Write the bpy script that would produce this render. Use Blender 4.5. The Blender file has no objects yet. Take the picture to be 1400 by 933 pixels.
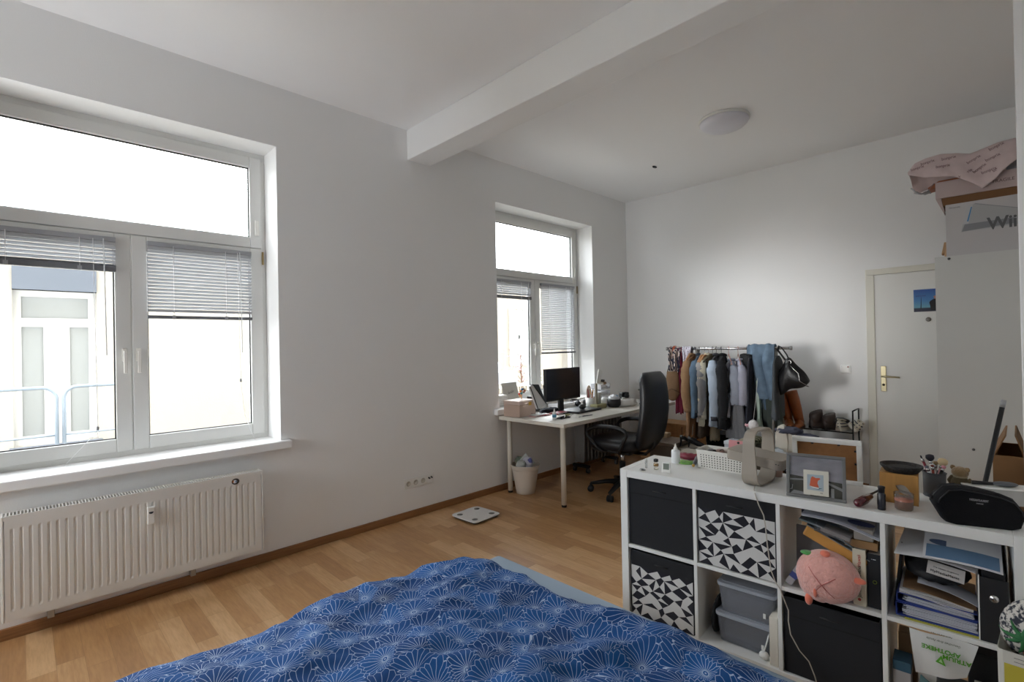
import bpy, bmesh, math, random
from mathutils import Vector, Matrix, noise
PI = math.pi
SC = bpy.context.scene
COL = SC.collection
random.seed(7)

# ------------------------------------------------------------------ camera
H = 1.424
F, YAW, PIT, ROL = 681.66, 0.79341, 0.00524, -0.0191
FW = Vector((math.cos(YAW)*math.cos(PIT), math.sin(YAW)*math.cos(PIT), math.sin(PIT)))
_r0 = Vector((math.sin(YAW), -math.cos(YAW), 0)); _u0 = _r0.cross(FW)
RT = math.cos(ROL)*_r0 + math.sin(ROL)*_u0
UP = -math.sin(ROL)*_r0 + math.cos(ROL)*_u0
EYE = Vector((0, 0, H))
def at(u, v, ax, val):
    """point of the plane coordinate[ax]=val seen at a photo position: used to read real positions off the photo"""
    d = (u-700)*RT - (v-466.5)*UP + F*FW
    return EYE + d*((val-EYE[ax])/d[ax])
cam = bpy.data.cameras.new('camera'); camo = bpy.data.objects.new('camera', cam); COL.objects.link(camo)
cam.sensor_fit = 'HORIZONTAL'; cam.sensor_width = 36; cam.lens = F/1400*36; cam.clip_start = .02
camo.matrix_world = Matrix(((RT.x, UP.x, -FW.x, 0), (RT.y, UP.y, -FW.y, 0), (RT.z, UP.z, -FW.z, H), (0, 0, 0, 1)))
SC.camera = camo

# --------------------------------------------------------------- materials
MATS = {}
def lin(c):
    return tuple((x/12.92 if x <= .04045 else ((x+.055)/1.055)**2.4) for x in c)
def hexc(h):
    h = h.lstrip('#'); return lin(tuple(int(h[i:i+2], 16)/255 for i in (0, 2, 4)))
def mat(name, col, rough=.6, metal=0, bump=0, bscale=60, vary=0, vscale=8, spec=.5, sheen=0, alpha=1, trans=0, coat=0, stretch=(1, 1, 1)):
    if name in MATS: return MATS[name]
    m = bpy.data.materials.new(name); m.use_nodes = True
    nt = m.node_tree; b = nt.nodes['Principled BSDF']
    c = hexc(col) if isinstance(col, str) else col
    b.inputs['Base Color'].default_value = (*c, 1)
    b.inputs['Roughness'].default_value = rough; b.inputs['Metallic'].default_value = metal
    b.inputs['Specular IOR Level'].default_value = spec
    b.inputs['Sheen Weight'].default_value = sheen
    b.inputs['Coat Weight'].default_value = coat
    b.inputs['Transmission Weight'].default_value = trans
    b.inputs['Alpha'].default_value = alpha
    if bump or vary:
        tc = nt.nodes.new('ShaderNodeTexCoord'); mp = nt.nodes.new('ShaderNodeMapping')
        mp.inputs['Scale'].default_value = stretch
        nt.links.new(tc.outputs['Object'], mp.inputs['Vector'])
    if bump:
        n = nt.nodes.new('ShaderNodeTexNoise'); n.inputs['Scale'].default_value = bscale; n.inputs['Detail'].default_value = 4
        nt.links.new(mp.outputs[0], n.inputs['Vector'])
        bp = nt.nodes.new('ShaderNodeBump'); bp.inputs['Strength'].default_value = bump; bp.inputs['Distance'].default_value = .01
        nt.links.new(n.outputs['Fac'], bp.inputs['Height']); nt.links.new(bp.outputs[0], b.inputs['Normal'])
    if vary:
        n = nt.nodes.new('ShaderNodeTexNoise'); n.inputs['Scale'].default_value = vscale; n.inputs['Detail'].default_value = 5
        nt.links.new(mp.outputs[0], n.inputs['Vector'])
        r = nt.nodes.new('ShaderNodeValToRGB')
        r.color_ramp.elements[0].position = .3; r.color_ramp.elements[1].position = .7
        r.color_ramp.elements[0].color = (*[x*(1-vary) for x in c], 1); r.color_ramp.elements[1].color = (*[min(1, x*(1+vary*.6)) for x in c], 1)
        nt.links.new(n.outputs['Fac'], r.inputs['Fac']); nt.links.new(r.outputs['Color'], b.inputs['Base Color'])
    MATS[name] = m; return m
def glass(name, tint=(1, 1, 1), rough=.0, refl=.9, body=0, bodycol=(.8, .8, .8)):
    if name in MATS: return MATS[name]
    m = bpy.data.materials.new(name); m.use_nodes = True; nt = m.node_tree; nt.nodes.clear()
    o = nt.nodes.new('ShaderNodeOutputMaterial'); t = nt.nodes.new('ShaderNodeBsdfTransparent'); g = nt.nodes.new('ShaderNodeBsdfGlossy')
    t.inputs[0].default_value = (*tint, 1); g.inputs['Roughness'].default_value = rough
    f = nt.nodes.new('ShaderNodeFresnel'); f.inputs[0].default_value = 1.3
    ma = nt.nodes.new('ShaderNodeMath'); ma.operation = 'MULTIPLY'; ma.inputs[1].default_value = refl
    mx = nt.nodes.new('ShaderNodeMixShader'); nt.links.new(f.outputs[0], ma.inputs[0]); nt.links.new(ma.outputs[0], mx.inputs[0])
    nt.links.new(t.outputs[0], mx.inputs[1]); nt.links.new(g.outputs[0], mx.inputs[2])
    out = mx
    if body:
        d = nt.nodes.new('ShaderNodeBsdfDiffuse'); d.inputs[0].default_value = (*bodycol, 1)
        mx2 = nt.nodes.new('ShaderNodeMixShader'); mx2.inputs[0].default_value = body
        nt.links.new(mx.outputs[0], mx2.inputs[1]); nt.links.new(d.outputs[0], mx2.inputs[2]); out = mx2
    nt.links.new(out.outputs[0], o.inputs[0]); MATS[name] = m; return m

# ----------------------------------------------------------- mesh building
class MB:
    def __init__(s):
        s.v = []; s.f = []; s.mi = []; s.sm = []; s.M = Matrix.Identity(4); s.m = 0; s.smooth = False; s.uv = {}
    def add(s, vs, fs):
        b = len(s.v)
        s.v += [tuple(s.M @ Vector(p)) for p in vs]
        for f in fs:
            s.f.append([i+b for i in f]); s.mi.append(s.m); s.sm.append(s.smooth)
        return s
    def box(s, lo, hi):
        x0, y0, z0 = lo; x1, y1, z1 = hi
        return s.add([(x0, y0, z0), (x1, y0, z0), (x1, y1, z0), (x0, y1, z0), (x0, y0, z1), (x1, y0, z1), (x1, y1, z1), (x0, y1, z1)],
                     [(0, 3, 2, 1), (4, 5, 6, 7), (0, 1, 5, 4), (1, 2, 6, 5), (2, 3, 7, 6), (3, 0, 4, 7)])
    def prism(s, poly, a, b, ax=2):
        """2D outline extruded from a to b along ax (ax=2: xy, ax=1: xz, ax=0: yz)"""
        n = len(poly)
        def p(q, h): return (q[0], q[1], h) if ax == 2 else ((q[0], h, q[1]) if ax == 1 else (h, q[0], q[1]))
        return s.add([p(q, a) for q in poly]+[p(q, b) for q in poly],
                     [list(range(n))[::-1], list(range(n, 2*n))]+[(i, (i+1) % n, n+(i+1) % n, n+i) for i in range(n)])
    def loft(s, rings, cap=True, closed=True):
        n = len(rings[0]); vs = [p for r in rings for p in r]; fs = []
        for k in range(len(rings)-1):
            for i in range(n if closed else n-1):
                j = (i+1) % n; fs.append((k*n+i, k*n+j, (k+1)*n+j, (k+1)*n+i))
        if cap and closed: fs += [list(range(n))[::-1], list(range((len(rings)-1)*n, len(rings)*n))]
        return s.add(vs, fs)
    def lathe(s, prof, c=(0, 0, 0), n=24, sx=1, sy=1, cap=True):
        o = s.smooth; s.smooth = True
        s.loft([[(c[0]+r*sx*math.cos(2*PI*i/n), c[1]+r*sy*math.sin(2*PI*i/n), c[2]+z) for i in range(n)] for r, z in prof], cap)
        s.smooth = o; return s
    def tube(s, pts, r, n=8, cap=True, flat=1.0):
        pts = [Vector(p) for p in pts]; rs = r if isinstance(r, (list, tuple)) else [r]*len(pts)
        rings = []; t0 = (pts[1]-pts[0]).normalized(); ref = Vector((0, 0, 1)) if abs(t0.z) < .9 else Vector((1, 0, 0))
        nrm = (ref - t0*ref.dot(t0)).normalized()
        for k, p in enumerate(pts):
            t = (pts[min(k+1, len(pts)-1)]-pts[max(k-1, 0)])
            t = t.normalized() if t.length > 1e-9 else t0
            nrm = nrm - t*nrm.dot(t); nrm = nrm.normalized() if nrm.length > 1e-6 else Vector((1, 0, 0)); bn = t.cross(nrm)
            rings.append([tuple(p + rs[k]*(nrm*math.cos(2*PI*i/n)*flat + bn*math.sin(2*PI*i/n))) for i in range(n)])
        o = s.smooth; s.smooth = True; s.loft(rings, cap); s.smooth = o; return s
    def ball(s, c, r, nu=16, nv=10, fn=None):
        r = (r, r, r) if not isinstance(r, (list, tuple)) else r
        o = s.smooth; s.smooth = True; rings = []
        for k in range(1, nv):
            th = PI*k/nv; row = []
            for i in range(nu):
                ph = 2*PI*i/nu; d = Vector((math.sin(th)*math.cos(ph), math.sin(th)*math.sin(ph), math.cos(th)))
                q = fn(d) if fn else 1
                row.append((c[0]+r[0]*d.x*q, c[1]+r[1]*d.y*q, c[2]+r[2]*d.z*q))
            rings.append(row)
        s.loft(rings, True); s.smooth = o; return s
    def grid(s, fn, nu, nv, thick=0):
        vs = [fn(i/nu, j/nv) for j in range(nv+1) for i in range(nu+1)]
        fs = [(j*(nu+1)+i, j*(nu+1)+i+1, (j+1)*(nu+1)+i+1, (j+1)*(nu+1)+i) for j in range(nv) for i in range(nu)]
        return s.add(vs, fs)
    def build(s, name, mats, parent=None, bevel=0, seg=2, solid=0, sub=0, loc=None, rot=None):
        me = bpy.data.meshes.new(name); me.from_pydata(s.v, [], s.f)
        for m in (mats if isinstance(mats, (list, tuple)) else [mats]): me.materials.append(m)
        me.polygons.foreach_set('material_index', s.mi); me.polygons.foreach_set('use_smooth', s.sm)
        me.update()
        if s.v:
            bm = bmesh.new(); bm.from_mesh(me)
            if not solid: bmesh.ops.recalc_face_normals(bm, faces=bm.faces[:])
            bm.to_mesh(me); bm.free()
        o = bpy.data.objects.new(name, me); COL.objects.link(o)
        if parent: o.parent = parent
        if loc: o.location = loc
        if rot: o.rotation_euler = rot
        if solid:
            d = o.modifiers.new('solid', 'SOLIDIFY'); d.thickness = solid; d.offset = 0
        if bevel:
            d = o.modifiers.new('bevel', 'BEVEL'); d.width = bevel; d.segments = seg; d.limit_method = 'ANGLE'; d.angle_limit = .7
            d.harden_normals = False
        if sub:
            d = o.modifiers.new('sub', 'SUBSURF'); d.levels = sub; d.render_levels = sub
        return o
def tag(o, label=None, cat=None, group=None, kind=None):
    if label: o['label'] = label
    if cat: o['category'] = cat
    if group: o['group'] = group
    if kind: o['kind'] = kind
    return o
def thing(name, label, cat, loc=(0, 0, 0), rz=0, group=None, rot=None, kind=None):
    o = bpy.data.objects.new(name, None); COL.objects.link(o); o.empty_display_size = .1
    o.location = loc; o.rotation_euler = rot if rot else (0, 0, rz)
    return tag(o, label, cat, group, kind)
def bx(lo, hi): return MB().box(lo, hi)
def rrect(w, h, r, n=5, cx=0, cy=0):
    out = []
    for sx, sy, a0 in ((1, 1, 0), (-1, 1, 90), (-1, -1, 180), (1, -1, 270)):
        for k in range(n+1):
            a = math.radians(a0+90*k/n); out.append((cx+sx*(w/2-r)+r*math.cos(a), cy+sy*(h/2-r)+r*math.sin(a)))
    return out
def text(name, body, size, parent, loc, rot, m, ext=.0004, align='CENTER', shear=0, sx=1, bold=0):
    c = bpy.data.curves.new(name, 'FONT'); c.body = body; c.size = size; c.extrude = ext; c.align_x = align; c.align_y = 'CENTER'; c.shear = shear; c.offset = bold
    c.materials.append(m); o = bpy.data.objects.new(name, c); COL.objects.link(o); o.parent = parent; o.location = loc; o.rotation_euler = rot
    me = bpy.data.meshes.new_from_object(o); bpy.data.objects.remove(o)
    o = bpy.data.objects.new(name, me); COL.objects.link(o); o.parent = parent; o.location = loc; o.rotation_euler = rot
    if not me.materials: me.materials.append(m)
    o.scale = (sx, 1, 1)
    return o
def nz(x, y=0, z=0): return noise.noise(Vector((x, y, z)))

white_paint = mat('white_paint', '#eeeeed', .75, bump=.12, bscale=180)
ceil_paint = mat('ceiling_paint', '#f6f6f6', .8, bump=.05, bscale=200)
pvc = mat('white_pvc', '#dfdfdc', .35)
pvc_old = mat('white_pvc_handle', '#eceae4', .3)
gasket = mat('black_gasket', '#15161a', .6)
sillm = mat('sill_white', '#f0f0ef', .35)
win_glass = glass('window_glass', (.98, .99, .99), 0, .7)
lam_white = mat('white_laminate', '#e2e2df', .42)
lacquer = mat('white_lacquer', '#e6e6e3', .35)
blackfab = mat('black_fabric', '#1b1c20', .9, bump=.3, bscale=300, vary=.12, vscale=60, stretch=(1, 1, 6))
black_plastic = mat('black_plastic', '#131417', .45)
dark_metal = mat('dark_metal', '#2a2b2d', .4, .6)
chrome = mat('chrome', '#c9c9c9', .22, 1)
steel = mat('brushed_steel', '#a8a8a6', .35, .9)

# -------------------------------------------------------------- floor wood
def wood_floor():
    m = bpy.data.materials.new('laminate_floor'); m.use_nodes = True; nt = m.node_tree; N = nt.nodes.new; L = nt.links.new
    b = nt.nodes['Principled BSDF']; b.inputs['Roughness'].default_value = .30
    tc = N('ShaderNodeTexCoord'); sp = N('ShaderNodeSeparateXYZ'); L(tc.outputs['Object'], sp.inputs[0])
    def M(op, a, bb=None, c=None):
        n = N('ShaderNodeMath'); n.operation = op
        for i, x in enumerate((a, bb, c)):
            if x is None: continue
            if isinstance(x, (int, float)): n.inputs[i].default_value = x
            else: L(x, n.inputs[i])
        return n.outputs[0]
    W_, L_ = .098, .52
    row = M('FLOOR', M('DIVIDE', sp.outputs['X'], W_))
    w1 = N('ShaderNodeTexWhiteNoise'); w1.noise_dimensions = '1D'; L(row, w1.inputs['W'])
    yy = M('DIVIDE', M('ADD', sp.outputs['Y'], M('MULTIPLY', w1.outputs['Value'], 3.7)), L_)
    col = M('FLOOR', yy)
    cb = N('ShaderNodeCombineXYZ'); L(row, cb.inputs[0]); L(col, cb.inputs[1])
    w2 = N('ShaderNodeTexWhiteNoise'); w2.noise_dimensions = '2D'; L(cb.outputs[0], w2.inputs['Vector'])
    # grain
    mp = N('ShaderNodeCombineXYZ'); L(M('ADD', M('MULTIPLY', sp.outputs['X'], 16), M('MULTIPLY', w2.outputs['Value'], 40)), mp.inputs[0])
    L(M('MULTIPLY', sp.outputs['Y'], 1.6), mp.inputs[1]); L(M('MULTIPLY', w2.outputs['Value'], 17), mp.inputs[2])
    n1 = N('ShaderNodeTexNoise'); n1.inputs['Scale'].default_value = 1.1; n1.inputs['Detail'].default_value = 6; n1.inputs['Distortion'].default_value = 1.6; L(mp.outputs[0], n1.inputs['Vector'])
    n2 = N('ShaderNodeTexNoise'); n2.inputs['Scale'].default_value = 7; n2.inputs['Detail'].default_value = 4; L(mp.outputs[0], n2.inputs['Vector'])
    r = N('ShaderNodeValToRGB'); e = r.color_ramp.elements
    e[0].position = .0; e[0].color = (*hexc('#99704a'), 1); e[1].position = 1; e[1].color = (*hexc('#d8b387'), 1)
    e2 = e.new(.5); e2.color = (*hexc('#b98e60'), 1)
    v = M('ADD', M('ADD', M('MULTIPLY', w2.outputs['Value'], .48), .06), M('MULTIPLY', n1.outputs['Fac'], .55)); L(v, r.inputs['Fac'])
    mx = N('ShaderNodeMixRGB'); mx.blend_type = 'MULTIPLY'; mx.inputs[0].default_value = .32
    r2 = N('ShaderNodeValToRGB'); r2.color_ramp.elements[0].position = .35; r2.color_ramp.elements[1].position = .6
    r2.color_ramp.elements[0].color = (.62, .52, .42, 1); r2.color_ramp.elements[1].color = (1, 1, 1, 1); L(n2.outputs['Fac'], r2.inputs['Fac'])
    L(r.outputs[0], mx.inputs[1]); L(r2.outputs[0], mx.inputs[2])
    # joints
    fx = M('FRACT', M('DIVIDE', sp.outputs['X'], W_)); fy = M('FRACT', yy)
    j = M('MAXIMUM', M('LESS_THAN', fx, .014), M('LESS_THAN', fy, .004))
    mx2 = N('ShaderNodeMixRGB'); L(M('MULTIPLY', j, .45), mx2.inputs[0]); L(mx.outputs[0], mx2.inputs[1]); mx2.inputs[2].default_value = (*hexc('#6d4c30'), 1)
    L(mx2.outputs[0], b.inputs['Base Color'])
    return m
floor_m = wood_floor()
base_m = mat('baseboard_wood', '#8f6540', .45, vary=.25, vscale=3, stretch=(2, 2, 40))

# -------------------------------------------------------------------- room
WY, DX, CZ = 3.555, 5.613, 3.223      # window wall, far wall, ceiling
RY, BX = -.62, -1.6                    # right wall, back wall
WT = .40
WIN = [(-.30, 1.26), (3.305, 4.87)]    # window openings along x
WZ0, WZ1 = .77, 2.81
FY = WY+.235                           # frame face
def st(name, mb, m, **k): return tag(mb.build(name, m, **k), kind='structure')
st('floor', bx((BX-.3, RY-.3, -.12), (DX+.3, WY+WT, 0)), floor_m)
st('ceiling', bx((BX-.3, RY-.3, CZ), (DX+.3, WY+WT, CZ+.15)), ceil_paint)
st('wall_far', bx((DX, RY-.3, 0), (DX+.3, WY+WT, CZ)), white_paint)
w = MB()
xs = [BX-.3, WIN[0][0], WIN[0][1], WIN[1][0], WIN[1][1], DX]
for a, b in ((xs[0], xs[1]), (xs[2], xs[3]), (xs[4], xs[5])): w.box((a, WY, 0), (b, WY+WT, CZ))
for a, b in WIN:
    w.box((a, WY, 0), (b, WY+WT, WZ0)); w.box((a, WY, WZ1), (b, WY+WT, CZ))
st('wall_window', w, white_paint)
st('wall_right', bx((BX-.3, RY-.3, 0), (DX, RY, CZ)), white_paint)
st('ceiling_beam', bx((2.31, RY, 2.972), (2.535, WY, CZ)), white_paint, bevel=.006)
st('wall_pier', bx((2.86, RY, 0), (3.02, -.007, CZ)), white_paint, bevel=.004)
# unseen back wall; its window is added to light the room
FILL_WIN = (2.65, 3.5)
w = MB()
w.box((BX-.3, RY, 0), (BX, FILL_WIN[0], CZ)); w.box((BX-.3, FILL_WIN[1], 0), (BX, WY, CZ))
w.box((BX-.3, FILL_WIN[0], 0), (BX, FILL_WIN[1], 1.0)); w.box((BX-.3, FILL_WIN[0], 2.15), (BX, FILL_WIN[1], CZ))
st('wall_back', w, white_paint)
for nm, lo, hi in (('baseboard_window', (BX, WY-.016, 0), (DX, WY, .058)), ('baseboard_far', (DX-.016, 1.0, 0), (DX, WY-.016, .058)), ('baseboard_right', (DX-.016, RY, 0), (DX, .12, .058))):
    st(nm, bx(lo, hi), base_m, bevel=.004)

# ----------------------------------------------------------------- windows
def make_window(n, x0, x1, hingeR):
    wd = thing(f'window_{n}', None, None, kind='structure')
    c = (x0+x1)/2; y0, y1 = FY, FY+.07
    top = WZ1-.004; bot = .80
    f = MB()
    fw = .055
    zt_ = WZ1+.002; f.box((x0, y0, bot+.035), (x0+fw, y1, zt_-fw)); f.box((x1-fw, y0, bot+.035), (x1, y1, zt_-fw)); f.box((x0, y0, zt_-fw), (x1, y1, zt_))
    f.box((x0, y0, bot-.03), (x1, y1, bot+.035)); f.box((x0+fw, y0+.004, 2.115), (x1-fw, y1, 2.165))
    f.build('window_frame', pvc, wd, bevel=.004)
    def sash(ax, bx_, az, bz, w_, nm):
        s = MB(); y = y0-.012; yy = y0+.05
        s.box((ax, y, az), (ax+w_, yy, bz)); s.box((bx_-w_, y, az), (bx_, yy, bz)); s.box((ax+w_, y, az), (bx_-w_, yy, az+w_)); s.box((ax+w_, y, bz-w_), (bx_-w_, yy, bz))
        # slanted glazing bead
        o = s.build(nm, pvc, wd, bevel=.005)
        g = MB(); q = .006
        for lo, hi in (((ax+w_, y+.02, az+w_), (ax+w_+q, y+.03, bz-w_)), ((bx_-w_-q, y+.02, az+w_), (bx_-w_, y+.03, bz-w_)), ((ax+w_, y+.02, az+w_), (bx_-w_, y+.03, az+w_+q)), ((ax+w_, y+.02, bz-w_-q), (bx_-w_, y+.03, bz-w_))): g.box(lo, hi)
        g.build('gasket', gasket, o)
        bx((ax+w_, y+.024, az+w_), (bx_-w_, y+.028, bz-w_)).build('glass_pane', win_glass, o)
        return o
    e = .03
    ts = sash(x0+e, x1-e, 2.135, top-e, .075, 'upper_sash')
    ls = sash(x0+e, c-.002, bot+.02, 2.13, .078, 'left_sash')
    rs = sash(c+.002, x1-e, bot+.02, 2.13, .078, 'right_sash')
    for s_, hx in ((ls, c-.037), (rs, c+.031)):
        h = MB(); h.box((hx-.013, y0-.020, 1.36), (hx+.013, y0-.011, 1.44)); h.build('handle_plate', pvc_old, s_, bevel=.004)
        h = MB(); h.tube([(hx, y0-.018, 1.415), (hx, y0-.045, 1.415)], .008); h.box((hx-.009, y0-.055, 1.29), (hx+.009, y0-.042, 1.425)); h.build('handle', pvc_old, s_, bevel=.004)
    h = MB(); h.box((x1-e-.045, y0-.026, 2.22), (x1-e-.02, y0-.012, 2.33)); h.build('tilt_handle', pvc_old, ts, bevel=.004)
    h = MB(); h.tube([(x1-e+.004, y0-.018, 2.02), (x1-e+.004, y0-.018, 2.11)], .007); h.build('hinge', mat('old_hinge', '#9a8458', .5, .5), rs)
    s = st(f'trim_{n}', bx((x0-.062, WY-.045, .735), (x1+.062, FY+.01, WZ0+.022)), sillm, bevel=.008)
    return wd
make_window(1, *WIN[0], True); make_window(2, *WIN[1], True)
slat_m = mat('blind_slats', '#9fa1a6', .4)
slat_w = mat('blind_white', '#b4b6ba', .4)
raildark = mat('blind_bottom_rail', '#6e7076', .5)
cordm = mat('cord_white', '#f2f2f2', .6)
def blind(label, x0, x1, z1, z0, wandx, stack=0):
    t = thing('window_blind', label, 'blind', ((x0+x1)/2, FY-.03, z1)); w_ = (x1-x0)/2; d = z1-z0
    bx((-w_, -.012, -.028), (w_, .012, 0)).build('head_rail', slat_m, t, bevel=.002)
    s = MB(); n = int((d-.05)/.0215)
    for k in range(n):
        z = -.04-k*.0215; a = math.radians(38)
        s.m = 0
        s.add([(-w_, -.0125*math.cos(a), z+.0125*math.sin(a)), (w_, -.0125*math.cos(a), z+.0125*math.sin(a)), (w_, 0, z+.0018), (-w_, 0, z+.0018), (w_, .0125*math.cos(a), z-.0125*math.sin(a)), (-w_, .0125*math.cos(a), z-.0125*math.sin(a))],
              [(0, 1, 2, 3), (3, 2, 4, 5)])
    s.build('slats', slat_w, t, solid=.0012)
    bx((-w_, -.013, -d), (w_, .013, -d+(.02 if not stack else .034))).build('bottom_rail', raildark, t, bevel=.003)
    for fx in (-.55, .45):
        MB().tube([(fx*w_, -.0145, -.02), (fx*w_, -.0145, -d+.01)], .0016, 5).build('ladder_cord', cordm, t)
    for fx in (-.55, .45):
        MB().box((fx*w_-.01, -.0165, -d-.002), (fx*w_+.01, -.013, -d+.022)).build('cord_clip', slat_m, t)
    wn = MB(); wn.tube([(wandx, -.018, -.015), (wandx+.004, -.02, -.3), (wandx+.008, -.02, -.70)], .0028, 6); wn.build('wand', mat('clear_wand', '#dfe2e4', .2), t)
    return t
b1 = blind('half-raised white slat blind on the left pane of the big window above the radiator', WIN[0][0]+.11, .405, 2.1, 1.895, .24, 1)
b2 = blind('long lowered slat blind on the right pane of the big window above the radiator', .558, 1.152, 2.1, 1.622, .22)
b3 = blind('short raised slat blind on the left pane of the window behind the desk', WIN[1][0]+.11, 4.005, 2.1, 1.90, .24, 1)
b4 = blind('long lowered slat blind on the right pane of the window behind the desk', 4.17, 4.765, 2.1, 1.30, .22)
def pullcord(t, pts, tassel):
    MB().tube([Vector(p)-t.location for p in pts], .0013, 5).build('pull_cord', cordm, t)
    q = Vector(tassel)-t.location
    MB().lathe([(.002, .022), (.006, .02), (.007, 0), (.002, -.002)], q, 8).build('cord_tassel', mat('grey_tassel', '#8c8c90', .5), t)
yb = FY-.052
pullcord(b1, [(.30, yb, 2.08), (.305, yb, 1.5), (.31, yb, .96), (.25, yb-.02, .90), (.16, yb-.06, .80), (.17, yb-.09, .80), (.2, yb-.10, .797)], (.31, yb, .97))
pullcord(b2, [(1.06, yb, 2.08), (1.065, yb, 1.5), (1.07, yb, 1.2), (1.085, yb, 1.0), (1.12, yb-.01, .86), (1.14, yb-.04, .797)], (1.068, yb, 1.2))

# ------------------------------------------------------------------ far door
door_m = mat('door_white', '#e3e2dd', .5); doorframe_m = mat('door_frame_paint', '#dcd9cc', .5)
dr = thing('door_1', None, None, kind='structure')
f = MB(); f.box((DX-.022, .925, 0), (DX, .99, 1.99)); f.box((DX-.022, .11, 0), (DX, .175, 1.99)); f.box((DX-.022, .11, 1.99), (DX, .99, 2.045)); f.build('door_frame', doorframe_m, dr, bevel=.004)
bx((DX-.014, .178, .006), (DX-.002, .930, 1.987)).build('door_leaf', door_m, dr, bevel=.003)
brass = mat('pale_brass', '#b8ad8c', .32, .8)
h = MB(); h.box((DX-.024, .849, .925), (DX-.014, .889, 1.155)); h.build('handle_plate', brass, dr, bevel=.003)
h = MB(); h.tube([(DX-.02, .869, 1.062), (DX-.062, .869, 1.062)], .009); h.tube([(DX-.06, .872, 1.062), (DX-.065, .82, 1.060), (DX-.062, .745, 1.056)], [.009, .009, .007]); h.build('door_handle', brass, dr)
h = MB(); h.lathe([(.011, 0), (.011, .003)], (0, 0, 0), 14); o = h.build('key_cylinder', mat('dark_keyhole', '#3b372c', .4, .5), dr, loc=(DX-.024, .869, .985), rot=(0, -PI/2, 0))
h = MB(); h.lathe([(.019, 0), (.019, .004), (.012, .006)], (0, 0, 0), 18); h.build('peephole', mat('peephole_grey', '#77726c', .35, .6), dr, loc=(DX-.014, .545, 1.565), rot=(0, -PI/2, 0))
sw = thing('light_switch', 'white square light switch on the far wall beside the door', 'light switch', (DX, 1.163, 1.119))
bx((-.010, -.040, -.040), (0, .040, .040)).build('switch_frame', lacquer, sw, bevel=.003)
bx((-.015, -.028, -.030), (-.009, .028, .030)).build('rocker', pvc_old, sw, bevel=.002)
MB().lathe([(.006, 0), (.006, .002)], (0, 0, 0), 12).build('indicator', mat('red_dot', '#a0483c', .4), sw, loc=(-.015, -.02, .022), rot=(0, -PI/2, 0))
# poster
t = thing('poster', 'small square blue poster on the white door showing a person in black seen from behind', 'poster', (DX-.0155, .545, 1.731))
sky = mat('poster_blue', '#2f6aa8', .5)
m = bpy.data.materials.new('poster_print'); m.use_nodes = True; nt = m.node_tree; b = nt.nodes['Principled BSDF']; b.inputs['Roughness'].default_value = .4
tc = nt.nodes.new('ShaderNodeTexCoord'); sp = nt.nodes.new('ShaderNodeSeparateXYZ'); nt.links.new(tc.outputs['Object'], sp.inputs[0])
mr = nt.nodes.new('ShaderNodeMapRange'); mr.inputs[1].default_value = -.09; mr.inputs[2].default_value = .09; nt.links.new(sp.outputs['Z'], mr.inputs[0])
r = nt.nodes.new('ShaderNodeValToRGB'); nt.links.new(mr.outputs[0], r.inputs[0]); nt.links.new(r.outputs[0], b.inputs['Base Color'])
e = r.color_ramp.elements; e[0].position = .12; e[0].color = (*hexc('#171a33'), 1); e[1].position = 1; e[1].color = (*hexc('#1a4f97'), 1)
q = e.new(.17); q.color = (*hexc('#5f9bb0'), 1); q = e.new(.5); q.color = (*hexc('#3f7cb4'), 1)
bx((-.002, -.097, -.097), (0, .097, .097)).build('print_sheet', m, t)
pd = mat('poster_black', '#101014', .6)
def flat(poly, x, th=.0006): return MB().prism(poly, x-th, x, 0)
flat([(-.070, -.090), (-.018, -.090), (-.014, -.05), (-.008, -.02), (-.016, -.006), (-.036, .008), (-.050, .012), (-.070, .012)], -.0021).build('printed_figure', pd, t)
flat([(-.050, .01), (-.042, .012), (-.036, .028), (-.042, .036), (-.056, .036), (-.060, .02)], -.0028).build('printed_head', mat('poster_skin', '#b98b7c', .6), t)
flat([(.052, -.075), (.045, -.075), (.044, .03), (.046, .03)], -.0021).build('printed_pole', pd, t)
text('lettering', 'BARCELONA', .015, t, (-.0024, .048, .040), (PI/2, 0, -PI/2), mat('poster_lettering', '#2a1d55', .6), sx=.8)

# -------------------------------------------------------- ceiling lamp, rose
t = thing('ceiling_lamp', 'round white dome lamp on the ceiling beyond the beam', 'ceiling lamp', (4.10, 1.655, CZ))
MB().lathe([(.19, 0), (.195, -.01), (.193, -.022), (.17, -.022)], n=48).build('lamp_base', lacquer, t)
MB().lathe([(.0, -.022), (.188, -.022), (.180, -.043), (.155, -.066), (.11, -.085), (.055, -.096), (.0, -.099)], n=48).build('lamp_shade', mat('opal_shade', '#dcdce4', .3), t)
t = thing('ceiling_hook_plate', 'small black slotted cap left on the bare ceiling', 'ceiling cap', (4.677, 2.605, CZ))
MB().lathe([(.035, 0), (.035, -.006), (.028, -.009), (.0, -.009)], n=20, sy=.5).build('cap', black_plastic, t)
MB().tube([(-.02, 0, -.008), (-.03, 0, -.014)], .004, 6).build('wire_stub', black_plastic, t)

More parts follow.
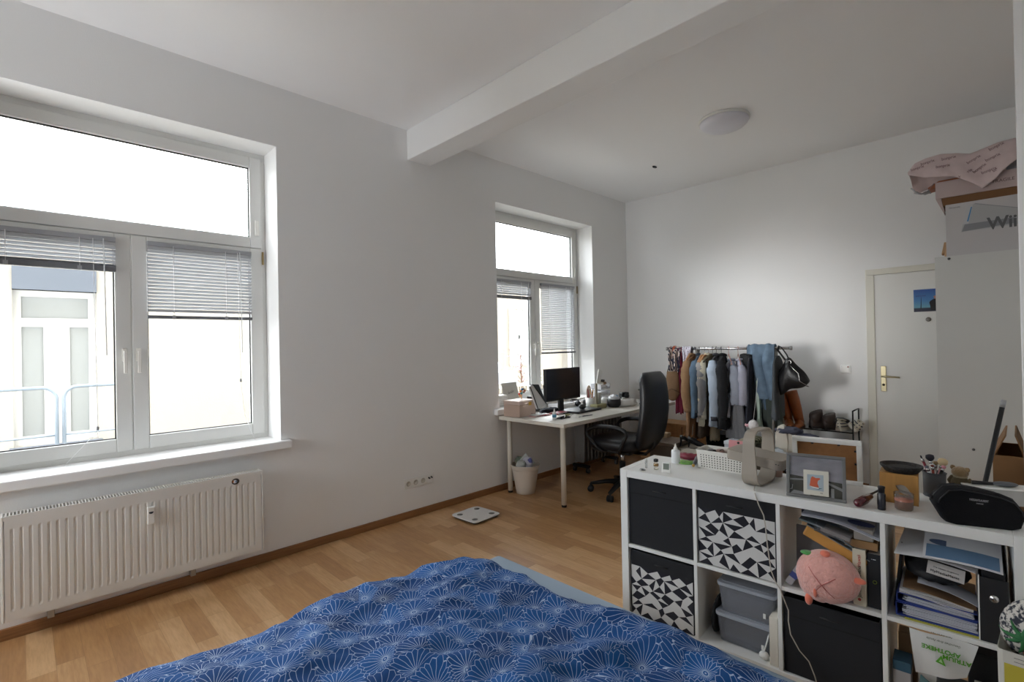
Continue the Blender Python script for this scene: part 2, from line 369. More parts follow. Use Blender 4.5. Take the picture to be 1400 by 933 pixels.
# ------------------------------------------------------------ wall sockets
t = thing('wall_socket', 'long white wall plate with three power sockets and data ports low on the wall', 'socket', (2.368, WY, .284))
bx((-.148, -.010, -.040), (.148, 0, .040)).build('cover_plate', lacquer, t, bevel=.003)
for k in range(3):
    o = MB().lathe([(.0215, 0), (.0215, .001), (.018, .001), (.017, -.007), (.0, -.007)], n=20).build('socket_insert', mat('socket_inner', '#bdbab2', .4), t, loc=(-.108+k*.072, -.011, 0), rot=(PI/2, 0, 0))
    MB().box((-.014, -.004, -.008), (-.009, .004, -.006)).box((.009, -.004, -.008), (.014, .004, -.006)).build('contact', dark_metal, o)
o = MB()
for a, b in ((-.014, .01), (.012, .014), (-.004, .004), (.02, .006)): o.box((.108+a-.006, -.0125, b-.005), (.108+a+.006, -.009, b+.007))
o.build('data_port', black_plastic, t)

# ---------------------------------------------------------------- radiators
rad_m = mat('radiator_white', '#dddbd6', .4)
X0, X1 = -.075, 1.10; ZT, ZB = .635, .125; YF = WY-.115
t = thing('radiator', 'wide white ribbed panel radiator under the large window', 'radiator', ((X0+X1)/2, WY, 0))
hw = (X1-X0)/2
p = MB()
# fluted front panel: one continuous profile with pressed ribs
n = 34; per = (2*hw-.05)/n; fr = YF-WY
prof = [(-hw+.01, fr)]
xsb = []
for k in range(n):
    a = -hw+.025+k*per
    xsb += [(a, 0), (a+per*.10, .0035), (a+per*.18, .0055), (a+per*.30, .0055), (a+per*.38, .0035), (a+per*.48, 0)]
zs = [(ZB+.008, 0), (ZB+.045, 0), (ZB+.06, 1), (ZT-.075, 1), (ZT-.06, 0), (ZT-.018, 0)]
cols = [(-hw+.008, 0)]+xsb+[(hw-.008, 0)]
vs = []; fs = []
for z, k in zs:
    for x, d in cols: vs.append((x, fr+d*k, z))
nc = len(cols)
for j in range(len(zs)-1):
    for i in range(nc-1): fs.append((j*nc+i, j*nc+i+1, (j+1)*nc+i+1, (j+1)*nc+i))
p.smooth = False; p.add(vs, fs); p.build('front_panel', rad_m, t, solid=.0016)
s = MB(); s.box((-hw+.01, fr+.016, ZB+.01), (hw-.01, -.035, ZT-.025)); s.build('radiator_body', rad_m, t)
for sx in (-1, 1):
    bx((sx*hw-.005, fr-.002, ZB), (sx*hw+.005, -.03, ZT)).build('side_panel', rad_m, t, bevel=.003)
g = MB(); g.box((-hw, fr-.001, ZT-.022), (hw, fr+.008, ZT)); g.box((-hw, -.038, ZT-.022), (hw, -.03, ZT))
for k in range(90): x = -hw+.012+k*(2*hw-.024)/89; g.box((x-.0028, fr+.008, ZT-.007), (x+.0028, -.038, ZT-.001))
g.build('top_grille', rad_m, t)
bx((-hw+.01, fr, ZB), (hw-.01, fr+.03, ZB+.01)).build('bottom_rail', rad_m, t)
m_ = thing('heat_meter', None, None, (.508-(X0+X1)/2, fr-.001, .50)); m_.parent = t
bx((-.017, -.022, -.048), (.017, 0, .048)).build('meter_body', lacquer, m_, bevel=.004)
flat_ = MB(); flat_.prism([(.011*math.cos(a), .022+.011*math.sin(a)) for a in [PI+PI*i/10 for i in range(11)]], -.0235, -.021, 1); flat_.build('meter_display', mat('meter_lcd', '#2b2d30', .3), m_)
for dx in (.17, .80):
    bx((X0+dx-(X0+X1)/2-.014, -.045, ZB-.065), (X0+dx-(X0+X1)/2+.014, -.0005, ZB+.02)).build('wall_bracket', steel, t, bevel=.002)
st_ = MB(); st_.prism([(.022*math.cos(a), .019*math.sin(a)) for a in [2*PI*i/24 for i in range(24)]], -.0018, -.0006, 1); o = st_.build('round_sticker', mat('sticker_dark', '#37332f', .4), t, loc=(.943-(X0+X1)/2, fr-.001, ZT-.038)); o['label'] = 'round dark sticker with orange and blue motif'
MB().prism([(.012*math.cos(a)-.004, .010*math.sin(a)) for a in [2*PI*i/18 for i in range(18)]], -.0028, -.0017, 1).build('sticker_motif', mat('sticker_white', '#dfe5ee', .4), o)
MB().prism([(-.019, .002), (-.014, .012), (-.010, .004), (-.014, -.008)], -.0032, -.0027, 1).build('sticker_flame', mat('sticker_orange', '#c9762c', .4), o)
MB().prism([(.001, .006), (.008, .004), (.004, -.006), (-.002, -.004)], -.0036, -.0031, 1).build('sticker_swirl', mat('sticker_blue', '#2f5f97', .4), o)

# oil radiator on castors under the desk
oil_m = mat('oil_radiator_grey', '#73716e', .45)
A = at(796, 647, 2, 0.03)
t = thing('oil_radiator', 'grey finned electric heater on castors in the shade under the desk', 'heater', (A.x+.10, 3.39, 0), 0)
for k in range(11):
    f = MB(); f.smooth = False
    f.prism(rrect(.14, .50, .03, 5, 0, .36), k*.062-.012, k*.062+.012, 0)
    f.build('fin', oil_m, t, bevel=.006)
bx((-.02, -.02, .17), (.64, .02, .21)).build('lower_pipe', oil_m, t); bx((-.02, -.02, .53), (.64, .02, .57)).build('upper_pipe', oil_m, t)
bx((.63, -.08, .11), (.71, .08, .62)).build('control_box', oil_m, t, bevel=.015)
for x in (.02, .56):
    o = bx((x-.02, -.11, .055), (x+.02, .11, .085)).build('foot', black_plastic, t, bevel=.004)
    for y in (-.09, .09):
        MB().lathe([(.012, -.012), (.026, -.012), (.026, .012), (.012, .012)], n=16).build('castor', mat('castor_grey', '#4a4a4c', .5), o, loc=(x, y, .027), rot=(PI/2, 0, 0))
# ==================================================================== bed
KR = math.atan2(-.9977, .068)
K0 = Vector((2.191, 1.4512, 0))
KS = Vector((.0680, -.9977, 0)); KD = Vector((.9977, .0680, 0))
def KL(s, d, z): return K0 + KS*s + KD*d + Vector((0, 0, z))

def kc(u, v, d): # point in the plane d in front of the unit's face
    n_ = KD; o_ = K0+KD*(-d); dd = (u-700)*RT-(v-466.5)*UP+F*FW; return EYE+dd*((o_-EYE).dot(n_)/dd.dot(n_))
def duvet_mat():
    m = bpy.data.materials.new('duvet_print'); m.use_nodes = True; nt = m.node_tree; N = nt.nodes.new; L = nt.links.new
    b = nt.nodes['Principled BSDF']; b.inputs['Roughness'].default_value = .85; b.inputs['Specular IOR Level'].default_value = .2
    uv = N('ShaderNodeUVMap'); uv.uv_map = 'UVMap'
    def M(op, a, bb=None):
        n = N('ShaderNodeMath'); n.operation = op
        for i, x in enumerate((a, bb)):
            if x is None: continue
            if isinstance(x, (int, float)): n.inputs[i].default_value = x
            else: L(x, n.inputs[i])
        return n.outputs[0]
    wn = N('ShaderNodeTexNoise'); wn.inputs['Scale'].default_value = 6; L(uv.outputs[0], wn.inputs['Vector'])
    va = N('ShaderNodeVectorMath'); va.operation = 'MULTIPLY_ADD'; L(wn.outputs['Color'], va.inputs[0]); va.inputs[1].default_value = (.03, .03, 0); L(uv.outputs[0], va.inputs[2])
    SCL = 9.4
    vo = N('ShaderNodeTexVoronoi'); vo.voronoi_dimensions = '2D'; vo.inputs['Scale'].default_value = SCL; vo.inputs['Randomness'].default_value = .85; L(va.outputs[0], vo.inputs['Vector'])
    ve = N('ShaderNodeTexVoronoi'); ve.voronoi_dimensions = '2D'; ve.feature = 'DISTANCE_TO_EDGE'; ve.inputs['Scale'].default_value = SCL; ve.inputs['Randomness'].default_value = .85; L(va.outputs[0], ve.inputs['Vector'])
    sub = N('ShaderNodeVectorMath'); sub.operation = 'SUBTRACT'; L(va.outputs[0], sub.inputs[0]); L(vo.outputs['Position'], sub.inputs[1])
    # the fan's apex sits off centre, each fan turned its own way
    s2 = N('ShaderNodeSeparateColor'); L(vo.outputs['Color'], s2.inputs[0])
    off = N('ShaderNodeCombineXYZ'); th = M('MULTIPLY', s2.outputs[0], 1.2)
    th = M('ADD', th, 3.6)
    L(M('MULTIPLY', M('COSINE', th), .052), off.inputs[0]); L(M('MULTIPLY', M('SINE', th), .052), off.inputs[1])
    sb = N('ShaderNodeVectorMath'); sb.operation = 'SUBTRACT'; L(sub.outputs[0], sb.inputs[0]); L(off.outputs[0], sb.inputs[1])
    sp = N('ShaderNodeSeparateXYZ'); L(sb.outputs[0], sp.inputs[0])
    ang = M('ARCTAN2', sp.outputs[1], sp.outputs[0]); ln = N('ShaderNodeVectorMath'); ln.operation = 'LENGTH'; L(sb.outputs[0], ln.inputs[0])
    K = 13.0
    spoke = M('MULTIPLY', M('ABSOLUTE', M('SINE', M('MULTIPLY', ang, K))), M('MULTIPLY', ln.outputs['Value'], 1/K))
    l1 = M('LESS_THAN', spoke, .00078)

    # scalloped inner outline
    arc = M('MULTIPLY', M('POWER', M('SUBTRACT', 1, M('ABSOLUTE', M('SINE', M('MULTIPLY', ang, K)))), .6), .10)
    arc = M('ADD', arc, .012)
    l3 = M('LESS_THAN', M('ABSOLUTE', M('SUBTRACT', ve.outputs['Distance'], arc)), .012)
    inside = M('GREATER_THAN', ve.outputs['Distance'], arc)
    l1 = M('MULTIPLY', l1, M('GREATER_THAN', ln.outputs['Value'], .0085))
    line = M('MINIMUM', M('ADD', M('MULTIPLY', l1, inside), l3), 1)
    dot = M('LESS_THAN', ln.outputs['Value'], .0032)
    line = M('MAXIMUM', line, dot)
    rs = N('ShaderNodeMixRGB'); rs.inputs[1].default_value = (*hexc('#0c3466'), 1); rs.inputs[2].default_value = (*hexc('#194f8a'), 1); L(s2.outputs[1], rs.inputs[0])
    mx = N('ShaderNodeMixRGB'); L(M('MULTIPLY', line, .80), mx.inputs[0]); L(rs.outputs[0], mx.inputs[1]); mx.inputs[2].default_value = (*hexc('#a9b9d0'), 1)
    L(mx.outputs[0], b.inputs['Base Color'])
    return m
t = thing('bed', 'low bed with pale blue-grey sheet in front of the white shelf unit', 'bed', (.85, 1.30, 0))
bx((-1.05, -.86, .02), (1.0, .84, .08)).build('bed_base', mat('bed_base', '#6f6257', .7), t, bevel=.01)
bx((-1.04, -.85, .08), (1.13, .855, .20)).build('mattress', mat('sheet_blue_grey', '#93a3b3', .85, bump=.25, bscale=14), t, bevel=.035, seg=4)
# duvet
dm = duvet_mat()
NU, NV = 190, 170
dx0, dx1, dy0, dy1 = -.45, 1.80, .15, 2.215
def duvet_pt(u, v):
    x = dx0+(dx1-dx0)*u; y = dy0+(dy1-dy0)*v
    ex = 1.70+.03*nz(y*2.2, 3)-.03*max(0, (y-1.9)/.3)**2+.105*max(0, min(1, (1.45-y)/.30)); ey = 2.185+.035*nz(x*2.6, 7)+.02*nz(x*7, 2)-.05*max(0, (x-1.5)/.3)**2
    # past the outline the cloth drops over the mattress side
    px = min(x, ex); py = min(y, ey)
    dx_ = max(0, x-ex+.05)/.1; dy_ = max(0, y-ey+.06)/.12
    f = nz(x*2.0+y*1.1, y*2.3-x*.4, 1)
    ridge = 1-abs(nz(x*2.1+y*2.6, y*1.5-x*1.1, 5))*2.4
    z = .275+.030*f+.030*max(0, ridge)+.014*nz(x*6, y*6, 9)+.008*(1-abs(nz(x*9+y*7, y*9, 3))*2)
    z += .02*math.exp(-((x-1.55)**2+(y-2.0)**2)/.02)
    e = max(dx_, 0)**2*.5+max(dy_, 0)**2*.5
    z -= .1*min(1, e)
    return (px+.012*nz(y*9, x*3, 2), py+.012*nz(x*9, y*3, 4), max(z, .15))
d = MB(); d.smooth = True; d.grid(duvet_pt, NU, NV)
o = d.build('duvet', dm, None, solid=.012)
uvl = o.data.uv_layers.new(name='UVMap')
for lp in o.data.loops:
    i = lp.vertex_index; uvl.data[lp.index].uv = (dx0+(dx1-dx0)*((i % (NU+1))/NU), dy0+(dy1-dy0)*((i//(NU+1))/NV))
tag(o, 'rumpled navy blue duvet printed with white outlined fans, spread over the low bed', 'duvet')

# ============================================================= shelf unit
t = thing('cube_shelf', 'long white cube shelf unit, two rows of four compartments, standing beyond the bed', 'shelf unit', K0, KR)
WK, DK, HK = 1.47, .39, .77
def panel(nm, lo, hi): return bx(lo, hi).build(nm, lam_white, t, bevel=.0012, seg=1)
panel('side_panel', (0, 0, 0), (.038, DK, HK)); panel('side_panel', (WK-.038, 0, 0), (WK, DK, HK))
panel('top_panel', (.0385, 0, HK-.038), (WK-.0385, DK, HK)); panel('bottom_panel', (.0385, 0, 0), (WK-.0385, DK, .038))
CW = .3365
CX = [.038+k*(CW+.016) for k in range(4)]
for k in range(3): panel('divider', (CX[k]+CW, .002, .0385), (CX[k]+CW+.016, DK, HK-.0385))
for k in range(4): panel('shelf', (CX[k]+.0005, .002, .377), (CX[k]+CW-.0005, DK, .393))
ZL, ZU = .0385, .3932
# --- fabric drawers
tri_w = mat('print_white', '#c9c8c6', .85); tri_b = mat('print_black', '#1c1b24', .9)
def fabric_box(name, label, k, z0, patt, rim, w_=.325, h_=.325, dd=.012, seed=1, group=None):
    p = KL(CX[k]+CW/2, dd, z0+.001); t = thing(name, label, 'storage box', p, KR, group)
    b = MB(); b.box((-w_/2, 0, 0), (w_/2, .006, h_)); b.box((-w_/2, .006, 0), (-w_/2+.006, .36, h_)); b.box((w_/2-.006, .006, 0), (w_/2, .36, h_)); b.box((-w_/2, .354, 0), (w_/2, .36, h_)); b.box((-w_/2, .006, 0), (w_/2, .354, .006))
    b.build('box_body', blackfab, t, bevel=.003)
    rnd = random.Random(seed)
    if patt:
        g = MB(); NX, NY = 5, 5; x0, x1, y0, y1 = -w_/2+.003, w_/2-.003, .003, h_-rim
        P_ = {}
        for i in range(NX+1):
            for j in range(NY+1):
                a = (x1-x0)/NX; c = (y1-y0)/NY
                jx = rnd.uniform(-.30, .30)*a if 0 < i < NX else 0; jy = rnd.uniform(-.30, .30)*c if 0 < j < NY else 0
                P_[i, j] = (x0+i*a+jx, y0+j*c+jy)
        for i in range(NX):
            for j in range(NY):
                q = [P_[i, j], P_[i+1, j], P_[i+1, j+1], P_[i, j+1]]
                cx = sum(p_[0] for p_ in q)/4+rnd.uniform(-.006, .006); cy = sum(p_[1] for p_ in q)/4+rnd.uniform(-.006, .006)
                a = rnd.choice((0, 1)); dark = {a, (a+2) % 4}
                if rnd.random() < .2: dark = {a}
                for e in range(4):
                    g.m = 1 if e in dark else 0
                    A_, B_ = q[e], q[(e+1) % 4]; g.add([(A_[0], -.0012, A_[1]), (B_[0], -.0012, B_[1]), (cx, -.0012, cy)], [(0, 1, 2)])
        g.build('printed_front', [tri_w, tri_b], t)
    else:
        bx((-w_/2+.004, -.002, h_-.075), (w_/2-.004, .0, h_-.071)).build('stitched_seam', mat('black_seam', '#0e0f12', .9), t)
    MB().tube([(-.035, -.001, h_-.045), (.035, -.001, h_-.045)], .003, 6).build('finger_slot', black_plastic, t)
    return t
fabric_box('fabric_storage_box', 'plain black fabric storage box filling the top left compartment of the shelf unit', 0, ZU, False, 0, w_=.330, h_=.334)
fabric_box('printed_storage_box', 'black and white triangle-print box in the lower compartment nearest the window wall', 0, ZL, True, .075, seed=4, w_=.322, h_=.325)
fabric_box('printed_storage_box', 'black and white triangle-print box with white cable hanging across its front', 1, ZU, True, .075, seed=11, w_=.330, h_=.332)
fabric_box('fabric_storage_box', 'plain black fabric storage box in the lower row right of the clear boxes', 2, ZL, False, 0, w_=.328, h_=.312)

# --- clear boxes
clear = glass('clear_plastic', (.80, .82, .86), .12, .8, .30, (.45, .47, .52)); clear_lid = glass('clear_lid', (.75, .78, .84), .15, .9, .5, (.62, .66, .74))
stuffm = mat('dim_contents', '#55565f', .8)
def clear_box(label, z, w_, dz, off):
    t = thing('clear_storage_box', label, 'storage box', KL(CX[1]+CW/2+off, .045, z+.001), KR)
    h = .125
    b = MB()
    def ring(zz, a): return [(x, y+.15, zz) for x, y in rrect(w_*a, .29*a, .02)]
    b.loft([ring(0, .90), ring(h, .985), ring(h, .96), ring(.005, .88)], cap=False); b.add(ring(.003, .89), [list(range(24))])
    b.build('box_body', clear, t)
    l = MB(); l.smooth = False; l.prism([(x, y+.15) for x, y in rrect(w_*1.02, .30, .022)], h-.006, h+.010); l.build('lid', clear_lid, t, bevel=.003)
    l = MB(); l.prism([(x, y+.15) for x, y in rrect(w_*.9, .26, .02)], h+.010, h+.0125); l.build('lid_panel', clear_lid, t)
    bx((-w_*.4, .03, .006), (w_*.38, .26, .09)).build('contents', stuffm, t, bevel=.02)
    bx((w_*.30, .002, .03), (w_*.34, .006, .05)).build('label_dot', lam_white, t)
clear_box('clear plastic lidded box on the bottom panel, beneath the other clear box', ZL, .245, 0, .015)
clear_box('clear plastic lidded box standing on top of the other clear box', ZL+.14, .245, 0, .025)
t = thing('black_pouch', 'narrow black pouch standing on edge left of the clear boxes', 'pouch', KL(CX[1]+.045, .05, ZL+.002), KR)
q = MB(); q.smooth = True
q.loft([[(w_*math.cos(a)*.5+o_, .10+.10*math.sin(a)*s_, z) for a in [2*PI*i/14 for i in range(14)]] for z, w_, s_, o_ in ((0, .02, .6, 0), (.03, .038, .9, -.002), (.10, .042, 1, .0), (.15, .03, .95, .006), (.17, .014, .8, .014))]); q.build('pouch_body', mat('black_nylon', '#141417', .6), t, sub=1)
MB().tube([(.012, .02, .165), (.02, .03, .185), (.02, .17, .185), (.012, .18, .165)], .006).build('strap', black_plastic, t)
t = thing('white_binder', 'slim cream-white folder box standing upright right of the clear boxes', 'box', KL(CX[1]+CW-.020, .012, ZL+.001), KR)
bx((-.017, 0, 0), (.016, .27, .205)).build('folder_box', mat('cream_card', '#d6d0c4', .7), t, bevel=.002)
t = thing('power_plug', 'small white power plug lying beside the slim cream-white folder box', 'plug', KL(CX[1]+CW-.066, .035, ZL+.001), KR)
MB().ball((0, 0, .018), (.020, .016, .018)).build('plug_body', lacquer, t); MB().tube([(.0, 0, .03), (.012, .01, .08), (.018, .05, .14), (.015, .12, .15)], .003, 6).build('plug_cord', cordm, t)

# --- third compartment, upper
def book(name, label, loc, w_, h_, d_, cover, pages=None, rot=(0, 0, 0), spine_text=None, cat='book', tm=None, ts=.014, group=None):
    """x thickness, y depth, z height; the spine faces -y"""
    t = thing(name, label, cat, loc, rot=rot, group=group)
    c = .0018
    b = MB(); b.box((-w_/2, 0, 0), (w_/2, c*1.5, h_)); b.box((-w_/2, c, 0), (-w_/2+c, d_, h_)); b.box((w_/2-c, c, 0), (w_/2, d_, h_)); b.build('cover', cover, t, bevel=.0008, seg=1)
    bx((-w_/2+c, c*1.5, .003), (w_/2-c, d_-.003, h_-.003)).build('pages', pages or paper_m, t)
    if spine_text:
        for s_, z_, m_, sz in spine_text: text('spine_lettering', s_, sz, t, (0, -.0010, z_), Matrix(((0, -1, 0), (0, 0, -1), (1, 0, 0))).to_euler(), m_)
    return t
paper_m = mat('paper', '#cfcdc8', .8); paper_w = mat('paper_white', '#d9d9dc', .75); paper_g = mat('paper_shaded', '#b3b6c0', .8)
inkm = mat('ink_black', '#17171a', .7); inkred = mat('ink_red', '#b0473f', .7)
xb = CX[2]+CW
def shelfz(k, d=0): return (ZU if k else ZL)
book('black_book', 'thick black paperback upright against the divider in the shelf unit', KL(xb-.0235, .03, ZU+.001), .042, .205, .14, mat('book_black', '#1b1c1e', .5), rot=(0, 0, KR), spine_text=[('o', .10, mat('ink_olive', '#6b7a2c', .6), .03), ('i', .185, paper_w, .022)])
book('white_book', 'cream upright book with black and red spine lettering', KL(xb-.0235-.045, .02, ZU+.001), .042, .215, .145, mat('book_cream', '#c9c3ae', .6), rot=(0, 0, KR), spine_text=[('James A. Michener', .095, inkm, .0165), ('Hawaii', .172, inkred, .0165), ('\u25CF', .024, inkred, .014)])
book('pink_book', 'narrow dusty pink upright book beside the cream one', KL(xb-.0235-.080, .04, ZU+.001), .024, .17, .13, mat('book_pink', '#b38379', .6), rot=(0, 0, KR))
t = thing('wide_brown_book', None, None)
bpy.data.objects.remove(t)
pk = mat('manila', '#b9853f', .7)
# tilted padded envelope, leaning over the books
t = thing('manila_book', 'thick ochre paperback tilted over the plush toy and the upright books', 'book', KL(CX[2]+.075, .03, ZU+.225), rot=(0, math.radians(24), KR))
b = MB(); b.box((0, 0, 0), (.225, .19, .045)); b.build('pages', pk, t, bevel=.006); bx((-.003, -.002, .045), (.226, .19, .049)).build('cover', mat('grey_cover', '#6d7276', .6), t, bevel=.001)
t = thing('magazine', 'grey-green curled magazine lying on the tilted ochre paperback', 'magazine', KL(CX[2]+.065, .022, ZU+.288), rot=(0, math.radians(22), KR))
MB().grid(lambda u, v: (.20*u, .20*v, .014*math.sin(u*PI)), 12, 2).build('magazine_sheets', mat('mag_cover', '#5f686c', .45, vary=.4, vscale=20), t, solid=.006)
t = thing('red_book', 'dark red and navy book lying at the back left of the open compartment', 'book', KL(CX[2]+.045, .17, ZU+.243), KR)
bx((0, 0, .0), (.15, .19, .045)).build('pages', mat('book_navy', '#20242c', .5), t, bevel=.002); bx((-.002, -.002, .045), (.152, .19, .075)).build('cover', mat('book_red', '#7c2a28', .5, vary=.4, vscale=30), t, bevel=.002)
t = thing('grey_folder', 'pale grey plastic folder standing upright at the back of the open compartment', 'folder', KL(CX[2]+.030, .125, ZU+.001), rot=(math.radians(-4), 0, KR))
bx((0, 0, 0), (.185, .012, .225)).build('folder_cover', mat('folder_grey', '#7f8082', .6), t, bevel=.002)
t = thing('label_packet', 'clear packet with a blue label leaning beside the pink plush toy', 'packet', KL(CX[2]+.008, .02, ZU+.017), rot=(0, math.radians(30), KR))
bx((0, 0, 0), (.028, .03, .13)).build('packet_body', mat('packet_grey', '#a7a3a6', .35), t, bevel=.004); bx((-.0005, -.0008, .035), (.0285, .031, .06)).build('packet_label', mat('label_blue', '#3b4680', .5), t)
t = thing('paper_stack', 'loose bent white papers pushed in under the top panel', 'papers', KL(CX[2]+.075, .0, ZU+.300), rot=(0, math.radians(4), KR))
for k, dz in enumerate((0, .004, .008)):
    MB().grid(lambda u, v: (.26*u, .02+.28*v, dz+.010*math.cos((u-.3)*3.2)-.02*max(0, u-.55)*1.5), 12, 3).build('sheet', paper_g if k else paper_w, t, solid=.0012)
MB().prism([(.045*math.cos(a)+.195, .03*math.sin(a)+.075) for a in [2*PI*i/20 for i in range(20)]], .0135, .0145).build('blue_emblem', mat('emblem_blue', '#2c3560', .6), t)
t = thing('acrylic_case', 'clear acrylic case lying on the tilted ochre paperback', 'case', KL(CX[2]+.120, .012, ZU+.257), rot=(0, math.radians(12), KR))
bx((0, 0, 0), (.125, .09, .028)).build('case_shell', glass('acrylic', (.85, .86, .88), .05, 1, .12, (.7, .7, .72)), t, bevel=.002)
bx((.02, .006, .006), (.12, .08, .02)).build('case_insert', mat('case_insert', '#a59a92', .5), t)
t = thing('card_box', 'brown and clear card packet wedged above the upright books', 'box', KL(xb-.115, .03, ZU+.218), rot=(0, 0, KR))
bx((0, 0, 0), (.105, .15, .030)).build('box_body', mat('kraft', '#8d6b45', .75), t, bevel=.002); bx((.03, -.001, .032), (.092, .12, .075)).build('clear_sleeve', mat('sleeve', '#8d867f', .3), t, bevel=.003)
# plush
pink = mat('plush_pink', '#e3a79c', .95, bump=.9, bscale=90, sheen=.6, vary=.08, vscale=30); pinkd = mat('plush_seam', '#b5635c', .9); orange = mat('plush_orange', '#e2795f', .9, sheen=.5)
t = thing('plush_toy', 'round pink plush toy with small orange feet hanging out of the open compartment', 'plush toy', KL(CX[2]+.166, .005, ZU+.090), rot=(0, 0, KR))
def pf(d):
    g = 1 - .05*math.exp(-(d.x*d.x)/.004)*(d.y < 0) - .04*math.exp(-((d.z-.12)**2)/.004)*(d.y < 0)
    return g*(1+.18*max(0, -d.z-.35)*max(0, -d.x+.3)*1.6)
MB().ball((0, 0, 0), (.110, .088, .098), 48, 32, pf).build('body', pink, t)
b = MB()
def onb(x, z, k=1.0):
    y = -math.sqrt(max(0, 1-(x/.110)**2-(z/.098)**2))*.088*.99*k; return (x, y, z)
b.tube([onb(-.052+.085*i/10, .045-.095*i/10) for i in range(11)], .0017, 5); b.tube([onb(-.006+.045*(i/8), -.006+.034*i/8) for i in range(9)], .0016, 5); b.tube([onb(-.006-.035*(i/8), -.006-.05*i/8) for i in range(9)], .0016, 5)
b.build('seam', pinkd, t)
for x, y, z, r_, nm in ((-.058, -.045, -.090, (.014, .016, .024), 'foot'), (.104, -.03, .022, (.026, .014, .012), 'ear'), (-.002, -.03, .097, (.018, .014, .013), 'ear'), (-.030, -.076, -.045, (.007, .008, .020), 'foot')):
    MB().ball((x, y, z), r_, 12, 8).build(nm, orange, t)
MB().ball((-.066, -.01, .078), (.026, .02, .008), 12, 8).build('leaf', mat('plush_green', '#4c9a4c', .9, sheen=.4), t)

# --- fourth compartment, upper: binders and papers
x4 = CX[3]
t = thing('magazine_file', 'white and black-edged magazine file standing at the right end of the compartment', 'magazine file', KL(x4+CW-.088, .012, ZU+.001), KR)
b = MB(); prf = [(.0, 0), (.28, 0), (.28, .30), (.20, .30), (.0, .14)]
b.prism(prf, 0, .003, 0); b.prism(prf, .075, .078, 0); b.box((.003, .277, 0), (.075, .28, .30)); b.box((.003, .003, 0), (.075, .277, .003)); b.build('file_case', mat('file_white', '#b9b9b8', .5), t)
b = MB(); b.box((.010, .02, .006), (.068, .26, .235)); b.build('filed_papers', mat('file_black', '#1d1d20', .6), t)
MB().box((.003, 0, 0), (.075, .003, .215)).build('file_front', mat('file_black', '#1d1d20'), t); MB().box((.0, -.001, .0), (.0035, .003, .22)).build('file_edge', lacquer, t)
MB().tube([(.039, -.001, .150), (.039, -.004, .15)], .012, 12).build('finger_ring', chrome, t)
bm_ = mat('binder_blue', '#2a3f8c', .55)
def binder(label, z, tilt, n, ox, w_=.225, dx=0, m=bm_, yaw=0):
    t = thing('ring_binder', label, 'binder', KL(x4+ox, .018, z), rot=(0, math.radians(tilt), KR+yaw))
    b = MB(); b.box((-.003, 0, 0), (w_, .27, .003)); b.box((-.003, 0, 0), (0, .27, n)); b.box((-.003, 0, n-.003), (w_, .27, n)); b.build('binder_cover', m, t, bevel=.001, seg=1)
    g = MB(); k = int((n-.008)/.0035); rnd = random.Random(int(z*1e4))
    for i in range(k): x = rnd.uniform(.012, .03); g.box((x, .004+rnd.uniform(0, .006), .004+i*.0035), (w_-.008+rnd.uniform(-.01, .004), .262, .0068+i*.0035))
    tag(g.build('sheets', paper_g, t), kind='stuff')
    return t
t = thing('yellow_folder', 'thin yellow folder at the bottom of the pile of binders', 'folder', KL(x4+.05, .014, ZU+.001), rot=(0, 0, KR))
bx((0, 0, 0), (.2, .27, .006)).build('folder_cover', mat('folder_yellow', '#a5a045', .7), t, bevel=.001)
binder('blue ring binder lying flat directly on the yellow folder', ZU+.008, 0, .048, .028)
binder('slim blue binder stuffed with paper, lying on the lower blue binder', ZU+.060, 3, .032, .030, .215)
t = thing('brown_envelope', 'brown-topped wad of white papers on the upper blue binder', 'papers', KL(x4+.036, .016, ZU+.094), rot=(0, math.radians(5), KR))
g = MB()
for i in range(6): g.grid(lambda u, v: (.20*u, .25*v, .003*i+.004*math.sin(u*5+i)), 8, 2)
g.build('sheets', paper_w, t, solid=.0008); MB().grid(lambda u, v: (.008+.2*u, .006+.24*v, .020+.004*math.sin(u*5)), 8, 2).build('envelope', mat('envelope_brown', '#8a6b4c', .8), t, solid=.001)
t = thing('black_bag', 'crumpled black document bag stuffed between the binders and the loose papers', 'bag', KL(x4+.12, .15, ZU+.165), KR)
MB().ball((.02, 0, 0), (.095, .12, .038), 24, 14, lambda d: 1+.13*nz(d.x*3, d.y*3, d.z*3)).build('bag_body', mat('bag_black', '#18191d', .75, bump=.5, bscale=30), t)
t = thing('lilac_sheet', 'lilac-grey folded sheet poking out in front of the black document bag', 'papers', KL(x4+.09, .012, ZU+.150), rot=(0, math.radians(14), KR))
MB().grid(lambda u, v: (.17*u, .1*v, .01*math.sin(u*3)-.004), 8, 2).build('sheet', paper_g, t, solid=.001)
t = thing('black_wallet_file', 'thin black upright file leaning on the divider behind the papers', 'file', KL(x4+.012, .10, ZU+.001), rot=(0, math.radians(6), KR))
bx((0, 0, 0), (.010, .25, .25)).build('file_cover', mat('file_black', '#1d1d20'), t, bevel=.003)
t = thing('white_leaflets', 'white leaflet spread on top of the black document bag with printed shop name', 'papers', KL(x4+.004, .008, ZU+.236), rot=(0, math.radians(3), KR))
MB().grid(lambda u, v: (.02+.22*u+.02*v, .26*v, .012*math.sin(u*2.4)-.018*max(0, u-.5)+.035*v), 14, 4).build('sheet', paper_w, t, solid=.001)
t = thing('shop_brochure', 'folded brochure with black printed name hanging off the papers', 'brochure', KL(x4+.115, -.006, ZU+.196), rot=(math.radians(38), math.radians(8), KR))
bx((0, 0, 0), (.10, .05, .0022)).build('brochure_sheet', mat('brochure', '#b5b2b0', .6), t)
text('lettering', 'MyMediaMarkt', .0135, t, (.048, .013, .0028), (0, 0, 0), inkm, sx=.95)
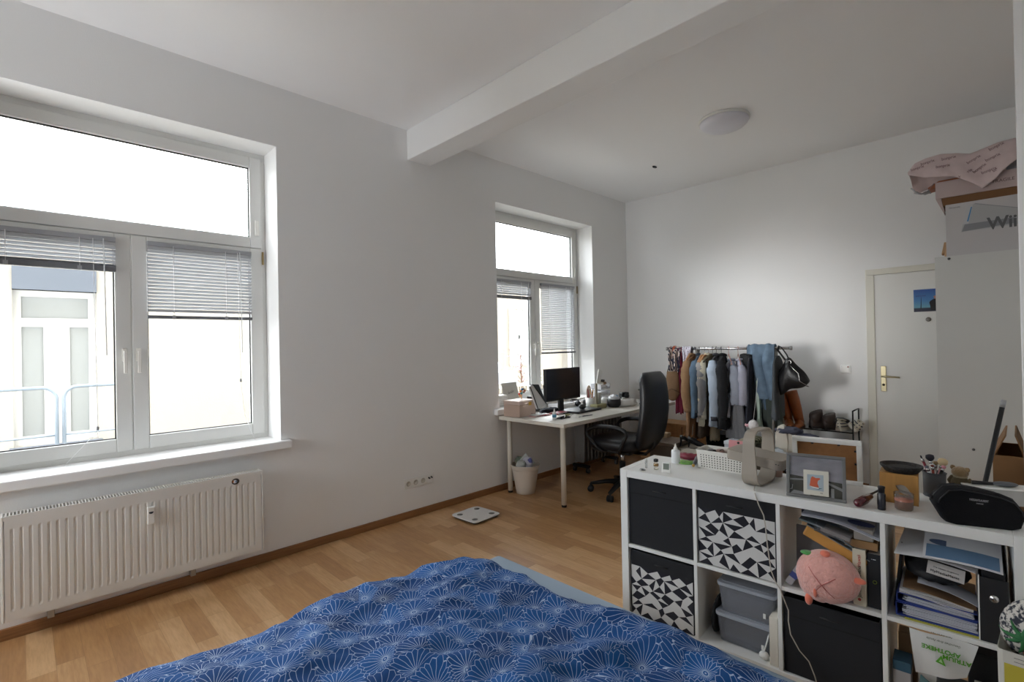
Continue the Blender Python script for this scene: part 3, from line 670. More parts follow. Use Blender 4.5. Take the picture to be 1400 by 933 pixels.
text('lettering', 'Die besten Angebote', .008, t, (.05, .03, .0028), (0, 0, 0), mat('ink_grey', '#6a6a6a', .7))
t = thing('blue_brochure', 'pale blue printed brochure with white border, topmost on the papers', 'brochure', KL(x4+.105, .002, ZU+.246), rot=(math.radians(16), math.radians(4), KR))
MB().grid(lambda u, v: (.205*u, .19*v, .012*math.sin(u*2.2)), 10, 2).build('brochure_sheet', paper_w, t, solid=.0022)
MB().grid(lambda u, v: (.008+.19*u, .008+.075*v, .0020+.012*math.sin((.008+.19*u)/.205*2.2)), 10, 1).build('blue_panel', mat('panel_blue', '#5f7d9c', .6), t, solid=.0006)
MB().grid(lambda u, v: (.055+.034*math.cos(2*PI*u)*(v+.001)*1.2, .10+.018*math.sin(2*PI*u)*(v+.001), .0085), 24, 1).build('blue_emblem', mat('emblem_slate', '#51617f', .6), t)
# --- fourth compartment, lower
t = thing('pharmacy_bag', 'white pharmacy bag with upside-down green lettering hanging from under the shelf', 'bag', KL(x4+.068, .006, ZL+.150), rot=(0, math.radians(4), KR))
KI = Matrix.Rotation(-KR, 3, 'Z')
def kl(u, v, d): return KI @ (kc(u, v, d)-t.location)
t.rotation_euler = (0, 0, KR)
c00, c10, c11, c01 = kl(1243, 858, .004), kl(1338, 884, .004), kl(1322, 928, .004), kl(1252, 919, .004)
def bagf(u, v):
    p = (c01.lerp(c11, u)).lerp(c00.lerp(c10, u), v); return (p.x, p.y+.006*math.sin(u*7+v*3)-.010*math.sin(v*3)*(1-u*.5), p.z-.008*math.sin(u*PI)*(1-v))
MB().grid(bagf, 20, 12).build('bag_sheet', mat('bag_white', '#cfcfcd', .6), t, solid=.0008)
gr = mat('pharmacy_green', '#4e9a1f', .6); DT = .024
def ktext(body, size, u, v, m_, **k): text('lettering', body, size, t, kl(u, v, DT), (PI/2, PI+math.radians(1), 0), m_, **k)
ktext('ATRIUM', .0205, 1308, 904, gr, bold=.0005); ktext('APOTHEKE', .0205, 1286, 890, gr, bold=.0005)
ktext('Gesundheit Ihrer Familie', .0105, 1290, 879, mat('ink_green_grey', '#66705c', .7), shear=.4, sx=.85)
ktext('Apotheke am Park', .0075, 1287, 869, mat('ink_green_grey', '#66705c', .7))
tri = [kl(1279, 905, DT), kl(1287, 897, DT), kl(1293, 912, DT)]; g_ = sum(tri, Vector())/3
MB().prism([(p.x, p.z) for p in tri], tri[0].y, tri[0].y+.0008, 1).build('triangle_logo', gr, t)
MB().prism([(g_.x+(p.x-g_.x)*.4, g_.z+(p.z-g_.z)*.4) for p in tri], tri[0].y-.0006, tri[0].y-.0001, 1).build('triangle_gap', mat('logo_pale', '#a8c890', .6), t)
t = thing('blue_white_carton', 'tall pale carton with a teal-blue top in the lower right compartment', 'carton', KL(x4+.012, .03, ZL+.001), KR)
bx((0, 0, 0), (.052, .08, .185)).build('carton_body', mat('carton_grey', '#a9a7a8', .7), t, bevel=.002); bx((-.001, -.001, .150), (.053, .081, .187)).build('carton_top', mat('carton_blue', '#33586e', .6), t, bevel=.002)
t = thing('teal_folder', 'crumpled teal plastic sleeve beside the tall pale carton', 'folder', KL(x4+.072, .03, ZL+.001), KR)
MB().grid(lambda u, v: (.11*u+.02*v, .02*math.sin(u*5+v*3), .16*v-.03*u), 8, 8).build('sleeve_sheet', mat('sleeve_teal', '#4c6b6e', .4), t, solid=.003)
t = thing('tan_box', 'small tan box standing at the back left of the lower right compartment', 'box', KL(x4+.02, .16, ZL+.001), KR)
bx((0, 0, 0), (.055, .06, .235)).build('box_body', mat('tan_card', '#a58867', .7), t, bevel=.002)
t = thing('grey_case', 'dark grey-green case lying at the bottom of the lower right compartment', 'case', KL(x4+.13, .05, ZL+.001), KR)
bx((0, 0, 0), (.11, .2, .085)).build('case_body', mat('case_greygreen', '#3e4a4c', .5), t, bevel=.012)
bx((.0, -.002, .05), (.11, .0, .056)).build('case_rim', mat('case_rim', '#252c2e', .5), t)
t = thing('white_blue_carton', 'white carton with a pale blue printed square beside the pharmacy bag', 'carton', KL(x4+.235, .0, ZL+.001), KR)
bx((0, .01, 0), (.095, .07, .185)).build('carton_body', mat('carton_white', '#c0bebc', .65), t, bevel=.002); bx((.035, .0088, .04), (.095, .0095, .160)).build('blue_panel', mat('panel_sky', '#6f97c2', .6), t); bx((0, .0088, 0), (.095, .0095, .05)).build('red_panel', mat('panel_red', '#8a3d35', .6), t)
t = thing('navy_case', 'dark case lying behind the white carton with the blue square', 'case', KL(x4+.22, .09, ZL+.001), KR)
bx((0, 0, 0), (.11, .2, .27)).build('case_body', mat('case_dark', '#1f2023', .6), t, bevel=.008)

# --- paper bag with patterned pouch in front of the unit's right end
q = at(1378, 905, 0, 2.05)
t = thing('printed_paper_bag', 'white and yellow printed paper bag in front of the right end of the shelf unit', 'paper bag', (2.07, at(1362, 887, 0, 1.95).y-.125, 0), -.05)
zt = at(1375, 890, 0, 1.97).z
b = MB(); b.smooth = False
ring = lambda z, a: [(x, y, z) for x, y in rrect(.20*a, .23*a, .012, 2)]
b.loft([ring(0, 1), ring(zt, 1.04), ring(zt, 1.03), ring(.01, .99)], cap=False); b.add(ring(.004, .99), [list(range(12))]); b.build('bag_body', mat('paper_bag', '#c4c2b8', .7), t)
b = MB(); b.box((-.1048, -.105, 0), (-.1040, .105, zt-.035)); b.build('yellow_print', mat('print_yellow', '#b3a637', .7), t)
b = MB()
for k in range(6): b.box((-.1060, -.085, zt-.014-.0035*k), (-.1055, .085-.02*(k % 3), zt-.0125-.0035*k))
b.build('printed_lines', mat('ink_grey', '#6a6a6a'), t)
t = thing('patterned_pouch', 'round speckled black and white pouch with green and orange motif poking from the printed bag', 'pouch', (2.06, at(1372, 860, 0, 2.03).y-.075, at(1385, 862, 0, 2.04).z))
m = bpy.data.materials.new('speckled_fabric'); m.use_nodes = True; nt = m.node_tree; b_ = nt.nodes['Principled BSDF']; b_.inputs['Roughness'].default_value = .8
tc = nt.nodes.new('ShaderNodeTexCoord'); vo = nt.nodes.new('ShaderNodeTexNoise'); vo.inputs['Scale'].default_value = 95; nt.links.new(tc.outputs['Object'], vo.inputs['Vector'])
r = nt.nodes.new('ShaderNodeValToRGB'); nt.links.new(vo.outputs['Fac'], r.inputs[0]); nt.links.new(r.outputs[0], b_.inputs['Base Color']); e = r.color_ramp.elements
e[0].position = .45; e[0].color = (*hexc('#2c2f3a'), 1); e[1].position = .56; e[1].color = (*hexc('#c9c5be'), 1)
MB().ball((0, 0, 0), (.05, .085, .095), 28, 18).build('pouch_body', m, t)
g = MB()
for a, l in ((-.3, .05), (.7, .045), (1.7, .06), (2.7, .05), (3.6, .055), (4.6, .05), (5.4, .045)):
    ps = []
    for i_ in range(6):
        yy, zz = .035+l*i_/5*math.cos(a+i_*.06), -.005+l*i_/5*math.sin(a+i_*.06); ps.append((-.0505*math.sqrt(max(0, 1-(yy/.085)**2-(zz/.095)**2)), yy, zz))
    g.tube(ps, [.008, .007, .006, .005, .0035, .0015], 6, flat=1)
g.build('green_motif', mat('motif_green', '#2a6b3c', .7), t)
MB().ball((-.047, .02, -.045), (.008, .016, .012), 10, 6).build('orange_motif', mat('motif_orange', '#d9762b', .7), t)
# ========================================================= on the shelf unit
ZK = .7705
def kp(u, v): p = at(u, v, 2, ZK); p.z = ZK; return p
# glue bottle
t = thing('nozzle_bottle', 'white plastic squeeze bottle with pointed nozzle on the shelf unit', 'bottle', kp(924, 633))
MB().lathe([(0, 0), (.021, 0), (.0225, .004), (.0225, .058), (.02, .068), (.012, .071)], n=20).build('bottle_body', mat('bottle_white', '#dfe2e4', .35), t)
MB().lathe([(.011, .070), (.011, .078), (.006, .085), (.0025, .102), (0, .103)], n=16).build('nozzle', lacquer, t)
t = thing('metal_disc', 'small flat silvery disc near the window-side corner of the shelf unit top', 'disc', kp(878, 643))
MB().lathe([(0, 0), (.016, 0), (.017, .002), (.015, .004), (0, .004)], n=24).build('disc_body', steel, t); MB().lathe([(.011, .004), (.011, .0052), (.009, .0052), (.009, .004)], n=20).build('disc_ring', mat('ring_grey', '#7d7e80', .4, .5), t)
t = thing('glass_vial', 'tiny clear glass vial with white cap standing on the shelf unit', 'vial', kp(883.5, 640))
MB().lathe([(0, 0), (.0055, 0), (.0055, .030), (.004, .033)], n=14).build('vial_body', glass('vial_glass', (.9, .92, .92), .02, 1, .12, (.8, .8, .8)), t); MB().lathe([(.0062, .033), (.0062, .048), (0, .048)], n=14).build('vial_cap', lacquer, t)
t = thing('perfume_bottle', 'small perfume bottle with black cap and amber liquid', 'perfume bottle', kp(897, 642))
MB().lathe([(0, 0), (.011, 0), (.010, .006), (.005, .012), (.013, .018), (.013, .028), (.006, .035), (.006, .038)], n=18).build('flask', glass('flask_glass', (.92, .9, .84), .02, 1, .1, (.8, .7, .5)), t)
MB().lathe([(0, .017), (.0118, .018), (.0118, .026), (0, .027)], n=14).build('liquid', mat('amber', '#b98a3e', .2), t)
bx((-.009, -.009, .038), (.009, .009, .053)).build('cap', black_plastic, t, bevel=.002)
t = thing('digital_thermometer', 'small white digital thermometer with grey display, leaning on its stand', 'thermometer', kp(910.5, 647), rot=(math.radians(-12), 0, KR+.25))
bx((-.021, 0, 0), (.021, .010, .052)).build('case', lacquer, t, bevel=.003); bx((-.014, -.0008, .016), (.014, 0, .045)).build('display', mat('lcd_grey', '#7c857c', .3), t); bx((-.003, .010, .004), (.003, .024, .009)).build('stand_leg', lacquer, t)
t = thing('green_coaster', 'round green marbled card lying on the shelf unit', 'coaster', kp(937, 633))
MB().lathe([(0, 0), (.052, 0), (.053, .002), (.052, .004), (0, .004)], n=32, sx=.8).build('card_disc', mat('green_marble', '#7fb95a', .5, vary=.5, vscale=30), t)
t = thing('makeup_brush', 'thick dark grey brush with gold tip lying on the green card', 'brush', kp(948, 640)+Vector((0, 0, .012)), rot=(0, 0, 0))
e_ = Vector(kp(956, 626))-Vector(kp(948, 640))
MB().tube([(0, 0, 0), tuple(e_*.35+Vector((0, 0, .004))), tuple(e_+Vector((0, 0, .012)))], [.006, .010, .011]).build('handle', mat('brush_grey', '#3b3e44', .45), t); MB().ball((0, 0, 0), .008, 10, 8).build('gold_tip', mat('gold', '#c9a352', .3, .8), t)
t = thing('red_pouch', 'crumpled dark red satin pouch behind the green card', 'pouch', kp(943, 628.5), KR)
MB().ball((0, 0, .016), (.070, .028, .018), 24, 12, lambda d: 1+.22*nz(d.x*4, d.y*4, d.z*3)+.1*math.sin(d.x*14)).build('pouch_body', mat('red_satin', '#7c2337', .4), t)
# perforated basket
wh = mat('basket_white', '#dddcd6', .45)
def basket(name, label, loc, rz, L_, W_, H_, slots, m, hole_rows=6, hole_cols=15, flare=.06):
    t = thing(name, label, 'basket', loc, rz)
    b = MB()
    def ring(z, k=0): a = 1-flare+flare*z/H_; return [(x, y, z) for x, y in rrect((L_-k)*a, (W_-k)*a, .018)]
    b.loft([ring(0), ring(H_), ring(H_, .006), ring(.003, .006)], cap=False); b.add(ring(.002, .004), [list(range(24))]); b.build('basket_body', m, t)
    b = MB(); b.tube([(x, y, H_-.002) for x, y in rrect(L_+.002, W_+.002, .02)]+[(x, y, H_-.002) for x, y in rrect(L_+.002, W_+.002, .02)][:1], .0035, 6); b.build('basket_rim', m, t)
    g = MB(); hd = mat('hole_dark', '#23221f', .9)
    for side in (0, 1):
        n = hole_cols if side == 0 else int(hole_cols*W_/L_); LL = L_ if side == 0 else W_
        for i in range(n):
            for j in range(hole_rows):
                z = H_*.12+j*H_*.125; a = 1-flare+flare*z/H_; x = (-LL/2+.028+(LL-.056)*i/(n-1))*a; off = (W_ if side == 0 else L_)/2*a
                s_ = .0026
                for sg in (-1, 1):
                    q = sg*(off+.0006)
                    if side == 0: g.add([(x-s_, q, z-s_), (x+s_, q, z-s_), (x+s_, q+sg*.0003, z+s_), (x-s_, q+sg*.0003, z+s_)], [(0, 1, 2, 3)])
                    else: g.add([(q, x-s_, z-s_), (q, x+s_, z-s_), (q+sg*.0003, x+s_, z+s_), (q+sg*.0003, x-s_, z+s_)], [(0, 1, 2, 3)])
    g.build('perforation', hd, t)
    return t
bl_ = kp(961, 639); br_ = kp(1013, 650)
bc = (bl_+br_)/2+KD*.062; LB = (br_-bl_).length+.05
basket('perforated_basket', 'white perforated plastic basket full of small things on the shelf unit', bc, KR-.05, LB, .135, .092, 0, wh)
def inb(dx, dy, z): c = Matrix.Rotation(KR-.05, 4, 'Z') @ Vector((dx, dy, 0)); return (bc.x+c.x, bc.y+c.y, ZK+z)
pinkc = mat('pink_card', '#cf8f92', .6)
t = thing('pink_card_pack', 'pink printed card standing at the back of the white basket', 'card', inb(.035, .035, .045), rot=(math.radians(-12), 0, KR))
bx((-.035, 0, 0), (.035, .004, .095)).build('card_sheet', pinkc, t, bevel=.001); MB().lathe([(.006, 0), (.006, .001)], n=12).build('hang_hole', black_plastic, t, loc=(.012, -.0006, .084), rot=(PI/2, 0, 0))
text('lettering', 'LOVE', .014, t, (-.008, -.0006, .055), (PI/2, 0, 0), mat('card_red', '#b05a62', .6)); text('lettering', 'me', .01, t, (-.008, -.0006, .038), (PI/2, 0, 0), mat('card_red', '#b05a62', .6))
t = thing('pink_pouch', 'pink zipped case leaning in the white basket in front of the card', 'pouch', inb(.055, .0, .055), rot=(0, math.radians(-38), KR))
bx((-.05, -.018, 0), (.055, .018, .03)).build('case_body', mat('pouch_pink', '#c07c78', .6), t, bevel=.01); bx((-.05, -.0185, .012), (.055, -.0175, .016)).build('zip', mat('zip_cream', '#cdbdb0', .6), t)
for k, (dx, dy, z, r_, c_, lb, nm) in enumerate(((-.075, .01, .066, (.035, .03, .02), '#5f5b5a', 'dark grey cloth pouch at the left end inside the white basket', 'grey_pouch'), (-.03, -.025, .066, (.022, .02, .016), '#3a2c2c', 'small dark brown case inside the white basket', 'brown_case'), (.10, .01, .065, (.03, .03, .018), '#2c2b2d', 'black pouch at the right end inside the white basket', 'black_case'), (-.045, .04, .072, (.03, .02, .014), '#a98f86', 'beige soft bag at the back left of the white basket', 'beige_pouch'))):
    t = thing(nm, lb, 'pouch', inb(dx, dy, z)); MB().ball((0, 0, 0), r_, 16, 10, lambda d, k=k: 1+.25*nz(d.x*3+k, d.y*3, d.z*3)).build('pouch_body', mat(f'basket_item_{k}', c_, .7), t); MB().tube([(-r_[0]*.7, -r_[1]*.5, r_[2]*.7), (0, -r_[1]*.6, r_[2]*.95), (r_[0]*.7, -r_[1]*.4, r_[2]*.7)], .0018, 5).build('zip', mat('zip_dark', '#1c1b1c', .5), t)

# beige desk device: a loop standing on its edge with a slab through it
be = mat('lamp_beige', '#9f968a', .55)
A = kp(1014, 664); B = kp(1035, 668.5)
mid = (A+B)/2; ang = math.atan2(B.y-A.y, B.x-A.x)
t = thing('table_lamp', 'beige table lamp made of an upright rounded loop with a thick slab through it', 'lamp', mid, KR-.12)
HL, DL, BW = .245, .215, .068
out = rrect(DL, HL, .055, 8, DL/2, HL/2); inn = rrect(DL-.016, HL-.016, .048, 8, DL/2, HL/2)
b = MB(); b.smooth = False; n = len(out); k0 = -BW/2
vs = [(k0, y, z) for y, z in out]+[(-k0, y, z) for y, z in out]+[(k0, y, z) for y, z in inn]+[(-k0, y, z) for y, z in inn]
# the loop's band narrows towards the top
vs = [(x*(1.08-.42*z/HL), y, z) for x, y, z in vs]
fs = []
for i in range(n):
    j = (i+1) % n; fs += [(i, j, n+j, n+i), (2*n+i, 3*n+i, 3*n+j, 2*n+j), (i, 2*n+i, 2*n+j, j), (n+i, n+j, 3*n+j, 3*n+i)]
b.add(vs, fs); b.build('lamp_loop', be, t, bevel=.0015)
b = MB(); b.prism(rrect(.245, .165, .03, 6), -.022, .022)
lc = Matrix.Rotation(-(KR-.12), 3, 'Z') @ (Vector((2.425, .85, ZK+.108))-mid)
o = b.build('lamp_head', be, t, bevel=.003, loc=lc, rot=(0, math.radians(5.5), .02))
g = MB(); g.box((.108, -.0832, .004), (.114, -.0818, .007)); g.box((.098, -.0832, .004), (.104, -.0818, .007)); g.build('touch_dots', black_plastic, o)
# its lead over the edge of the unit
c0 = mid+KD*.008+KS*.022; edge = K0.copy()
pts = [c0+Vector((0, 0, .012)), kp(1031, 671)+Vector((0, 0, .004))]
for u, v in ((1033, 678), (1037, 690), (1044, 705), (1046.5, 720), (1049, 745), (1054, 780), (1060, 796), (1066, 805), (1070, 815), (1078, 835), (1078, 850), (1081, 868), (1093, 890), (1106, 905), (1114, 925), (1118, 940)): pts.append(kc(u, v, .006))
o = MB().tube([p for p in pts], .0024, 6).build('lamp_cord', mat('cord_beige', '#b5aea2', .6)); tag(o, 'beige lamp cord running down over the front of the shelf unit', 'cord')
t = thing('candle_cup', 'small dusty pink cup behind the beige lamp', 'cup', kp(1062, 651))
MB().lathe([(0, 0), (.024, 0), (.027, .055), (.025, .055), (.023, .004), (0, .004)], n=24).build('cup_body', mat('cup_pink', '#a98a7c', .5), t); MB().lathe([(0, .045), (.0245, .045), (0, .047)], n=20).build('wax', mat('cup_wax', '#8f6f63', .6), t)

# grey photo frame with a card stuck on
A = kp(1075, 678); B = kp(1157.5, 689); wv = (B-A).length; ang = math.atan2(B.y-A.y, B.x-A.x)
t = thing('photo_frame', 'grey photo frame with a coastal photo and a small card leaning on it', 'picture frame', A, rot=(math.radians(-14), 0, ang))
hf = .178; fr_ = mat('frame_grey', '#6b6c6c', .4)
fb = MB(); q = .013
for lo, hi in (((0, 0, 0), (wv, .016, q)), ((0, 0, hf-q), (wv, .016, hf)), ((0, 0, q), (q, .016, hf-q)), ((wv-q, 0, q), (wv, .016, hf-q))): fb.box(lo, hi)
fb.build('frame_edge', fr_, t, bevel=.002)
ph = MB(); ph.m = 0
def pq(x0, z0, x1, z1, m, y=.009): ph.m = m; ph.add([(x0, y, z0), (x1, y, z0), (x1, y, z1), (x0, y, z1)], [(0, 1, 2, 3)])
def pp(poly, m, y): ph.m = m; ph.add([(a, y, b) for a, b in poly], [tuple(range(len(poly)))])
W2, H2 = wv-2*q, hf-2*q
skyp = mat('photo_sky', '#b0b0ba', .35, vary=.25, vscale=14, stretch=(1, 1, 2.2))
pq(q, q, wv-q, hf-q, 0, .0095)
pp([(q, q), (wv-q, q), (wv-q, q+H2*.40), (q+W2*.6, q+H2*.44), (q, q+H2*.50)], 1, .0091)
pp([(q, q+H2*.40), (q+W2*.3, q+H2*.42), (q+W2*.3, q+H2*.385), (q, q+H2*.355)], 2, .0087)
pp([(q, q), (q+W2*.4, q), (q+W2*.35, q+H2*.06), (q+W2*.08, q+H2*.1)], 2, .0087)
pp([(q+W2*.70, q+H2*.36), (wv-q, q+H2*.19), (wv-q, q+H2*.27), (q+W2*.72, q+H2*.40)], 2, .0087)
pp([(q+W2*.78, q), (q+W2*.85, q), (q+W2*.85, q+H2*.24), (q+W2*.79, q+H2*.24)], 2, .0083)
pp([(q, q+H2*.1), (q+W2*.05, q+H2*.12), (q+W2*.06, q+H2*.24), (q+W2*.045, q+H2*.24), (q+W2*.035, q+H2*.14), (q, q+H2*.12)], 2, .0083)
ph.build('photo_print', [skyp, mat('photo_land', '#4f5148', .4, vary=.4, vscale=40), mat('photo_pale', '#a2a5a6', .4)], t)
bx((q, .003, q), (wv-q, .0045, hf-q)).build('frame_glass', glass('frame_glass', (.97, .97, .97), 0, .8), t)
bx((.01, .0165, .005), (wv-.01, .0185, hf-.005)).build('backing_board', mat('board_dark', '#3d3b39', .8), t)
bx((wv/2-.02, .018, .01), (wv/2+.02, .045, .014)).build('strut', mat('board_dark', '#3d3b39', .8), t)
cx0, cw = wv*.30, wv*.42
t2 = thing('art_card', 'small cream card with a painted orange wave-like shape, leaning on the framed photo', 'card', A+Matrix.Rotation(ang, 3, 'Z') @ Vector((cx0, .001, .0165)), rot=(math.radians(-14), 0, ang))
bx((0, -.004, 0), (cw, -.0025, .098)).build('card_sheet', mat('card_cream', '#d2cfc2', .7), t2)
a_ = MB(); a_.m = 0; a_.prism([(.15*cw, .02), (.8*cw, .018), (.8*cw, .082), (.15*cw, .080)], -.0046, -.0042, 1)
a_.m = 1; a_.prism([(.24*cw, .034), (.62*cw, .032), (.56*cw, .048), (.58*cw, .058), (.68*cw, .066), (.64*cw, .070), (.50*cw, .068), (.36*cw, .074), (.30*cw, .066)], -.0050, -.0047, 1)
a_.m = 2; a_.prism([(.22*cw, .036), (.62*cw, .030), (.60*cw, .026), (.40*cw, .027)], -.0054, -.0051, 1)
a_.m = 3; a_.prism([(.36*cw, .026), (.60*cw, .024), (.76*cw, .030), (.62*cw, .030)], -.0049, -.0047, 1)
a_.build('painted_motif', [mat('art_blue', '#a5b2ba', .7), mat('art_orange', '#c95f3f', .6), mat('art_white', '#d8d6cf', .7), mat('art_teal', '#55717c', .7)], t2)
text('lettering', 'ml.', .008, t2, (.72*cw, -.0046, .011), (PI/2, 0, 0), inkm)

# white frame seen from behind
A = kp(1083, 652); B = kp(1180, 666)
A = kp(1094, 655); ang2 = math.atan2((B-A).y, (B-A).x); wv2 = .264; hf2 = .206
B0 = B-Vector((math.cos(ang2), math.sin(ang2), 0))*wv2
t = thing('picture_frame', 'large white picture frame turned to show its brown backing board', 'picture frame', B0, rot=(math.radians(13), 0, ang2))
fb = MB(); q = .020
for lo, hi in (((0, 0, 0), (wv2, .022, q)), ((0, 0, hf2-q), (wv2, .022, hf2)), ((0, 0, q), (q, .022, hf2-q)), ((wv2-q, 0, q), (wv2, .022, hf2-q))): fb.box(lo, hi)
fb.build('frame_edge', lacquer, t, bevel=.003)
bx((q-.002, .006, q-.002), (wv2-q+.002, .010, hf2-q+.002)).build('backing_board', mat('hardboard', '#8a5f38', .8, vary=.12, vscale=40), t)
g = MB()
for x, z in ((.08, hf2-q-.003), (.18, hf2-q-.003), (wv2-q-.003, .10), (wv2-q-.003, .16), (q+.003, .12)): g.box((x-.005, .003, z-.004), (x+.005, .007, z+.004))
g.build('metal_tabs', dark_metal, t)
MB().prism([(wv2*.47, .02), (wv2*.47, .10), (wv2*.52, .118), (wv2*.57, .10), (wv2*.60, .02)], .002, .0055, 1).build('easel_strut', mat('hardboard_strut', '#7c5534', .8), t)

# pipe, bottle, candle, bamboo box
ch = mat('cherry_lacquer', '#571a24', .22, coat=.6)
p0 = kp(1173, 694)
t = thing('tobacco_pipe', 'shiny dark red pipe-shaped tool lying between the photo frame and the black bottle', 'pipe', p0+Vector((0, 0, .016)))
q1 = kp(1190, 688)-p0; q2 = kp(1204, 681)-p0
MB().tube([(-.012, 0, -.002), (0, 0, 0), tuple(q1*.5+Vector((0, 0, .004))), tuple(q1+Vector((0, 0, .010)))], [.009, .016, .017, .011], 14).build('bowl', ch, t)
MB().tube([tuple(q1*.8+Vector((0, 0, .012))), tuple(q1*1.2+Vector((0, 0, .018))), tuple(q2*1.25+Vector((0, 0, .020)))], [.008, .004, .0032], 10).build('stem', black_plastic, t)
t = thing('black_spray_bottle', 'small black bottle with black cap standing on the shelf unit', 'bottle', kp(1205.5, 697))
MB().lathe([(0, 0), (.0125, 0), (.0135, .003), (.0135, .058), (.010, .063), (.009, .066)], n=20).build('bottle_body', mat('bottle_black', '#20222a', .25), t)
MB().lathe([(.009, .064), (.0105, .066), (.0105, .080), (.0125, .083), (.0115, .088), (0, .090)], n=18).build('bottle_cap', black_plastic, t)
t = thing('candle_glass', 'glass tumbler holding a salmon pink candle, in front of the bamboo box', 'candle', kp(1236, 697))
MB().lathe([(0, 0), (.024, 0), (.028, .004), (.0315, .062), (.0300, .062), (.0265, .008), (0, .006)], n=28).build('tumbler', glass('tumbler_glass', (.97, .97, .97), .01, .7, .02, (.8, .8, .8)), t)
MB().lathe([(0, .008), (.0262, .008), (.0288, .042), (0, .041)], n=28).build('candle_wax', mat('wax_salmon', '#d08872', .5), t); MB().tube([(0, 0, .04), (.001, 0, .05)], .0012, 5).build('wick', black_plastic, t)
t = thing('bamboo_box', 'bamboo block box with a leaf-shaped window, behind the candle', 'box', kp(1203, 685), KR+.02)
bam = mat('bamboo', '#b08142', .5, vary=.12, vscale=6, stretch=(12, 12, 1))
wb_ = (kp(1257, 692)-kp(1203, 685)).length*.98; hb = .115; db = .10
b = MB()
# front with a leaf-shaped opening: two halves around the leaf outline
lf = [(.60+.20*s_, .46-.15*s_*1.0) for s_ in (-1, 1)]
N_ = 14; up_ = []; lo_ = []
for i in range(N_+1):
    s_ = i/N_; bx_c = wb_*(.42+.42*s_); bz = hb*(.60-.26*s_); bulge = math.sin(PI*s_)
    up_.append((bx_c+.003*bulge, bz+.018*bulge)); lo_.append((bx_c-.003*bulge, bz-.015*bulge))
b.prism([(0, hb), (0, up_[0][1])]+up_+[(wb_, up_[-1][1]), (wb_, hb)], 0, .007, 1)
b.prism([(0, 0), (wb_, 0), (wb_, lo_[-1][1])]+lo_[::-1]+[(0, lo_[0][1])], 0, .007, 1)
b.box((0, .007, 0), (.007, db, hb)); b.box((wb_-.007, .007, 0), (wb_, db, hb)); b.box((.007, .007, hb-.007), (wb_-.007, db, hb)); b.box((.007, .007, 0), (wb_-.007, db, .007)); b.box((.007, db-.007, .007), (wb_-.007, db, hb-.007))
b.build('box_body', bam, t); bx((.009, .009, .009), (wb_-.009, db-.009, hb-.020)).build('tissue_block', mat('tissue_grey', '#a8a298', .8), t)
t = thing('stone_bowl', 'shallow dark textured bowl sitting on the bamboo box', 'bowl', KP0 if False else tuple(kp(1203, 685)+KS*(wb_*.55)+KD*.055+Vector((0, 0, hb+.0005))))
MB().lathe([(0, 0), (.05, 0), (.066, .022), (.066, .028), (.062, .028), (.050, .010), (0, .007)], n=32, sy=1.05).build('bowl_body', mat('dark_stone', '#24211f', .75, bump=.8, bscale=90), t)
MB().ball((0, 0, .017), (.052, .052, .004), 20, 6).build('bowl_filling', mat('dark_pebbles', '#34312e', .9, bump=1, bscale=120), t)
# brush cup
p0 = kp(1278, 678)
t = thing('mesh_pen_cup', 'grey wire-mesh pen cup crammed with make-up brushes', 'pen cup', p0)
meshm = mat('mesh_grey', '#4a4b4e', .45, .4)
g = MB(); R_ = .036; Hc = .095
g.lathe([(R_-.001, 0), (R_, .0), (R_*1.04, Hc), (R_*1.04-.0012, Hc), (R_-.0022, .002), (0, .002)], n=30); g.build('mesh_wall', glass('mesh_screen', (.55, .55, .56), .3, .5, .5, (.2, .2, .205)), t)
g = MB(); g.tube([(R_*1.05*math.cos(a), R_*1.05*math.sin(a), Hc) for a in [2*PI*i/24 for i in range(25)]], .0025, 6); g.tube([(R_*math.cos(a), R_*math.sin(a), .003) for a in [2*PI*i/24 for i in range(25)]], .0022, 6); g.build('wire_rim', meshm, t)
def brush(label, a, r0, tip, hm, tm, tr, tl, name='makeup_brush'):
    t = thing(name, label, 'brush', p0+Vector((0, 0, .004))); s_ = Vector((-.4*tip[0], -.4*tip[1], 0)); e = Vector((tip[0], tip[1], tip[2])); d_ = (e-s_).normalized()
    MB().tube([s_, e], [.004, .005], 8).build('brush_handle', hm, t); MB().tube([e, e+d_*.012], .0058, 8).build('ferrule', chrome, t)
    MB().tube([e+d_*.012, e+d_*(.012+tl*.4), e+d_*(.012+tl*.85), e+d_*(.012+tl)], [tr*.6, tr, tr*.9, tr*.3], 12).build('bristles', tm, t)
cre = mat('bristle_cream', '#c9b38e', .9); blk = mat('bristle_black', '#1a1622', .8)
LV = -RT  # sideways direction used only as a tilt of the brushes within the cup
def side(a, b_): v = KS*a+KD*b_; return (v.x, v.y)
brush('tall make-up brush with round black head and pale handle in the mesh cup', 0, 0, (*side(-.010, .004), .125), lacquer, blk, .015, .025)
brush('cream-bristled make-up brush with short pink handle in the mesh cup', 0, 0, (*side(.020, .012), .108), mat('handle_pink', '#c58c8e', .5), cre, .017, .030)
brush('small beige-tipped brush at the middle of the mesh cup', 0, 0, (*side(.004, .016), .108), chrome, mat('bristle_tan', '#a08866', .9), .009, .014)
brush('thin dark red liner brush sticking out to the left of the mesh cup', 0, 0, (*side(-.034, .01), .128), mat('handle_red', '#7c2028', .4), blk, .003, .014)
brush('white-handled brush leaning at the front left of the mesh cup', 0, 0, (*side(-.018, -.018), .098), lacquer, mat('bristle_grey', '#6a6a70', .8), .007, .010)
brush('rusty red pencil brush at the front of the mesh cup', 0, 0, (*side(-.004, -.020), .106), mat('handle_rust', '#8f3a2c', .5), mat('bristle_rust', '#6f3020', .8), .006, .008)
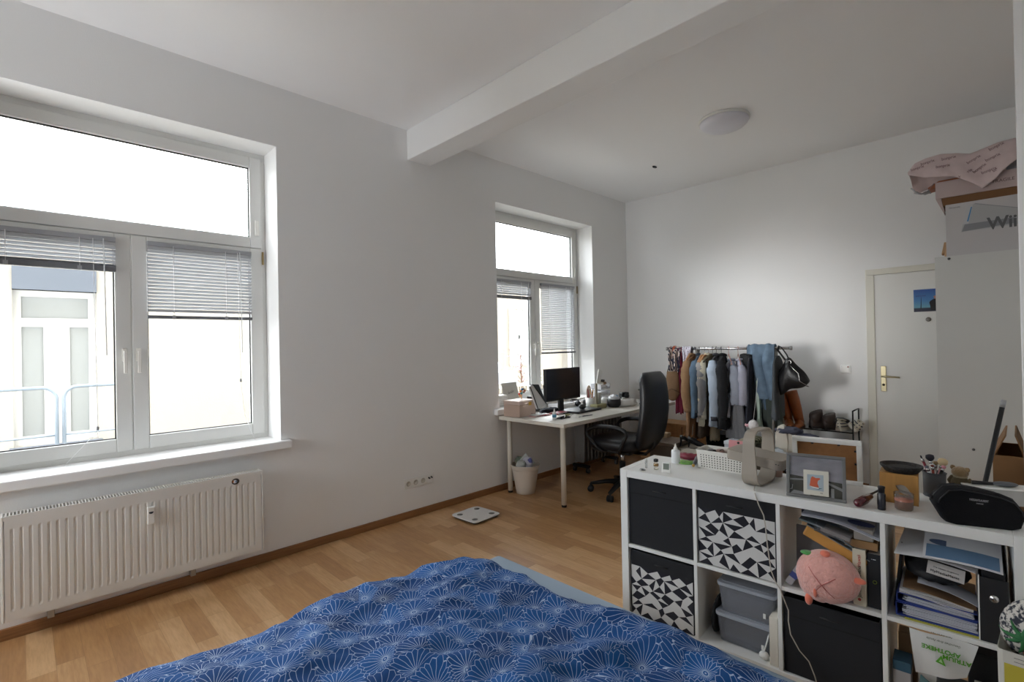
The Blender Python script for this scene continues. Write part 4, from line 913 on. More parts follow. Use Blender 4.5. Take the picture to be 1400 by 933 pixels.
brush('black-handled brush with pink round head at the right of the mesh cup', 0, 0, (*side(.024, -.010), .102), black_plastic, mat('bristle_pink', '#c0808c', .8), .008, .012)
# teddy
p0 = kp(1312, 684)+Vector((.05, .0, 0))
t = thing('teddy_bear', 'small beige teddy bear in a brown jumper sitting behind the black toiletry bag', 'teddy bear', p0, rot=(math.radians(0), math.radians(0), KR+2.6))
tan = mat('teddy_tan', '#8c7350', .95, bump=.6, bscale=120, sheen=.4); jm = mat('teddy_jumper', '#665a41', .9, bump=.5, bscale=160)
MB().ball((0, 0, .048), (.032, .028, .042), 20, 14).build('body', jm, t)
MB().ball((0, 0, .100), (.028, .026, .023), 20, 14, lambda d: 1).build('head', tan, t)
for sx in (-1, 1):
    MB().ball((sx*.025, 0, .115), (.010, .006, .010), 10, 8).build('ear', tan, t); MB().tube([(sx*.025, 0, .075), (sx*.040, -.008, .058), (sx*.038, -.016, .042)], [.011, .011, .009], 10).build('arm', jm, t)
    MB().tube([(sx*.016, -.01, .014), (sx*.024, -.04, .012), (sx*.026, -.055, .016)], [.014, .013, .012], 10).build('leg', tan, t)
MB().ball((0, -.024, .095), (.011, .009, .009), 10, 8).build('muzzle', mat('teddy_muzzle', '#a58c66', .9), t)
MB().tube([(.020*math.cos(a), .018*math.sin(a), .083) for a in [2*PI*i/16 for i in range(17)]], .004, 6).build('collar', mat('teddy_collar', '#a3957a', .9), t)
# toiletry bag
A = kp(1275, 713); B = kp(1390, 725.5)
ctr = (A+B)/2+KD*.035+KS*.004; wv = (B-A).length*1.0; ang3 = math.atan2((B-A).y, (B-A).x)
t = thing('toiletry_bag', 'long black fabric toiletry bag with small pale brand lettering on the shelf unit', 'toiletry bag', ctr, ang3)
bb = mat('toiletry_black', '#101013', .85, bump=.25, bscale=250, spec=.2)
hb = .098
prof = [(-.5, .050), (-.5, .06), (-.47, .075), (-.36, .103), (-.20, .108), (.05, .102), (.28, .092), (.42, .080), (.5, .055), (.52, .04), (.47, .006), (.38, 0), (-.28, 0), (-.38, .004)]
b = MB(); b.smooth = True
rings = []
for y, k in ((-.052, .86), (-.056, .92), (-.048, .98), (-.02, 1.0), (.02, 1.0), (.048, .98), (.052, .9)):
    rings.append([(x*wv*(1.06)*k, y*.72, .0+z*1.16*(.92 if k < .9 else 1)*(.97 if abs(y) > .05 else 1)+(.004 if k < .9 else 0)) for x, z in prof])
b.loft(rings); b.build('bag_body', bb, t)
b = MB(); b.tube([(x*wv*1.06*.93, -.0395, z*1.16*.93+.004) for x, z in prof[1:10]], .0022, 6); b.tube([(x*wv*1.06, 0, z*1.16+.001) for x, z in prof[1:9]], .003, 6); b.build('piping', black_plastic, t)
MB().tube([(-.52*wv, 0, .075), (-.58*wv, -.006, .084), (-.60*wv, -.002, .09)], [.006, .004, .003]).build('zip_pull', mat('zip_grey', '#3c3d40', .5), t)
text('lettering', 'YVESSAINTLAURENT', .0105, t, (-.02*wv/.25*.25+.004, -.0420, .090), (PI/2, math.radians(2), 0), mat('lettering_silver', '#a9a9ac', .5), sx=.52)
text('lettering', 'PARFUMS', .0055, t, (.002, -.0420, .079), (PI/2, math.radians(2), 0), mat('lettering_silver', '#a9a9ac', .5), sx=.8)
t = thing('white_tray', 'flat white tray or sheet lying behind the black toiletry bag', 'tray', kp(1345, 697)+KD*.14+KS*.045, ang3)
b = MB(); b.prism(rrect(.22, .085, .02, 5), .059, .065); b.build('tray_plate', lacquer, t, bevel=.002); b = MB(); b.prism(rrect(.18, .06, .01, 3), 0, .059); b.build('box_base', mat('tray_box', '#b3b3b0', .6), t)
t = thing('hair_brush', 'grey padded hair brush lying on the white tray', 'hair brush', kp(1345, 697)+KD*.14+KS*.065+Vector((0, 0, .0655)), ang3+.1)
MB().ball((0, 0, .009), (.040, .022, .009), 20, 10).build('brush_head', mat('brush_pad', '#5c6064', .5), t); MB().tube([(-.035, 0, .008), (-.10, .004, .008)], [.006, .008], 8).build('handle', black_plastic, t)
# cable-like stick & cardboard box behind the right end
bt = at(1345, 668, 0, 2.72); tp = at(1372.5, 547, 0, 2.76)
d_ = (tp-bt).normalized(); base = bt-d_*((bt.z-.0)/d_.z)
t = thing('black_rod', 'black rod with pale tip leaning up behind the right end of the shelf unit', 'rod', (base.x, base.y, 0))
MB().tube([d_*.004, (tp-base)-d_*.03], .0085, 10).build('rod', black_plastic, t); MB().tube([(tp-base)-d_*.03, tp-base], .0088, 10).build('rod_tip', mat('tip_grey', '#9a9a9a', .4), t)
xb0 = 3.06; cb = mat('cardboard', '#7d5a38', .85, vary=.1, vscale=10); A = at(1357, 622, 0, xb0)
yb0 = A.y; zb = A.z
t = thing('open_carton', 'tall open brown cardboard carton behind the right end of the shelf unit', 'carton', (xb0, yb0, 0))
b = MB(); wd_ = .50; dp = .38; tk = .006
b.box((0, -wd_, 0), (tk, 0, zb)); b.box((dp-tk, -wd_, 0), (dp, 0, zb)); b.box((tk, -tk, 0), (dp-tk, 0, zb)); b.box((tk, -wd_, 0), (dp-tk, -wd_+tk, zb)); b.box((tk, -wd_+tk, 0), (dp-tk, -tk, tk)); b.build('carton_body', cb, t)
e1 = at(1374, 597, 0, xb0)-Vector((xb0, yb0, 0))
for (y0_, y1_, z1_) in ((-.002, e1.y, e1.z),):
    b = MB(); b.prism([(y0_, zb), (y0_-.006, zb), (y1_-.004, z1_), (y1_+.002, z1_)], .01, dp-.01, 0); b.build('carton_flap', cb, t)
f2a = at(1400, 628, 0, xb0)-Vector((xb0, yb0, 0)); f2b = at(1388.5, 597, 0, xb0)-Vector((xb0, yb0, 0))
b = MB(); b.prism([(f2a.y, zb), (f2a.y-.006, zb), (f2b.y-.003, f2b.z), (f2b.y+.003, f2b.z)], .01, dp-.01, 0); b.build('carton_flap', cb, t)

# =============================================================== wardrobe
XW = 4.86
pt = at(1278, 352.5, 0, XW); YW = pt.y; ZW = pt.z
t = thing('wardrobe', 'tall plain grey-white wardrobe in front of the door, boxes stacked on top', 'wardrobe', (XW, YW, 0))
wm = mat('wardrobe_white', '#c9c9c5', .5); WD = YW-RY-.01
bx((0, -.018, 0), (.58, 0, ZW)).build('side_panel', wm, t); bx((0, -WD, 0), (.58, -WD+.018, ZW)).build('side_panel', wm, t)
bx((0, -WD+.018, .0), (.012, -.018, ZW)).build('back_panel', wm, t); bx((.012, -WD+.018, ZW-.018), (.58, -.018, ZW)).build('top_panel', wm, t); bx((.012, -WD+.018, .06), (.56, -.018, .078)).build('bottom_panel', wm, t)
bx((.562, -WD/2+.002, .06), (.58, -.019, ZW-.02)).build('wardrobe_door', wm, t); bx((.562, -WD+.02, .06), (.58, -WD/2-.002, ZW-.02)).build('wardrobe_door', wm, t)
g = MB()
for (u, v) in ((1297.5, 354), (1331, 615)):
    q = at(u, v, 0, XW)-Vector((XW, YW, 0)); g.tube([(-.002, q.y, q.z), (.001, q.y, q.z)], .009, 12)
g.build('cam_fitting', mat('fitting_grey', '#5b5b5a', .5), t)
# console box on the wardrobe
X2 = XW+.03
q0 = at(1294, 349, 0, X2); q1 = at(1293, 281, 0, X2); yb2 = q0.y; hw2 = q1.z-ZW
t = thing('console_box', 'grey-white game console carton with printed console picture on top of the wardrobe', 'carton', (X2, yb2, ZW+.001))
cw2 = .46
bx((0, -cw2, 0), (.13, 0, hw2)).build('carton_body', mat('console_box_grey', '#bcb9b9', .5), t, bevel=.002)
def W2P(u, v): q = at(u, v, 0, X2); return (q.y-yb2, q.z-ZW-.001)
def face(nm, pts, c_, x=-.0012, r_=.5): return MB().prism([W2P(*p) for p in pts], x, x+.0004, 0).build(nm, mat('boxprint_'+c_[1:], c_, r_), t)
face('printed_console', [(1322, 282), (1331, 279), (1397, 285), (1394, 306), (1325, 316), (1314, 318)], '#a9a9aa')
face('printed_console_top', [(1331, 279), (1397, 285), (1397, 284), (1334, 278)], '#8e8f92', -.0016)
face('printed_console_base', [(1319, 307), (1387, 297), (1386, 305), (1324, 315.5), (1315, 317)], '#7e8084', -.0018)
face('printed_blue_slot', [(1327.5, 283), (1329, 283), (1324, 303), (1322, 303)], '#3f7fb0', -.0020)
face('printed_side', [(1322, 282), (1330, 280), (1324, 306), (1316, 307)], '#b8b8ba', -.0015)
q = W2P(1369, 300)
text('lettering', 'Wii', .118, t, (-.002, q[0]-.004, q[1]-.024), (PI/2, 0, -PI/2), mat('logo_grey', '#57585a', .5), sx=.86, bold=.003)
q = W2P(1305, 282.5); text('lettering', 'Nintendo', .016, t, (-.002, q[0], q[1]-.008), (PI/2, 0, -PI/2), mat('logo_grey', '#57585a', .5))
# pale carton above with open brown band
q0 = at(1279, 272, 0, X2+.02); q1 = at(1279, 250, 0, X2+.02)
X3 = X2+.02; y3 = q0.y
t = thing('pale_carton', 'large pale pink-grey carton lying on the console carton', 'carton', (X3, y3, ZW+hw2+.002))
h3 = q1.z-(ZW+hw2)
bx((.01, -.58, 0), (.42, -.035, h3*.32)).build('carton_tray', mat('kraft_dark', '#7a5637', .8), t, bevel=.002); bx((0, -.60, h3*.32), (.43, 0, h3*.98)).build('carton_lid', mat('carton_pale', '#bba9a6', .7), t, bevel=.003)
MB().prism([(0, h3*.33), (-.002, h3*.30), (-.045, -.055), (-.05, -.05), (-.03, h3*.33)], .005, .1, 0).build('carton_flap', mat('carton_pale', '#bba9a6'), t)
q = at(1372, 247, 0, X3-.001)
text('lettering', 'FRAGILE', .03, t, (-.0012, q.y-y3, h3*.62), (PI/2, 0, -PI/2), mat('stamp_grey', '#5a4a48', .7))
# side stack: small boxes behind the left edge of the console box
q = at(1287, 338, 0, X2+.14)
t = thing('tan_carton', 'small tan carton with folded flap beside the console carton on the wardrobe', 'carton', (X2+.15, yb2-.005, ZW+.001))
bx((0, -.12, 0), (.16, .028, .13)).build('carton_body', mat('carton_tan', '#bf9a74', .75), t, bevel=.002); MB().prism([(.028, .13), (.045, .04), (.030, .05)], 0, .1, 0).build('carton_flap', mat('carton_tan', '#bf9a74'), t)
t = thing('olive_carton', 'narrow olive-brown carton on the small tan carton beside the console carton', 'carton', (X2+.15, yb2-.005, ZW+.132))
bx((0, -.12, 0), (.15, .016, hw2-.135)).build('carton_body', mat('carton_olive', '#6f5a2f', .7), t, bevel=.002); bx((-.001, -.01, .03), (0, .014, .08)).build('carton_label', mat('label_dark', '#34322e', .6), t)
# bag of plastic film on top
bagm = mat('film_pink', '#d9c6c5', .35, vary=.1, vscale=12, bump=.4, bscale=10)
t = thing('plastic_bag', 'crumpled pale pink printed plastic bag draped over the cartons on the wardrobe', 'bag', (X3, y3, ZW+hw2+h3+.004))
TOPL = [(1241, 236), (1250, 224), (1265, 217), (1285, 211), (1308, 209.5), (1326, 210.5), (1345, 203), (1365, 194.5), (1387, 189), (1398, 188)]
BOTL = [(1242, 240), (1250, 241), (1270, 243), (1290, 242), (1305, 241), (1318, 246), (1343, 257), (1362, 243), (1377, 228), (1396, 212)]
def gb(u, v):
    def ip(L_, axx): 
        k = min(int(u*(len(L_)-1)), len(L_)-2); f = u*(len(L_)-1)-k
        a_, c_ = L_[k], L_[k+1]; return at(a_[0]+(c_[0]-a_[0])*f, a_[1]+(c_[1]-a_[1])*f, 0, axx)
    Tp = ip(TOPL, X3+.04)-t.location; Bt = ip(BOTL, X3-.05)-t.location
    if v < .5:
        k = v/.5; p = Bt.lerp(Tp, k); p.x -= .02*math.sin(k*PI)+.010*math.sin(u*24+k*3)*(1-k); p.z += .006*nz(u*14, v*9, 2)
    else:
        k = (v-.5)/.5; p = Tp.copy(); p.x += .30*k; p.z -= max(.0, (Tp.z-.02))*k**2+.02*k*nz(u*8, k*4)
    return tuple(p)
g = MB(); g.smooth = True; g.grid(gb, 60, 30); g.build('bag_film', bagm, t, solid=.002)
bw = mat('bag_print', '#6a4049', .7)
for (u, v, a) in ((1254, 230, 9), (1268, 222, 8), (1297, 216, 2), (1289, 227, -3), (1331, 218, 28), (1362, 200, 22), (1357, 215, 22), (1320, 237, 30), (1339, 230, 35), (1352, 233, 15), (1367, 229, 25)):
    q = at(u, v, 0, X3-.048)-t.location
    text('printed_word', 'bonprix', .030, t, (q.x, q.y, q.z), (PI/2, math.radians(-a), -PI/2), bw, sx=.85)
t = thing('clear_film', 'crumpled clear plastic film hanging out under the pale pink bag', 'plastic film', (X3-.0, y3+.045, ZW+hw2+h3-.02))
g = MB(); g.smooth = True; g.grid(lambda u, v: (.02+.2*v, .10-.14*u+.01*math.sin(v*7), .02-.055*math.sin(u*PI)*(1-.5*v)+.012*nz(u*6, v*6)), 16, 10); g.build('film_sheet', glass('film_clear', (.8, .8, .83), .2, 1, .35, (.75, .76, .8)), t, solid=.001)
t = thing('orange_sleeve', 'rust and orange folded packet sticking out beneath the pale pink bag', 'packet', (X3+.03, y3+.002, ZW+hw2+h3-.003), 0)
MB().prism([(-.22, .0), (.035, -.035), (.045, -.02), (-.02, .018), (-.22, .020)], .0, .12, 0).build('packet_sheet', mat('rust_orange', '#9c5a36', .6), t)
t = thing('blue_grey_box', 'blue-grey flat box with red strip under the pale pink bag at the pier', 'box', (X3+.02, y3-.40, ZW+hw2+h3+.002))
bx((0, -.2, 0), (.2, .02, .095)).build('box_body', mat('box_bluegrey', '#8d9198', .6), t, bevel=.003); bx((-.001, -.2, .085), (.2, .021, .10)).build('box_edge', mat('box_rededge', '#8f3a32', .6), t)
# ===================================================================== desk
desk_m = mat('desk_white', '#dcd8cf', .4)
DZ = .73
dl, dr_, dyf, dyb = 3.268, 5.27, 2.715, 3.510
t = thing('desk', 'long white desk under the far window with white tubular legs', 'desk', (dl, dyf, 0), .012)
bx((0, 0, DZ-.034), (dr_-dl, dyb-dyf, DZ)).build('desk_top', desk_m, t, bevel=.003)
lg = mat('desk_leg_white', '#d6cfc2', .4)
for x, y in ((.07, .07), (.07, dyb-dyf-.07), (1.82, .09), (1.9, dyb-dyf-.07)):
    l = MB(); l.tube([(x, y, .02), (x, y, DZ-.034)], .0235, 18).build('leg', lg, t)
    MB().tube([(x, y, 0), (x, y, .022)], .0225, 18).build('foot', black_plastic, t)
def dp(u, v, z=DZ): p = at(u, v, 2, z); return Vector((p.x, p.y, DZ+.002))
# waste bin
p0 = at(719, 677, 2, 0)
t = thing('waste_bin', 'cream plastic waste paper bin filled with rubbish under the desk', 'waste bin', (p0.x+.06, p0.y+.06, 0))
bn = mat('bin_cream', '#d3cbc0', .5)
prof = [(0, 0), (.088, 0)]
for k in range(6): z = .035+.04*k; r = .088+.047*z/.27; prof += [(r-.0015, z-.003), (r, z), ]
prof += [(.136, .262), (.140, .272), (.135, .272), (.086, .006), (0, .006)]
MB().lathe(prof, n=40).build('bin_body', bn, t)
def rubb(label, name, loc, sz, rot, c1, c2, seed):
    q = thing(name, label, 'rubbish', (p0.x+.06+loc[0], p0.y+.06+loc[1], loc[2]), rot=rot)
    b = MB(); b.smooth = True; b.ball((0, 0, 0), sz, 22, 14, lambda d: 1+.25*nz(d.x*3+seed, d.y*3, d.z*3)); b.build('wrapper', mat('wrap_'+c1[1:], c1, .35), q)
    b = MB(); b.ball((0, -sz[1]*.35, sz[2]*.3), (sz[0]*.55, sz[1]*.72, sz[2]*.72), 12, 8, lambda d: 1+.2*nz(d.x*4, d.y*4+seed, d.z*3)); b.build('wrapper_print', mat('wrap_'+c2[1:], c2, .4), q)
rubb('crumpled grey-white wrapper at the left of the bin', 'crumpled_wrapper', (-.075, -.02, .275), (.045, .05, .045), (0, .3, 0), '#a9adaa', '#8c938f', 1)
rubb('crumpled white and violet-printed wrapper in the middle of the bin', 'crumpled_wrapper', (.005, -.03, .285), (.065, .05, .05), (0, -.5, .3), '#c9cad6', '#5a5f9e', 2)
rubb('crumpled dark green packet at the back of the bin', 'crumpled_packet', (-.03, .05, .30), (.045, .035, .04), (0, .2, 0), '#5c6658', '#6f7a66', 3)
q = thing('torn_packet', 'flat silver-white packet with a dark spot sticking up at the right of the bin', 'rubbish', (p0.x+.115, p0.y+.03, .24), rot=(.1, -.75, -.6))
bx((-.05, -.006, 0), (.05, .006, .135)).build('packet_body', mat('packet_silver', '#b9c0bf', .35), q, bevel=.004); bx((-.02, -.0075, .05), (.02, -.006, .09)).build('packet_spot', mat('packet_spot', '#39444a', .5), q)
# bathroom scale
c = [at(619, 704, 2, .03), at(650, 691.5, 2, .03), at(682, 700, 2, .03), at(651, 715, 2, .03)]
cc = (c[0]+c[1]+c[2]+c[3])/4
t = thing('bathroom_scale', 'white glass bathroom scale with four grey foot contacts lying on the floor', 'scale', (cc.x, cc.y, 0), .05)
b = MB(); b.prism(rrect(.295, .295, .035, 7), .018, .026); b.build('glass_platform', mat('scale_white', '#dfe0df', .15, coat=.5), t, bevel=.002)
b = MB(); b.prism(rrect(.27, .27, .03, 5), .006, .0175); b.build('scale_base', mat('scale_dark', '#3b3c3e', .5), t)
for x, y in ((-.095, -.09), (.095, -.09), (.095, .09), (-.095, .09)):
    MB().lathe([(0, .026), (.024, .026), (.024, .0268), (0, .0268)], (x, y, 0), 24).build('contact_pad', mat('scale_pad', '#6f706d', .35, .5), t); MB().lathe([(0, 0), (.014, 0), (.014, .007), (0, .007)], (x, y, 0), 12).build('foot', black_plastic, t)

# monitor
YM = 3.18
m0 = at(747, 550.5, 1, YM); m1 = at(793.5, 545, 1, YM); mt = at(747, 505.5, 1, YM)
wm_ = m1.x-m0.x; hm_ = mt.z-m0.z
t = thing('computer_monitor', 'black flat computer monitor standing on the desk, screen dark', 'monitor', ((m0.x+m1.x)/2, YM, DZ+.001))
zb_ = (m0.z+.0)-DZ
o = bx((-wm_/2, 0, zb_), (wm_/2, .035, zb_+hm_)).build('monitor_housing', black_plastic, t, bevel=.004)
bx((-wm_/2+.010, -.0015, zb_+.018), (wm_/2-.010, .0, zb_+hm_-.010)).build('screen', mat('screen_glass', '#26282e', .12), o)
text('lettering', 'DELL', .014, o, (0, -.002, zb_+.009), (PI/2, 0, 0), mat('logo_silver', '#8f9194', .4))
b = MB(); b.box((-.035, .03, .01), (.035, .055, zb_+.12)); b.build('stand_neck', black_plastic, t, bevel=.003)
b = MB(); b.prism(rrect(.26, .19, .03, 5, 0, .02), 0, .012); b.build('stand_base', black_plastic, t, bevel=.002)
MB().box((-wm_/2-.012, .004, zb_+hm_*.42), (-wm_/2-.001, .03, zb_+hm_*.52)).build('side_bump', black_plastic, t)
# beige keepsake box
A = dp(690.5, 570); B = dp(709.5, 572); C_ = dp(730, 568)
ax = (C_-B); w1 = ax.length; a1 = math.atan2(ax.y, ax.x); w2 = (A-B).length
t = thing('keepsake_box', 'beige lidded box with brass clasp on the near left corner of the desk', 'box', B+Vector((.01, .0, 0)), 0.06)
kb = mat('box_rose_beige', '#bfa797', .6)
w1, w2 = .235, .20
hk = .15
bx((0, 0, 0), (w1, w2, hk*.76)).build('box_body', kb, t, bevel=.003); o = bx((-.002, -.002, hk*.77), (w1+.002, w2+.002, hk)).build('box_lid', mat('lid_beige', '#cdb7aa', .55), t, bevel=.004)
bx((w1*.55, -.006, hk*.68), (w1*.72, -.002, hk*.90)).build('clasp', mat('clasp_brass', '#d0a955', .3, .9), t, bevel=.002)
# on the sill / behind the box
t = thing('card_sign', 'grey-white card with faint writing leaning against the left reveal of the far window', 'card', (WIN[1][0]+.20, FY-.12, WZ0+.024), rot=(math.radians(-14), 0, .1))
bx((0, 0, 0), (.24, .004, .23)).build('card_sheet', mat('card_grey', '#c3bfb7', .7), t); text('lettering', 'familie', .04, t, (.12, -.001, .13), (PI/2, -.15, 0), mat('ink_soft', '#8d8a84', .7), shear=.3)
t = thing('perforated_holder', 'white perforated metal holder on the sill behind the beige box', 'holder', (WIN[1][0]+.06, WY+.10, WZ0+.024))
bx((0, 0, 0), (.15, .10, .11)).build('holder_body', lacquer, t, bevel=.003)
g = MB()
for i in range(9):
    for j in range(5): g.box((.012+i*.016-.003, -.0008, .012+j*.018-.003), (.012+i*.016+.003, -.0002, .012+j*.018+.003))
for i in range(5):
    for j in range(5): g.box((-.0008, .012+i*.018-.003, .012+j*.018-.003), (-.0002, .012+i*.018+.003, .012+j*.018+.003))
g.build('perforation', mat('hole_grey', '#8d8a84', .8), t)
q = B+Matrix.Rotation(.06, 3, 'Z') @ Vector((.18, .12, hk+.003))
t = thing('flower_toy', 'little multicoloured craft figure standing on the beige box lid', 'ornament', (q.x, q.y, q.z))
MB().tube([(0, 0, 0), (.005, 0, .05)], .005).build('stem', mat('toy_tan', '#c99a62', .6), t)
for k, (x, z, c_) in enumerate(((-.03, .05, '#c94b3a'), (-.012, .075, '#d8884a'), (.01, .09, '#3f79a5'), (.032, .065, '#8a6f63'), (.03, .095, '#d9c8b4'), (0, .055, '#4aa0a0'), (.045, .075, '#c97a5a'), (-.02, .03, '#e0b070'))):
    MB().ball((x, 0, z), (.015, .010, .013), 10, 8).build('petal', mat('toy_'+c_[1:], c_, .6), t)
# tablet in folding cover, black file holder
t = thing('speaker', 'slim black desktop speaker behind the beige box', 'speaker', dp(734, 563)+Vector((.02, .06, 0)), .1)
bx((-.05, -.05, 0), (.04, .05, .15)).build('speaker_case', black_plastic, t, bevel=.006); MB().lathe([(.028, 0), (.028, .003), (.012, -.004), (0, -.004)], n=18).build('speaker_cone', mat('cone_dark', '#2b2b2d', .7), t, loc=(0, -.052, .06), rot=(PI/2, 0, 0))
P1 = at(741, 556, 1, 3.14); P2 = at(725.5, 528, 1, 3.14); P3 = at(734, 526.5, 1, 3.14); P4 = at(745, 553, 1, 3.14)
t = thing('tablet_folder', 'white board with black edges leaning backwards between the beige box and the monitor', 'folder', (P1.x, 3.14, DZ+.002), 0)
def rl(p): return (p.x-P1.x, p.z-DZ-.002)
bl_ = at(736, 560, 1, 3.14); br2 = at(747, 552.5, 1, 3.14)
pl_ = [rl(bl_), rl(br2), rl(at(728.5, 526.5, 1, 3.14)), rl(at(725, 529, 1, 3.14))]
pl_ = [(pl_[0][0], max(0, pl_[0][1])), pl_[1], pl_[2], pl_[3]]
MB().prism(pl_, 0, .03, 1).build('folder_board', mat('board_white', '#dcdcdc', .5), t)
e_ = [rl(br2), (rl(br2)[0]+.012, rl(br2)[1]), (rl(at(737, 526, 1, 3.14))), rl(at(728, 526, 1, 3.14))]
MB().prism(e_, .005, .04, 1).build('folder_cover', mat('tablet_dark', '#3c4348', .3), t)
MB().tube([(pl_[0][0]-.004, -.002, pl_[0][1]), (pl_[3][0]-.004, -.002, pl_[3][1]), (pl_[2][0], -.002, pl_[2][1]+.004), (pl_[1][0], -.002, pl_[1][1])], .005, 6).build('black_edge', black_plastic, t)
t = thing('document_tray', 'white paper tray standing on the desk behind the monitor foot', 'paper tray', Vector((dp(750, 560).x+.03, 3.345, DZ+.002)), 0)
bx((0, 0, 0), (.52, .17, .012)).build('tray_base', lacquer, t, bevel=.002); bx((0, .16, .0125), (.52, .17, .13)).build('tray_back', lacquer, t, bevel=.002); bx((0.01, .01, .0125), (.5, .155, .05)).build('papers', paper_w, t, bevel=.002)
# small clutter on the desk
t = thing('black_scarf', 'black fabric bundle lying at the monitor foot', 'cloth', dp(750, 566)+Vector((.0, .04, 0)), 0)
MB().ball((.06, 0, .022), (.14, .05, .026), 26, 14, lambda d: 1+.3*nz(d.x*5, d.y*3, d.z*2)).build('cloth_bundle', mat('cloth_navy', '#191b26', .9), t)
t = thing('red_notebook', 'dark red notebook under the monitor foot edge', 'notebook', dp(763, 568), .02); bx((0, 0, 0), (.17, .11, .014)).build('notebook_cover', mat('notebook_red', '#6f1f28', .5), t, bevel=.002); bx((.003, -.0005, .003), (.167, .1, .011)).build('pages', paper_w, t)
t = thing('paper_wad', 'white and pink magazines spread beside the beige box on the desk', 'magazines', dp(731, 571), -.1)
for k, (x, y, r_, c_) in enumerate(((0, 0, 0, '#c8456a'), (.01, -.01, .15, '#d9d7d4'), (.05, .01, -.2, '#b9343c'), (.04, 0, .05, '#e2e2e2'))):
    o = bx((0, 0, 0), (.15, .10, .003)).build('magazine_sheet', mat('mag_'+c_[1:], c_, .5), t, loc=(x, y, k*.0036), rot=(0, 0, r_))
t = thing('reading_glasses', 'dark-framed glasses lying on the magazines', 'glasses', dp(741, 569)+Vector((0, 0, .0175)), .2)
for sx in (-1, 1):
    MB().tube([(sx*.026+.02*math.cos(a), .013*math.sin(a), .005) for a in [2*PI*i/16 for i in range(17)]], .0018, 5).build('rim', black_plastic, t); MB().tube([(sx*.046, 0, .005), (sx*.05, .09, .004)], .0018, 5).build('temple', black_plastic, t)
MB().tube([(-.007, 0, .007), (.007, 0, .007)], .0018, 5).build('bridge', black_plastic, t)
t = thing('spray_bottle', 'small white bottle with blue label at the front of the desk', 'bottle', dp(758, 574.5))
MB().lathe([(0, 0), (.018, 0), (.019, .004), (.019, .062), (.008, .07)], n=18).build('bottle_body', mat('bottle_clear_white', '#d8dbda', .3), t); MB().lathe([(.0193, .022), (.0196, .022), (.0196, .050), (.0193, .050)], n=18, cap=False).build('bottle_label', mat('label_teal', '#4b86a5', .5), t); MB().lathe([(.008, .069), (.008, .080), (.004, .1), (0, .1)], n=12).build('bottle_nozzle', lacquer, t)
t = thing('smartphone', 'black smartphone lying at the front edge of the desk', 'phone', dp(768, 574), .1)
b = MB(); b.prism(rrect(.15, .075, .01, 3, .075, .037), 0, .009); b.build('phone_case', black_plastic, t, bevel=.001); bx((.005, .004, .009), (.145, .07, .0096)).build('screen', mat('screen_black', '#0a0a0d', .1), t)
t = thing('folded_cloth', 'small yellow-green cloth lying on the black smartphone', 'cloth', dp(776, 570.5)+Vector((0, 0, .012)), .1); MB().ball((0, 0, .008), (.04, .02, .010), 14, 8, lambda d: 1+.2*nz(d.x*4, d.y*4, d.z)).build('cloth_bundle', mat('phone_cloth', '#8f8a62', .8), t)
t = thing('key_bunch', 'bunch of silver keys near the laptop front edge', 'keys', dp(779, 568), 0)
for k in range(4):
    a = k*.7; MB().tube([(0, 0, .003+k*.002), (.05*math.cos(a), .03*math.sin(a), .003+k*.002)], .0035, 6).build('key', steel, t)
MB().tube([(.012*math.cos(a), .012*math.sin(a), .004) for a in [2*PI*i/12 for i in range(13)]], .0015, 5).build('key_ring', steel, t)
for k, (u, v, lb, c1) in enumerate(((795, 570.5, 'white ballpoint pen nearest the front edge of the desk', '#c9c9c9'), (803, 569.5, 'dark ballpoint pen beside the white pen on the desk', '#3a3a40'))):
    t = thing('ballpoint_pen', lb, 'pen', dp(u, v), 0.25-.4*k); MB().tube([(-.06, 0, .005), (.06, 0, .005)], .0045, 8).build('pen_barrel', mat('pen_'+c1[1:], c1, .4), t); MB().tube([(.06, 0, .005), (.072, 0, .005)], [.0035, .001], 8).build('pen_tip', dark_metal, t)
L0 = dp(790, 566.5)
t = thing('laptop', 'closed dark laptop lying on the desk to the right of the monitor', 'laptop', L0, .03)
b = MB(); b.prism(rrect(.40, .26, .012, 3, .20, .12), 0, .010); b.build('laptop_base', mat('laptop_dark', '#1c1d21', .4), t, bevel=.002); b = MB(); b.prism(rrect(.40, .26, .012, 3, .20, .12), .011, .019); b.build('laptop_lid', mat('laptop_grey', '#43464b', .35), t, bevel=.002)
t = thing('computer_mouse', 'black computer mouse on top of the closed laptop', 'mouse', L0+Vector((.18, .08, .0205)), .2); MB().ball((0, 0, .0), (.055, .032, .026), 20, 10, lambda d: 1 if d.z > 0 else .97).build('mouse_body', black_plastic, t); t.location.z += .024; MB().tube([(0, -.004, .024), (.03, -.004, .021)], .002, 5).build('scroll_wheel', dark_metal, t)
hp = dp(797, 556)
t = thing('headphones', 'black over-ear headphones lying behind the laptop', 'headphones', hp+Vector((0, .02, 0)), .1)
for sx in (-1, 1):
    MB().ball((sx*.07, 0, .034), (.022, .035, .034), 16, 12).build('ear_cup', mat('headphone_black', '#15171e', .5), t)
MB().tube([(.075*math.cos(a), .03+.09*math.sin(a), .04+.02*math.sin(a)) for a in [PI*i/14 for i in range(15)]], .010, 8).build('headband', mat('headphone_black', '#15171e'), t)
t = thing('pen_cup', 'white cup holding pens and paper slips to the right of the headphones', 'pen cup', dp(811, 559)+Vector((.02, .05, 0)))
MB().lathe([(0, 0), (.045, 0), (.05, .11), (.047, .11), (.043, .004), (0, .004)], n=24).build('cup_body', lacquer, t)
